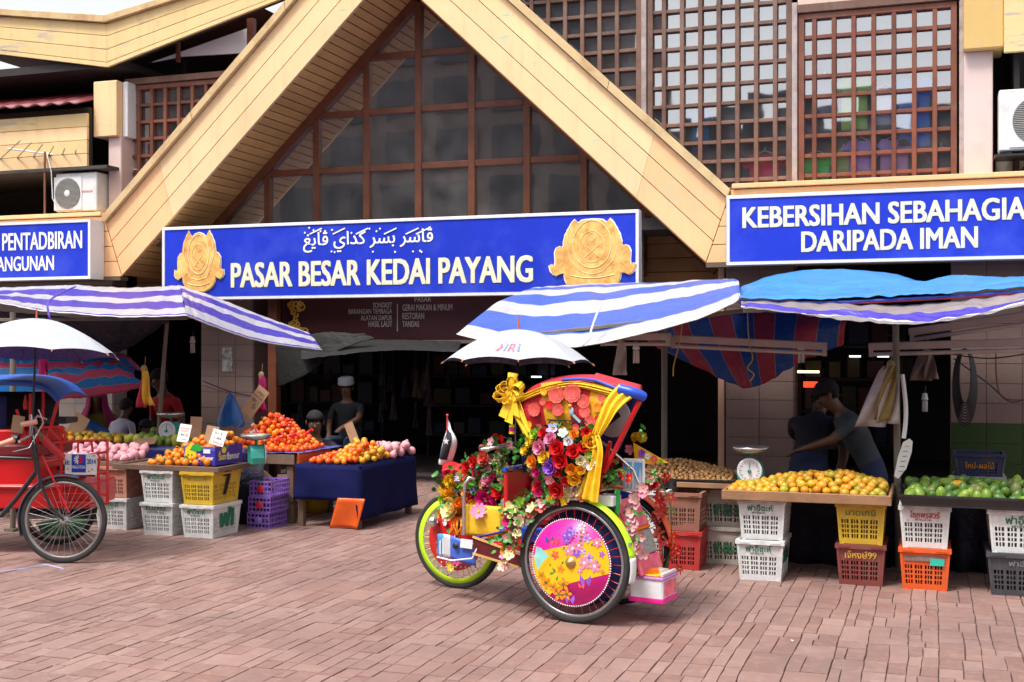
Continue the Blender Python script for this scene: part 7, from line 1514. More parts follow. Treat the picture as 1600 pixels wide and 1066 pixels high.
# ================================================================== red trishaw at the left edge
W1 = atz(100, 880); red = thing('trishaw', 'red pedal trishaw with a blue hood and a MALAYSIA 2014 plate on its rack', 'trishaw', W1, YAW)
KR = FPX / (ray(100, 880).normalized() and 1.0) / ((W1.x * -SA) + W1.y * CA)
def rp_(px_, py_, y=0.0):
    """photo pixel at local depth y behind the near wheel, in the red trishaw's coordinates"""
    D = (W1.x * -SA) + W1.y * CA + y; p = atd(px_, py_, D) - W1; q = Matrix.Rotation(-YAW, 3, 'Z') @ p
    return Vector((q.x, q.y, q.z + 0))
RW = 0.312
RIMD = mat('tarnished rim', (0.30, 0.29, 0.28), 0.4, 0.2, 9, metal=0.6); SPK = mat('dull spoke', (0.35, 0.34, 0.34), 0.4, metal=0.5)
DKM = mat('slate grey enamel', (0.05, 0.06, 0.09), 0.35)
w1 = wheel(red, (0, 0, RW), RW, RIMD, SPK, None, n=32)
w2 = wheel(red, (-0.36, 0.85, RW), RW, RIMD, SPK, None, n=24)
mudguard('mudguard', 0, RW, RW + 0.022, 70, 200, 0.06, DKM, parent=red)
def rtube(name, pts, r_, m_, parent=red): q = MB(); q.tube([rp_(*p) for p in pts], r_, 8); return q.build(name, m_, parent, local=True)
for s in (-0.05, 0.05): rtube('fork', [(52, 690, s * 0.6), (62, 750, s), (78, 790, s), (100, 813, s)], 0.011, FRM)
rtube('fork_stay', [(66, 712, -0.06), (108, 801, -0.06)], 0.007, REDP); rtube('fork_stay', [(66, 712, 0.06), (108, 801, 0.06)], 0.007, REDP)
rtube('head_tube', [(50, 668, 0), (58, 735, 0)], 0.019, FRM); rtube('stem', [(48, 648, 0), (51, 672, 0)], 0.012, CHROME)
rtube('down_tube', [(58, 735, 0), (25, 780, 0), (2, 806, 0)], 0.017, FRM); rtube('top_tube', [(52, 717, 0), (-30, 714, 0)], 0.014, FRM); rtube('chain_stay', [(2, 806, 0.03), (-60, 812, 0.03)], 0.013, FRM)
hb2 = rtube('handlebar', [(72, 655, 0.25), (58, 650, 0.12), (50, 660, 0), (48, 680, -0.08), (30, 690, -0.25)], 0.011, CHROME)
PG = mat('dusty pink grip', (0.62, 0.30, 0.22), 0.6)
rtube('grip', [(33, 664, -0.12), (58, 659, -0.10)], 0.019, PG, hb2); rtube('grip', [(-6, 697, -0.28), (22, 687, -0.27)], 0.019, PG, hb2)
rtube('brake_rod', [(60, 640, 0), (68, 660, 0), (46, 700, -0.03), (20, 706, -0.1)], 0.005, CHROME); rtube('brake_rod', [(52, 680, -0.03), (60, 752, -0.05)], 0.005, CHROME)
m = MB(); c = rp_(28, 687, -0.2); m.lathe([(0.035, 0), (0.033, 0.02), (0.022, 0.05), (1e-4, 0.055)], c, 16, Matrix.Rotation(radians(-70), 3, 'Y')); m.build('headlamp', BLACKP, red, local=True)
m = MB(); c = rp_(3, 694, -0.2); m.ball(c, 0.022, 10, 7); m.build('bell', CHROME, red, local=True)
rtube('shock_tube', [(66, 684, 0.1), (82, 700, 0.15), (98, 715, 0.2)], 0.028, mat('matt red tube', (0.55, 0.03, 0.04), 0.5)); rtube('shock_rod', [(52, 668, 0.05), (68, 686, 0.1)], 0.018, mat('brown sleeve', (0.2, 0.12, 0.08), 0.6))
# body sill, red box, seat, hood
m = MB(); a, b = rp_(-120, 770, 0.35), rp_(140, 795, 0.35); m.bb((a.x, 0.35, b.z), (b.x, 0.95, a.z + 0.06)); m.build('body_sill', REDP, red, 0.01, local=True)
m = MB(); a, b = rp_(-120, 672, 0.45), rp_(60, 770, 0.45); m.bb((a.x, 0.45, b.z), (b.x, 0.95, a.z)); m.build('body', REDP, red, 0.012, local=True)
m = MB(); a, b = rp_(-120, 700, 0.5), rp_(85, 712, 0.5); m.bb((a.x, 0.42, b.z), (b.x, 0.9, a.z + 0.03)); m.build('seat', mat('dark red seat', (0.16, 0.01, 0.015), 0.5), red, 0.015, local=True)
m = MB(); a, b = rp_(72, 653, 0.5), rp_(108, 662, 0.5); m.bb((a.x, 0.45, b.z), (b.x, 0.7, a.z)); m.build('arm_pad', BLACKP, red, 0.008, local=True)
rtube('floor_edge', [(-60, 760, 0.34), (60, 762, 0.34), (142, 758, 0.34)], 0.014, REDP)
hcol = mat('blue canvas hood', (0.02, 0.09, 0.40), 0.6, 0.15)
h0 = [rp_(*p) for p in ((-120, 612, 0.4), (-40, 600, 0.4), (30, 598, 0.4), (70, 606, 0.4), (92, 626, 0.4))]
m = MB()
def hoodf(u, v): p = poly_at(h0, u); return Vector((p.x, 0.40 + 0.62 * v, p.z + 0.05 * sin(pi * v)))
m.sheet(hoodf, 30, 10); m.build('hood', hcol, red, solid=0.012, local=True)
m = MB(); m.tube([hoodf(i / 20, 0) for i in range(21)], 0.024, 8); m.build('hood_edge', hcol, red, local=True)
m = MB(); m.sheet(lambda u, v: rp_(-120 + 212 * u, 612 + 90 * v, 0.98), 4, 4); m.build('hood_back', mat('dark hood lining', (0.015, 0.015, 0.02), 0.8), red, solid=0.01, local=True)
m = MB(); m.sheet(lambda u, v: rp_(-120 + 130 * u, 618 + 70 * v, 0.6), 4, 4); m.build('hood_curtain', mat('deep blue curtain', (0.01, 0.02, 0.12), 0.7), red, solid=0.01, local=True)
for pts in ([(48, 615, 0.45), (46, 700, 0.45)], [(68, 612, 0.5), (66, 700, 0.5)], [(91, 626, 0.42), (80, 665, 0.42), (72, 700, 0.42)], [(26, 640, 0.45), (42, 690, 0.45)]): rtube('hood_post', pts, 0.013, REDP)
m = MB(); c = rp_(40, 640, 0.5); m.lathe([(0.016, 0), (0.018, 0.05), (0.012, 0.075), (0.006, 0.10), (0.007, 0.115), (1e-4, 0.115)], c, 12); m.build('bottle', mat('red bottle', (0.6, 0.03, 0.02), 0.3), red, local=True)
m = MB(); c = rp_(28, 663, 0.42); m.box(c, (0.09, 0.006, 0.13), Matrix.Rotation(0.15, 3, 'Y')); m.build('hanging_card', mat('brown card', (0.35, 0.22, 0.13), 0.8), red, local=True)
# rack with the plate
RK = 0.30
for pts, r_ in (([(84, 692, RK), (168, 687, RK), (168, 788, RK)], 0.012), ([(70, 722, RK), (168, 706, RK)], 0.010), ([(96, 668, RK), (96, 786, RK)], 0.012), ([(122, 690, RK), (122, 708, RK)], 0.008), ([(143, 689, RK), (145, 707, RK)], 0.009), ([(62, 668, RK), (98, 667, RK), (102, 676, RK), (100, 690, RK)], 0.010), ([(76, 668, RK), (96, 690, RK)], 0.008), ([(98, 744, RK), (168, 738, RK)], 0.011), ([(152, 708, RK), (156, 716, RK), (152, 742, RK)], 0.009), ([(98, 772, RK), (168, 772, RK)], 0.010), ([(154, 740, RK), (154, 788, RK)], 0.010), ([(90, 786, RK), (170, 786, RK)], 0.012)):
    q = MB(); q.tube([rp_(*p) for p in pts], r_, 8); q.build('rack_bar', REDP, red, local=True)
a, b = rp_(102, 709, RK), rp_(152, 742, RK)
m = MB(); m.bb((a.x, RK - 0.012, b.z), (b.x, RK - 0.006, a.z)); pl = m.build('rack_plate', WHITEP, red, 0.004, local=True)
bl_ = mat('plate blue', (0.01, 0.05, 0.42), 0.4)
m = MB(); c0, c1 = rp_(113, 710, RK), rp_(135, 741, RK); m.bb((c0.x, RK - 0.015, c1.z + 0.015), (c1.x, RK - 0.0125, c0.z)); m.build('plate_field', bl_, pl, local=True)
def ltext(st, x0, x1, yt, yb, m_):
    q = MB(); a_, b_ = rp_(x0, yb, RK), rp_(x1, yt, RK); letter(q, st, (a_.x, RK - 0.0165, a_.z), X3, Z3, w=b_.x - a_.x, h=b_.z - a_.z, bold=0.02); q.build('lettering', m_, pl, local=True)
ltext('MALAYSIA', 113.5, 134.5, 727, 732, WHITEP); ltext('2014', 137, 151, 717, 725, bl_); ltext('it', 103, 110, 718, 726, bl_)
m = MB(); c = rp_(124, 718, RK); c.y = RK - 0.0165
for k in range(12): a_ = k * pi / 6 + 0.2; m.bar(c + Vector((0.008 * cos(a_), 0, 0.008 * sin(a_))), c + Vector((0.036 * cos(a_), 0, 0.036 * sin(a_))), 0.008, 0.0015, (0, 1, 0), 0 if cos(a_) < 0 else 1)
m.build('plate_star', [WHITEP, REDP], pl, local=True)
m = MB()
for x, y in ((107, 733), (145, 733), (148, 712), (140, 736)): c = rp_(x, y, RK); m.box(Vector((c.x, RK - 0.0145, c.z)), (0.016, 0.003, 0.010), Matrix.Rotation(0.7, 3, 'Y'))
m.build('leaf_print', PETM('orange', PCOL['orange']), pl, local=True)
# ================================================================== people among the stalls
SKINM = mat('brown skin', (0.13, 0.06, 0.033), 0.5, 0.1, 12); HAIRM = mat('black hair', (0.010, 0.008, 0.008), 0.85, bump=0.8, bscale=70)
PEND = []
def person(label, loc, rz, pelvis=0.45, lean=0.15, sit=True, scale=1.0, shirt=(0.1, 0.1, 0.1), legs=(0.03, 0.04, 0.08), arms=(('rest', 'rest')), head_tilt=0.1, sleeves='short', hat=None, side=0.0):
    """facing local -y; pelvis height in metres, lean of the trunk forwards; built as one skinned figure"""
    s = scale; V = []; E = []; Rr = []; bone = []
    def add(p, r, par=None, b='torso'):
        V.append(Vector(p) * 1.0); Rr.append(r if isinstance(r, tuple) else (r, r)); i = len(V) - 1
        if par is not None: E.append((par, i)); bone.append((par, i, b))
        return i
    fw = Vector((side, -sin(lean), cos(lean))); fw.normalize()
    def up(d): return Vector((0, 0, pelvis)) + fw * d * s
    p = add(up(0), (0.15 * s, 0.11 * s)); w = add(up(0.16), (0.135 * s, 0.10 * s), p); c = add(up(0.36), (0.165 * s, 0.11 * s), w); n0 = add(up(0.49), (0.065 * s, 0.06 * s), c)
    hd = fw.lerp(Vector((0, -sin(lean + head_tilt), cos(lean + head_tilt))), 1.0).normalized()
    nk = up(0.49); n1 = add(nk + hd * 0.05 * s, 0.05 * s, n0, 'head'); j = add(nk + hd * 0.12 * s + Vector((0, -0.02, 0)) * s, (0.068 * s, 0.075 * s), n1, 'head'); cr = add(nk + hd * 0.21 * s, (0.082 * s, 0.095 * s), j, 'head')
    hc = nk + hd * 0.17 * s
    for q, kind in ((-1, arms[0]), (1, arms[1])):
        sh = add(up(0.43) + Vector((q * 0.185, 0, 0)) * s, 0.058 * s, c)
        if kind == 'fwd': el, ha = up(0.30) + Vector((q * 0.22, -0.20, -0.02)) * s, up(0.22) + Vector((q * 0.12, -0.42, -0.02)) * s
        elif kind == 'down': el, ha = up(0.16) + Vector((q * 0.24, -0.10, -0.06)) * s, up(0.02) + Vector((q * 0.20, -0.24, -0.14)) * s
        else: el, ha = up(0.18) + Vector((q * 0.25, -0.02, 0)) * s, up(0.0) + Vector((q * 0.18, -0.22, 0.03)) * s
        e_ = add(el, 0.042 * s, sh, 'upper'); wr = add(ha, 0.028 * s, e_, 'fore'); d = (ha - el).normalized(); pm = add(ha + d * 0.06 * s, (0.036 * s, 0.024 * s), wr, 'hand')
        sx = d.cross(Vector((0, 0, 1))).normalized()
        for k, L in enumerate((0.060, 0.070, 0.066, 0.05)):
            f1 = add(ha + d * 0.095 * s + sx * (k - 1.5) * 0.019 * s, 0.0095 * s, pm, 'hand'); add(ha + d * (0.095 + L) * s + sx * (k - 1.5) * 0.021 * s - Vector((0, 0, 0.022)) * s, 0.008 * s, f1, 'hand')
        t1 = add(ha + d * 0.05 * s - sx * q * 0.042 * s, 0.010 * s, wr, 'hand'); add(ha + d * 0.085 * s - sx * q * 0.055 * s, 0.008 * s, t1, 'hand')
        hp = add(Vector((q * 0.09 * s, 0, pelvis - 0.03 * s)), 0.09 * s, p, 'leg')
        if sit: kn, an = Vector((q * 0.14 * s, -0.42 * s, max(pelvis + 0.02, 0.40 * s))), Vector((q * 0.13 * s, -0.40 * s, 0.08 * s))
        else: kn, an = Vector((q * 0.10 * s, -0.02, pelvis * 0.53)), Vector((q * 0.10 * s, 0.02, 0.085 * s))
        k_ = add(kn, 0.058 * s, hp, 'leg'); a_ = add(an, 0.038 * s, k_, 'shin'); add(an + Vector((0, -0.15 * s, -0.045 * s)), (0.036 * s, 0.028 * s), a_, 'foot')
    me = bpy.data.meshes.new('person'); me.from_pydata([tuple(v) for v in V], E, [])
    ob = bpy.data.objects.new('person_body', me); COL.objects.link(ob)
    md = ob.modifiers.new('skin', 'SKIN'); md.use_smooth_shade = True; ob.modifiers.new('sub', 'SUBSURF').levels = 1
    if not me.skin_vertices: me.attributes  # layer is made by the modifier
    sk = me.skin_vertices[0].data if len(me.skin_vertices) else None
    PEND.append(dict(ob=ob, V=V, bone=bone, Rr=Rr, label=label, loc=loc, rz=rz, shirt=shirt, legs=legs, sleeves=sleeves, hat=hat, hc=hc, hd=hd, s=s))
def finish_people():
    for q in PEND:
        me = q['ob'].data; bpy.context.view_layer.objects.active = q['ob']
        if not len(me.skin_vertices):
            bm = bmesh.new(); bm.from_mesh(me); bm.verts.layers.skin.verify(); bm.to_mesh(me); bm.free()
        for i, r in enumerate(q['Rr']): me.skin_vertices[0].data[i].radius = r
        me.skin_vertices[0].data[0].use_root = True
    dg = bpy.context.evaluated_depsgraph_get()
    for q in PEND:
        ev = bpy.data.meshes.new_from_object(q['ob'].evaluated_get(dg)); bpy.data.objects.remove(q['ob'])
        sh = mat('shirt cloth %s' % str(q['shirt']), q['shirt'], 0.85, 0.2, 8, bump=0.3, bscale=14); lg = mat('trouser cloth %s' % str(q['legs']), q['legs'], 0.85, 0.15, 9); ft = mat('dark sandal', (0.03, 0.025, 0.02), 0.6)
        ev.materials.clear()
        for m_ in (SKINM, sh, lg, ft): ev.materials.append(m_)
        V, s = q['V'], q['s']
        def near(pt):
            best, bk = 9e9, None
            for a, b, k in q['bone']:
                d = V[b] - V[a]; t = max(0, min(1, (pt - V[a]).dot(d) / d.length_squared)); ds = (pt - V[a] - d * t).length
                if ds < best: best, bk = ds, (k, t)
            return bk
        for p in ev.polygons:
            k, t = near(p.center); p.use_smooth = True
            p.material_index = {'torso': 1, 'upper': 1, 'fore': 1 if q['sleeves'] == 'long' else 0, 'hand': 0, 'head': 0, 'leg': 2, 'shin': 2, 'foot': 3}[k]
            if k == 'upper' and q['sleeves'] == 'short' and t > 0.75: p.material_index = 0
        t = thing('person', q['label'], 'person', q['loc'], q['rz']); ev.name = 'person_body'
        o = bpy.data.objects.new('body', ev); COL.objects.link(o); o.parent = t
        hc, hd = q['hc'], q['hd']; X_ = Vector((1, 0, 0)); F_ = (Vector((0, -1, 0)) - hd * Vector((0, -1, 0)).dot(hd)).normalized(); Rh = Matrix((X_, -F_, hd)).transposed()
        m = MB()
        for sx in (-1, 1): m.ball(hc + Rh @ (Vector((sx * 0.032, -0.083, 0.012)) * s), 0.0085 * s, 7, 5, 0); m.ball(hc + Rh @ (Vector((sx * 0.085, 0.0, 0.0)) * s), 0.022 * s, 7, 5, 1, (0.4, 0.8, 1.3)); m.ball(hc + Rh @ (Vector((sx * 0.032, -0.0925, 0.012)) * s), 0.005 * s, 6, 4, 2)
        m.ball(hc + Rh @ (Vector((0, -0.098, -0.014)) * s), 0.015 * s, 7, 5, 1, (0.8, 1, 1.5)); m.bar(hc + Rh @ (Vector((-0.022, -0.088, -0.048)) * s), hc + Rh @ (Vector((0.022, -0.088, -0.048)) * s), 0.01 * s, 0.008 * s, mi=3)
        m.build('face', [mat('eye white', (0.16, 0.14, 0.13), 0.5), SKINM, HAIRM, mat('lips', (0.16, 0.05, 0.04), 0.5)], t, local=True)
        m = MB()
        if q['hat'] == 'hijab':
            hm_ = mat('magenta headscarf', (0.30, 0.012, 0.09), 0.8, 0.2, 9)
            m.lathe([(1e-4, 0.125 * s), (0.06 * s, 0.115 * s), (0.10 * s, 0.06 * s), (0.112 * s, -0.02 * s), (0.12 * s, -0.10 * s), (0.17 * s, -0.2 * s), (0.235 * s, -0.32 * s)], hc + Vector((0, 0.015, 0)), 20, None, 0, True, radians(-60), radians(240)); m.build('headscarf', hm_, t, solid=0.006, local=True)
        else:
            m.ball(hc + hd * (0.035 * s) - F_ * (0.012 * s), 0.097 * s, 14, 9, 0, (0.92, 1.05, 0.96), Rh)
            m.v = [v if (v - hc).dot(hd) > 0.02 * s or (v - hc).dot(F_) < -0.01 * s else v - F_ * 0.09 * s for v in m.v]; m.build('hair', HAIRM, t, local=True)
            if q['hat'] == 'cap':
                m = MB(); m.lathe([(0.103 * s, 0.05 * s), (0.10 * s, 0.125 * s), (0.085 * s, 0.14 * s), (1e-4, 0.142 * s)], hc, 20, Rh); m.build('cap', mat('white skullcap', (0.3, 0.3, 0.34), 0.8), t, local=True)
def at(px_, Y): v = aty(px_, 700, Y); return Vector((v.x, Y, 0))
person('man in a black shirt sitting low behind the blue cloth table', at(492, 10.9), 0.5, 0.16, 0.12, shirt=(0.012, 0.012, 0.015), arms=('rest', 'fwd'))
person('man in a white skullcap sitting deep in the dark entrance', at(545, 13.9), 0.1, 0.40, 0.1, shirt=(0.015, 0.017, 0.022), hat='cap', arms=('rest', 'fwd'))
person('child in a white shirt sitting with back turned by the blue chair', at(184, 10.9), 2.9, 0.42, 0.2, scale=0.78, shirt=(0.52, 0.52, 0.60), legs=(0.10, 0.06, 0.04))
person('woman in a magenta headscarf and olive dress behind the child', at(152, 11.4), 0.6, 0.36, 0.1, shirt=(0.20, 0.19, 0.02), sleeves='long', hat='hijab')
person('person in a bright red shirt half hidden by the leaning pole', at(270, 11.3), -0.3, 0.58, 0.25, shirt=(0.40, 0.008, 0.008), legs=(0.02, 0.02, 0.03))
person('dark haired child in a brown orange shirt below the red shirted person', at(222, 10.7), 0.9, 0.22, 0.25, scale=0.8, shirt=(0.35, 0.12, 0.02))
person('person in black with blue jeans bending away behind the oranges', at(1262, 9.55), 3.0, 0.66, 0.75, sit=False, shirt=(0.012, 0.012, 0.016), legs=(0.012, 0.02, 0.06), arms=('fwd', 'fwd'), sleeves='long')
person('man in a grey tee shirt leaning over behind the steel pole', at(1368, 9.6), -1.3, 0.64, 0.55, sit=False, shirt=(0.05, 0.055, 0.065), legs=(0.02, 0.03, 0.08), arms=('down', 'fwd'))
finish_people()
def stool(label, x, y, h, col):
    t = thing('plastic_stool', label, 'stool', (x, y, 0)); mm = mat('stool plastic %s' % str(col), col, 0.4)
    m = MB(); m.box((x, y, h - 0.015), (0.26, 0.26, 0.03)); m.build('seat', mm, t, 0.008)
    for sx in (-1, 1):
        for sy in (-1, 1): m = MB(); m.bar((x + sx * 0.13, y + sy * 0.13, 0), (x + sx * 0.10, y + sy * 0.10, h - 0.03), 0.035, 0.035); m.build('leg', mm, t)
for px_, Y, h, c, lab in ((492, 10.9, 0.07, (0.3, 0.02, 0.02), 'low red stool under the man in black'), (545, 13.9, 0.29, (0.02, 0.1, 0.3), 'blue stool under the man in the skullcap'), (184, 10.9, 0.32, (0.02, 0.10, 0.36), 'blue stool under the child in white'), (152, 11.4, 0.25, (0.3, 0.02, 0.02), 'red stool under the woman in the headscarf'), (270, 11.3, 0.47, (0.02, 0.02, 0.02), 'black stool under the person in red'), (222, 10.7, 0.13, (0.02, 0.1, 0.3), 'low blue stool under the child in brown orange')):
    p = at(px_, Y); stool(lab, p.x, p.y, h, c)
# blue plastic chair
p = at(158, 10.55); ch = thing('plastic_chair', 'blue plastic chair with a rounded back among the seated sellers', 'chair', p); cm = mat('blue chair plastic', (0.01, 0.10, 0.42), 0.4)
m = MB(); m.box(p + Vector((0, 0, 0.40)), (0.42, 0.40, 0.03)); m.build('seat', cm, ch, 0.01)
m = MB(); m.sheet(lambda u, v: p + Vector((0.22 * (2 * u - 1) * (1 - 0.25 * v ** 3), -0.20 + 0.10 * (2 * u - 1) ** 2, 0.42 + (0.40 - 0.10 * (2 * u - 1) ** 2) * v)), 12, 8); m.build('backrest', cm, ch, solid=0.012)
for sx in (-1, 1):
    for sy in (-1, 1): m = MB(); m.bar(p + Vector((sx * 0.21, sy * 0.20, 0)), p + Vector((sx * 0.18, sy * 0.17, 0.39)), 0.035, 0.035); m.build('leg', cm, ch)
# ================================================================== spring scales, cartons, price cards
TEAL = mat('teal scale casing', (0.03, 0.30, 0.24), 0.35, 0.1); DIAL = mat('white dial', (0.66, 0.66, 0.70), 0.35)
def scale_(label, x, y, z, s=1.0, body=TEAL, rz=0.0):
    t = thing('spring_scale', label, 'scale', (x, y, z), rz, 'spring scales on the stalls'); Rx = Matrix.Rotation(radians(90), 3, 'X')
    m = MB(); pr = [(-0.085, 0.0), (0.085, 0.0), (0.10, 0.06), (0.085, 0.13), (0.05, 0.17), (-0.05, 0.17), (-0.085, 0.13), (-0.10, 0.06)]; m.prism([(a * s, b * s) for a, b in pr], (0, 0.06 * s, 0), X3, Z3, 0.12 * s); m.build('casing', body, t, 0.01 * s, local=True)
    m = MB(); m.lathe([(1e-4, 0.010 * s), (0.084 * s, 0.010 * s), (0.092 * s, 0.012 * s), (0.094 * s, 0)], (0, -0.06 * s, 0.088 * s), 28, Rx); d = m.build('dial', DIAL, t, local=True)
    m = MB()
    for k in range(24): a = 2 * pi * k / 24; r0 = 0.066 if k % 2 else 0.058; m.bar((r0 * s * cos(a), -0.072 * s, 0.088 * s + r0 * s * sin(a)), (0.076 * s * cos(a), -0.072 * s, 0.088 * s + 0.076 * s * sin(a)), 0.002 * s, 0.003 * s, (0, 1, 0))
    m.bar((0, -0.0735 * s, 0.075 * s), (0, -0.0735 * s, 0.15 * s), 0.002 * s, 0.005 * s, (0, 1, 0)); m.build('dial_marks', BLACKP, d, local=True)
    m = MB(); m.lathe([(1e-4, 0.02 * s), (0.012 * s, 0.02 * s), (0.014 * s, 0)], (0, -0.072 * s, 0.088 * s), 12, Rx); m.build('dial_boss', body, d, local=True)
    m = MB(); m.tube([(0, 0, 0.17 * s), (0, 0, 0.215 * s)], 0.012 * s, 8); m.bar((-0.07 * s, 0, 0.215 * s), (0.07 * s, 0, 0.215 * s), 0.02 * s, 0.01 * s); m.build('pan_post', body, t, local=True)
    m = MB(); m.lathe([(1e-4, 0.222 * s), (0.09 * s, 0.224 * s), (0.125 * s, 0.24 * s), (0.135 * s, 0.262 * s), (0.139 * s, 0.262 * s), (0.128 * s, 0.234 * s), (0.092 * s, 0.218 * s)], (0, 0, 0), 28); m.build('pan', mat('steel pan', (0.45, 0.42, 0.38), 0.25, 0.1, metal=0.8), t, local=True)
p = aty(1173, 770, 8.78); scale_('white dialled spring scale standing behind the oranges', p.x, 8.78, 0.60, 0.95)
m = MB(); m.bb((p.x - 0.5, 8.6, 0.56), (p.x + 0.35, 8.95, 0.598)); tag(m.build('counter_board', WOOD, None, 0.003), 'plank behind the longans carrying the white dialled scale', 'board')
p = aty(374, 727, LY0 + 0.25); scale_('teal spring scale seen from behind next to the fruit carton', p.x + 0.1, LY0 + 0.35, 0.585, 0.95, rz=2.3)
p = aty(262, 690, 9.7); scale_('teal spring scale between the yellow mangoes and the thin pole', p.x, 9.75, 0.70, 0.95)
m = MB(); m.bb((p.x - 0.2, 9.6, 0.66), (p.x + 0.2, 9.95, 0.70)); tag(m.build('wooden_block', DWOOD, None, 0.003), 'wooden block raising the scale at the thin pole', 'block')
# fruit carton, rotated so that a corner faces the viewer
SF = thing('fruit_carton', 'blue Sunflavour fruit carton with a yellow lemon at the corner of the mandarin board', 'carton', (0, 0, 0)); cc = atd(334, 728, 9.98); SF.location = (cc.x, cc.y + 0.02, 0.586)
CBL = mat('violet blue carton', (0.045, 0.035, 0.36), 0.45, 0.12, 8); w_, d_, h_ = 0.30, 0.42, 0.155
m = MB()
for a, b in (((-w_, 0, 0), (0, 0.006, h_)), ((-w_, d_ - 0.006, 0), (0, d_, h_)), ((-w_, 0.007, 0), (-w_ + 0.006, d_ - 0.007, h_)), ((-0.006, 0.007, 0), (0, d_ - 0.007, h_)), ((-w_ + 0.007, 0.007, 0), (-0.007, d_ - 0.007, 0.005))): m.bb(a, b)
m.build('carton_shell', CBL, SF, local=True)
m = MB(); m.bb((-w_, -0.002, h_ - 0.035), (-0.0, -0.0005, h_ - 0.0)); m.build('carton_band', mat('carton pale band', (0.10, 0.09, 0.42), 0.5), SF, local=True)
CY, CG, CW = mat('carton yellow', (0.85, 0.62, 0.02), 0.5), mat('carton green', (0.03, 0.35, 0.05), 0.5), mat('carton white', (0.75, 0.75, 0.78), 0.5)
m = MB(); letter(m, 'flavour', (0.0025, 0.17, 0.035), Y3, Z3, w=0.20, h=0.062, bold=0.03); m.build('lettering', CW, SF, local=True)
m = MB(); letter(m, 'Sun', (0.0025, 0.045, 0.04), Y3, Z3, w=0.115, h=0.06, bold=0.03); m.build('lettering', CY, SF, local=True)
m = MB(); m.prism([(0.032 * cos(a) * (1 + 0.1 * cos(2 * a)), 0.028 * sin(a)) for a in [k * pi / 10 for k in range(20)]], (0.001, 0.13, 0.122), Y3, Z3, 0.0012); m.build('lemon_print', CY, SF, local=True)
m = MB(); m.prism([(0, 0), (0.03, 0.02), (0.06, 0.012), (0.03, -0.004)], (0.0015, 0.145, 0.135), Y3, Z3, 0.0012); m.build('leaf_print', CG, SF, local=True)
m = MB(); letter(m, 'Sunflavour', (-0.165, -0.0015, 0.045), X3, Z3, w=0.15, h=0.036, bold=0.03); m.build('lettering', CW, SF, local=True)
m = MB(); m.prism([(-0.055, 0.0), (-0.045, -0.05), (0.0, -0.065), (0.05, -0.045), (0.062, 0.0), (0.058, 0.04), (0.03, 0.075), (0.0, 0.09), (-0.04, 0.06)], (-w_ + 0.062, -0.0025, 0.082), X3, Z3, 0.0012); m.build('lemon_print', CY, SF, local=True)
m = MB(); m.prism([(0, 0), (0.03, 0.045), (0.08, 0.055), (0.13, 0.02), (0.10, -0.01), (0.05, -0.012)], (-w_ + 0.06, -0.004, 0.125), X3, Z3, 0.0012); m.build('leaf_print', CG, SF, local=True)
m = MB()
for x in (-w_ + 0.045, -w_ + 0.08): m.prism([(0.006 * cos(a), 0.009 * sin(a)) for a in [k * pi / 4 for k in range(8)]], (x, -0.0045, 0.085), X3, Z3, 0.001)
m.tube([(-w_ + 0.04 + 0.006 * k, -0.0045, 0.055 - 0.006 * sin(pi * k / 8)) for k in range(9)], 0.002, 4); m.build('smile_print', BLACKP, SF, local=True)
m = MB(); m.bb((-0.11, -0.0035, 0.10), (-0.045, -0.002, 0.135)); m.build('paper_label', CW, SF, local=True)
m = MB(); m.lathe([(0.05, 0.0), (0.048, 0.02), (0.03, 0.035), (1e-4, 0.04)], (-0.12, 0.10, h_ - 0.02), 14); m.build('carton_fruit', MD, SF, local=True)
CARD = mat('brown cardboard', (0.33, 0.19, 0.105), 0.8, 0.15, 9); WCARD = mat('white price card', (0.72, 0.70, 0.68), 0.6, 0.06)
INK, REDINK = mat('black marker', (0.02, 0.02, 0.03), 0.7), mat('red marker', (0.55, 0.03, 0.06), 0.7)
def card(label, px_, py_, Y, w, h, tilt, m_, lines, lean=0.25, cat='price card'):
    c = aty(px_, py_, Y); t = thing('price_card', label, cat, c); R = Euler((-lean, tilt, 0)).to_matrix(); ux, uz = R @ X3, R @ Z3
    m = MB(); m.box((0, 0, 0), (w, 0.004, h), R); m.build('card', m_, t, local=True)
    n_ = R @ Vector((0, -1, 0))
    for st, x, y, lw, lh, ik in lines:
        m = MB(); letter(m, st, n_ * 0.0035 + ux * (x * w - lw * w / 2) + uz * (y * h), ux, uz, w=lw * w, h=lh * h, bold=0.0); m.build('handwriting', ik, t, local=True)
    m = MB(); m.tube([R @ Vector((0, 0.006, -h / 2)), R @ Vector((0, 0.006, -h / 2 - 0.16))], 0.005, 5); m.build('card_stick', CARD, t, local=True)
card('upright white price card among the mandarins', 288, 677, LY0 + 0.36, 0.115, 0.155, 0.10, WCARD, [('ELASTIMAS', 0, 0.22, 0.8, 0.08, REDINK), ('HONEY', 0, 0.08, 0.7, 0.08, REDINK), ('RM 10', 0.05, -0.18, 0.6, 0.15, INK), ('manis', 0.1, -0.38, 0.4, 0.08, REDINK)])
card('white card with black marker figures behind the fruit carton', 341, 684, LY0 + 0.20, 0.135, 0.13, 0.22, WCARD, [('01-5', -0.05, 0.18, 0.5, 0.16, INK), ('1-84', 0.0, -0.12, 0.5, 0.16, INK), ('RM', -0.1, -0.4, 0.3, 0.14, REDINK), ('10.00', 0.22, -0.42, 0.36, 0.14, mat('orange marker', (0.8, 0.25, 0.02), 0.7))])
card('brown cardboard backing behind the white marker card', 331, 678, LY0 + 0.235, 0.12, 0.13, 0.12, CARD, [], 0.2)
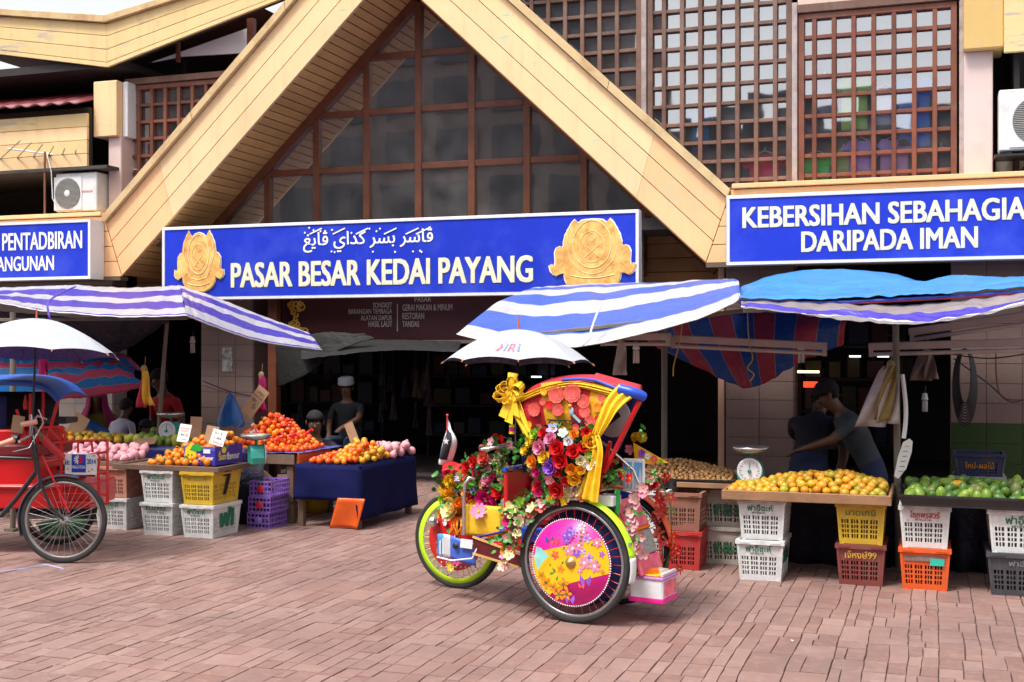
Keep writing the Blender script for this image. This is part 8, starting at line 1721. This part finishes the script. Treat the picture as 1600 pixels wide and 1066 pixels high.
card('tall tilted cardboard sign with a 5 above the netted tangerines', 399, 628, TY0 + 0.35, 0.13, 0.30, 0.62, CARD, [('LIMAU', 0, 0.26, 0.7, 0.10, INK), ('KASTURI', 0, 0.13, 0.8, 0.09, INK), ('RM 2', 0, -0.02, 0.6, 0.10, INK), ('5', 0.1, -0.22, 0.3, 0.16, INK)], 0.1)
card('brown cardboard sign standing by the white wall tiles', 122, 665, 9.6, 0.17, 0.21, 0.45, CARD, [], 0.2)
card('flat brown cardboard lying on the yellow green mangoes', 226, 690, 9.42, 0.26, 0.10, -0.12, CARD, [], 0.9)
card('narrow cardboard sign behind the oranges on the blue cloth', 551, 680, CY0 + 0.66, 0.09, 0.24, -0.45, CARD, [], 0.1)
card('brown cardboard behind the price card of the mandarins', 306, 668, 9.35, 0.12, 0.19, 0.03, CARD, [], 0.1)
# ================================================================== things hung under the awnings
def strip_bundle(name, label, cat, px_, py_, Y, w, h, cols, seed=1, tilt=0.0):
    c = aty(px_, py_, Y); t = thing(name, label, cat, c); R_ = random.Random(seed)
    for k, (col, wd) in enumerate(cols):
        a = tilt + R_.uniform(-0.12, 0.12); x0 = w * ((k + 0.5) / len(cols) - 0.5); m = MB()
        m.sheet(lambda u, v: Vector((x0 * (0.3 + 0.7 * v) + wd * (u - 0.5) * (0.35 + 0.65 * v ** 0.5) + sin(a) * h * v, 0.03 * sin(u * 7 + v * 5 + k) - 0.025 * k, -h * v * (1 - 0.06 * k))), 8, 12)
        m.build('strip', mat('hung cloth %s' % str(col), col, 0.6, 0.2, 12, bump=0.4, bscale=20), t, solid=0.003, local=True)
    m = MB(); m.ball((0, -0.01, 0.01), 0.03, 8, 6, 0, (1, 1, 1.2)); m.tube([(0, 0, 0.02), (0.01, 0, 0.12)], 0.003, 4); m.build('tie', mat('twine', (0.3, 0.22, 0.1), 0.8), t, local=True)
strip_bundle('plastic_bags', 'bundle of red and yellow plastic bags hung by the thin pole', 'bags', 226, 578, 9.3, 0.13, 0.34, [((0.42, 0.02, 0.05), 0.11), ((0.62, 0.33, 0.02), 0.10)], 3, 0.1)
strip_bundle('plastic_bags', 'bundle of magenta plastic bags hung on the brown door post', 'bags', 409, 588, 10.2, 0.06, 0.35, [((0.55, 0.01, 0.17), 0.13), ((0.50, 0.02, 0.16), 0.10)], 5, -0.05)
strip_bundle('plastic_bags', 'bundle of magenta plastic bags hung under the plain white umbrella', 'bags', 66, 555, 9.35, 0.05, 0.24, [((0.62, 0.02, 0.22), 0.12), ((0.55, 0.02, 0.18), 0.09)], 6, 0.12)
strip_bundle('plastic_bags', 'bundle of white and yellow plastic bags hung on the steel pole', 'bags', 1392, 572, 8.75, 0.14, 0.42, [((0.42, 0.36, 0.36), 0.20), ((0.45, 0.39, 0.39), 0.15), ((0.25, 0.17, 0.05), 0.12)], 8, -0.15)
strip_bundle('plastic_bags', 'pale torn bag under the slanting tube light', 'bags', 1448, 552, 9.4, 0.16, 0.20, [((0.20, 0.14, 0.12), 0.16), ((0.20, 0.15, 0.13), 0.10)], 9)
strip_bundle('plastic_bags', 'dull white bag hanging on the rusty pole', 'bags', 970, 532, 8.9, 0.05, 0.26, [((0.42, 0.36, 0.34), 0.11)], 12)
p = aty(360, 655, 10.6); t = thing('plastic_bag', 'blue plastic bag tied to a string by the tiled pier', 'bag', p); m = MB(); m.sheet(lambda u, v: Vector((0.17 * v ** 0.7 * cos(2 * pi * u) * (1 if v < 0.95 else 0.9), 0.08 * v ** 0.7 * sin(2 * pi * u), 0.26 - 0.33 * v + 0.01 * sin(u * 25))), 24, 10); m.build('bag', mat('blue bag film', (0.015, 0.12, 0.40), 0.3, 0.2, 9, bump=0.8, bscale=14), t, local=True)
def cord(label, pts, r_, m_, name='cord'):
    P = [aty(*q) for q in pts]; m = MB(); m.tube([poly_at(P, i / 30) for i in range(31)], r_, 5); tag(m.build(name, m_, None), label, name)
TW = mat('yellow twine', (0.42, 0.30, 0.05), 0.7)
cord('blue string strung from the pier to the magenta bags', [(318, 596, 10.7), (360, 612, 10.6), (408, 622, 10.3)], 0.006, mat('blue string', (0.02, 0.06, 0.3), 0.6))
cord('red string strung along the tiled pier', [(316, 602, 10.8), (355, 614, 10.7), (400, 624, 10.4)], 0.003, REDP)
cord('yellow twine dropped from the tube light to a frayed knot', [(1066, 505, 8.9), (1062, 535, 8.9), (1053, 570, 8.9), (1052, 588, 8.9)], 0.005, TW)
cord('yellow twine curling in front of the red and navy sheet', [(1168, 488, 8.9), (1170, 530, 8.9), (1176, 560, 8.9), (1168, 575, 8.9), (1178, 585, 8.9), (1172, 596, 8.9)], 0.004, TW)
cord('twine lashing down the blue and white awning', [(940, 474, 8.75), (932, 492, 8.5), (924, 515, 8.3), (920, 530, 8.25), (908, 541, 8.22)], 0.008, mat('pale rope', (0.6, 0.6, 0.62), 0.7))
cord('violet cord tied over the violet awning', [(118, 448, 9.9), (92, 460, 9.2), (76, 472, 8.6), (76, 490, 8.5), (79, 500, 8.5)], 0.009, mat('violet cord', (0.10, 0.06, 0.45), 0.6))
cord('black power cable sagging below the high tube light', [(1380, 520, 9.3), (1450, 545, 9.3), (1540, 560, 9.3), (1620, 550, 9.3)], 0.005, BLACKP)
cord('thin cable looped across the pink tiled wall', [(1490, 560, 12.9), (1545, 600, 12.9), (1580, 628, 12.9), (1620, 615, 12.9)], 0.008, BLACKP)
cord('hanging loop of cable by the pink tiled wall', [(1556, 545, 12.6), (1558, 600, 12.6), (1570, 622, 12.6), (1600, 625, 12.6)], 0.007, mat('brown cable', (0.14, 0.05, 0.04), 0.6))
cord('tangle of thin blue string lying on the paving before the red trishaw', [(0, 893, atz(0, 893).y), (35, 889, atz(35, 889).y), (70, 883, atz(70, 883).y), (100, 889, atz(100, 889).y)], 0.006, mat('pale blue string', (0.32, 0.36, 0.65), 0.6))
p = aty(1508, 545, 10.5); t = thing('cable_coil', 'coil of black cable hanging by the pink tiled wall', 'cable', p)
for k in range(9):
    m = MB(); w_ = 0.045 + 0.006 * k; m.tube([Vector((w_ * sin(2 * pi * i / 24), 0.01 * k, -0.22 - 0.012 * k + (0.22 + 0.012 * k) * cos(2 * pi * i / 24))) for i in range(24)], 0.006, 5, closed=True); m.build('loop', BLACKP, t, local=True)
# long pale paddle-shaped card and white lamp strip on the steel pole
p = aty(1411, 717, 8.7); t = thing('hanging_card', 'long white leaf shaped card with scribbles tied to the steel pole', 'card', p); m = MB(); R = Euler((0, 0.22, 0)).to_matrix()
m.prism([(-0.03, -0.13), (0.0, -0.14), (0.035, -0.06), (0.045, 0.06), (0.035, 0.13), (0.01, 0.145), (-0.025, 0.11), (-0.035, 0.0)], (0, 0, 0), R @ X3, R @ Z3, 0.004); m.build('card', WCARD, t, local=True)
m = MB()
for k in range(6): m.bar(R @ Vector((-0.012 + 0.005 * (k % 2), -0.006, -0.09 + 0.035 * k)), R @ Vector((0.02, -0.006, -0.08 + 0.035 * k)), 0.002, 0.006, (0, 1, 0))
m.build('handwriting', INK, t, local=True)
cord('white tube lamp strip fixed down the steel pole', [(1410, 585, 8.72), (1415, 630, 8.72), (1415, 660, 8.72), (1412, 685, 8.72)], 0.015, mat('white tube glass', (0.7, 0.7, 0.72), 0.3), 'lamp_strip')
def bulb(label, px_, py_, Y, s=1.0):
    c = aty(px_, py_, Y); t = thing('energy_saving_bulb', label, 'light bulb', c, 0, 'unlit bulbs under the awnings'); m = MB(); m.lathe([(1e-4, 0.09), (0.02, 0.085), (0.024, 0.05), (0.03, 0.03), (1e-4, 0.02)], (0, 0, 0), 12); m.build('bulb_base', WHITEP, t, local=True)
    for k in range(3): m = MB(); a = 2 * pi * k / 3; m.tube([(0.016 * cos(a), 0.016 * sin(a), 0.02), (0.018 * cos(a), 0.018 * sin(a), -0.07), (0.018 * cos(a + 1), 0.018 * sin(a + 1), -0.075), (0.016 * cos(a + 1), 0.016 * sin(a + 1), 0.02)], 0.008, 6); m.build('glass_tube', mat('milky glass', (0.62, 0.60, 0.58), 0.2), t, local=True)
    m = MB(); m.tube([(0, 0, 0.09), (0.01, 0, 0.15)], 0.004, 4); m.build('flex', BLACKP, t, local=True)
bulb('pale bulb hanging at the rusty pole', 994, 552, 8.95); bulb('bulb hanging against the red and navy sheet', 1252, 552, 9.6); bulb('bulb hung beside the tiled pier', 301, 540, 10.4); bulb('bulb hanging low in the right shop', 1445, 630, 11.2)
# poster on the tiled pier
p = aty(355, 562, 13.38); t = thing('poster', 'small faded picture pasted on the tiled pier', 'poster', p); m = MB(); m.bb((p.x - 0.075, 13.380, p.z - 0.15), (p.x + 0.075, 13.384, p.z + 0.15)); m.build('sheet', mat('faded print', (0.30, 0.28, 0.28), 0.7, 0.9, 14), t)
# ================================================================== shop interiors: shelves, goods, lit signs deep inside
RG = random.Random(44)
for k, (px_, w, lab) in enumerate(((520, 1.6, 'shelf beside the skullcap man'), (760, 1.8, 'shelf behind the white umbrella'), (1330, 1.3, 'shelf in the shop behind the oranges'), (60, 1.6, 'shelf in the shop behind the red trishaw'))):
    x = aty(px_, 600, 16.2).x; t = thing('goods_shelf', 'dark ' + lab, 'shelf', (x, 16.4, 0))
    SHW = mat('black shelf board', (0.02, 0.016, 0.014), 0.7)
    for j in range(5): m = MB(); m.bb((x - w / 2, 16.2, 0.3 + 0.42 * j), (x + w / 2, 16.6, 0.33 + 0.42 * j)); m.build('shelf_plank', SHW, t)
    for s in (-1, 1): m = MB(); m.bb((x + s * w / 2 - 0.02, 16.2, 0), (x + s * w / 2 + 0.02, 16.6, 2.3)); m.build('upright', SHW, t)
    n_ = 0
    for j in range(5):
        xx = x - w / 2 + 0.06
        while xx < x + w / 2 - 0.15:
            bw, bh = RG.uniform(0.16, 0.3), RG.uniform(0.14, 0.34); (col, cn) = RG.choice((((0.05, 0.008, 0.008), 'dark red'), ((0.05, 0.04, 0.008), 'mustard'), ((0.008, 0.02, 0.05), 'navy'), ((0.05, 0.05, 0.055), 'grey'), ((0.01, 0.035, 0.015), 'bottle green')))
            m = MB(); m.bb((xx, 16.25, 0.332 + 0.42 * j), (xx + bw * 0.92, 16.45, 0.332 + 0.42 * j + bh)); o = m.build('packet', mat('packet %s' % str(col), col, 0.4, 0.3, 12), None, 0.008); tag(o, '%s packet on %s, %s board' % (cn, 'the ' + lab, ('bottom', 'second', 'third', 'fourth', 'top')[j]), 'packet', '%s packets, %s board, %s' % (cn, j, lab)); xx += bw * RG.uniform(1.0, 1.6)
for k in range(22):
    px_ = RG.uniform(440, 720); col = RG.choice(((0.035, 0.004, 0.006), (0.035, 0.012, 0.003), (0.022, 0.021, 0.02), (0.005, 0.01, 0.025), (0.005, 0.02, 0.01), (0.025, 0.006, 0.015)))
    c = aty(px_, RG.uniform(560, 640), RG.uniform(14.4, 15.8)); w, h = RG.uniform(0.05, 0.14), RG.uniform(0.15, 0.4); m = MB()
    m.sheet(lambda u, v: c + Vector((w * (u - 0.5) * (0.8 + 0.3 * v) * (1 if v > 0.1 else 0.5), 0.03 * sin(u * 9 + v * 4), -h * v)), 6, 6); m.tube([c, c + Vector((0, 0, 2.7 - c.z))], 0.004, 4); tag(m.build('hanging_goods', mat('hung goods %s' % str(col), col, 0.5, 0.4, 10), None), 'dim bag of goods hanging inside the entrance', 'goods', 'goods hung inside the entrance')
# stacked goods crates in the right shop, green wall behind
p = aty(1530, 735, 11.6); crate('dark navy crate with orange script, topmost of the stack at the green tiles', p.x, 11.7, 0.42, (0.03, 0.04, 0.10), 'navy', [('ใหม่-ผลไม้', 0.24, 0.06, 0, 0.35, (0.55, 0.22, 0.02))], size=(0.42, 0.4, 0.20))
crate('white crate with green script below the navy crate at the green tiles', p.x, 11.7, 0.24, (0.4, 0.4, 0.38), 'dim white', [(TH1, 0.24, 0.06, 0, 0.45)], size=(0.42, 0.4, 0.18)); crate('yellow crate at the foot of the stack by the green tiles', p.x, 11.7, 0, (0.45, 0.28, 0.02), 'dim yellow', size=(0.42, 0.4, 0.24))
# lit tube and red lit sign seen deep in the shop (they give off light in the photograph)
p = aty(1263, 581, 15.5); t = thing('strip_light', 'short lit warm strip light deep in the shop behind the oranges', 'light', p); m = MB(); m.tube([p + Vector((-0.13, 0, 0)), p + Vector((0.13, 0, 0))], 0.014, 8); m.build('tube', emit('warm lit tube', (1.0, 0.75, 0.25), 3.0), t)
p = aty(1272, 601, 15.6); t = thing('lit_sign', 'small red lit sign under the warm strip light', 'sign', p); m = MB(); m.bb(p + Vector((-0.13, 0, -0.035)), p + Vector((0.13, 0.03, 0.035))); m.build('sign_face', emit('red lit face', (1.0, 0.03, 0.01), 1.6), t)
for px_, py_ in ((1336, 557), (1380, 557), (838, 589), (870, 592)):
    p = aty(px_, py_, 16.0); t = thing('far_lamp', 'tiny lit lamp far inside the dark shops', 'light', p, 0, 'lamps far inside the shops'); m = MB(); m.tube([p + Vector((-0.07, 0, 0)), p + Vector((0.07, 0, 0))], 0.012, 6); m.build('tube', emit('pale lit tube', (0.8, 0.95, 1.0), 1.5), t)
# litter on the paving
for k in range(26):
    px_, py_ = RG.uniform(150, 1590), RG.uniform(850, 1040); c = atz(px_, py_); m = MB(); s = RG.uniform(0.006, 0.018)
    m.add([c + Vector((s * RG.uniform(-1, 1), s * RG.uniform(-1, 1), 0.006 + 0.004 * RG.random())) for _ in range(4)], [(0, 1, 2, 3)]); tag(m.build('litter_scrap', RG.choice((WHITEP, mat('dry leaf', (0.30, 0.16, 0.04), 0.8), CARD))), 'tiny scrap of litter lying on the paving', 'litter', 'scraps on the paving')
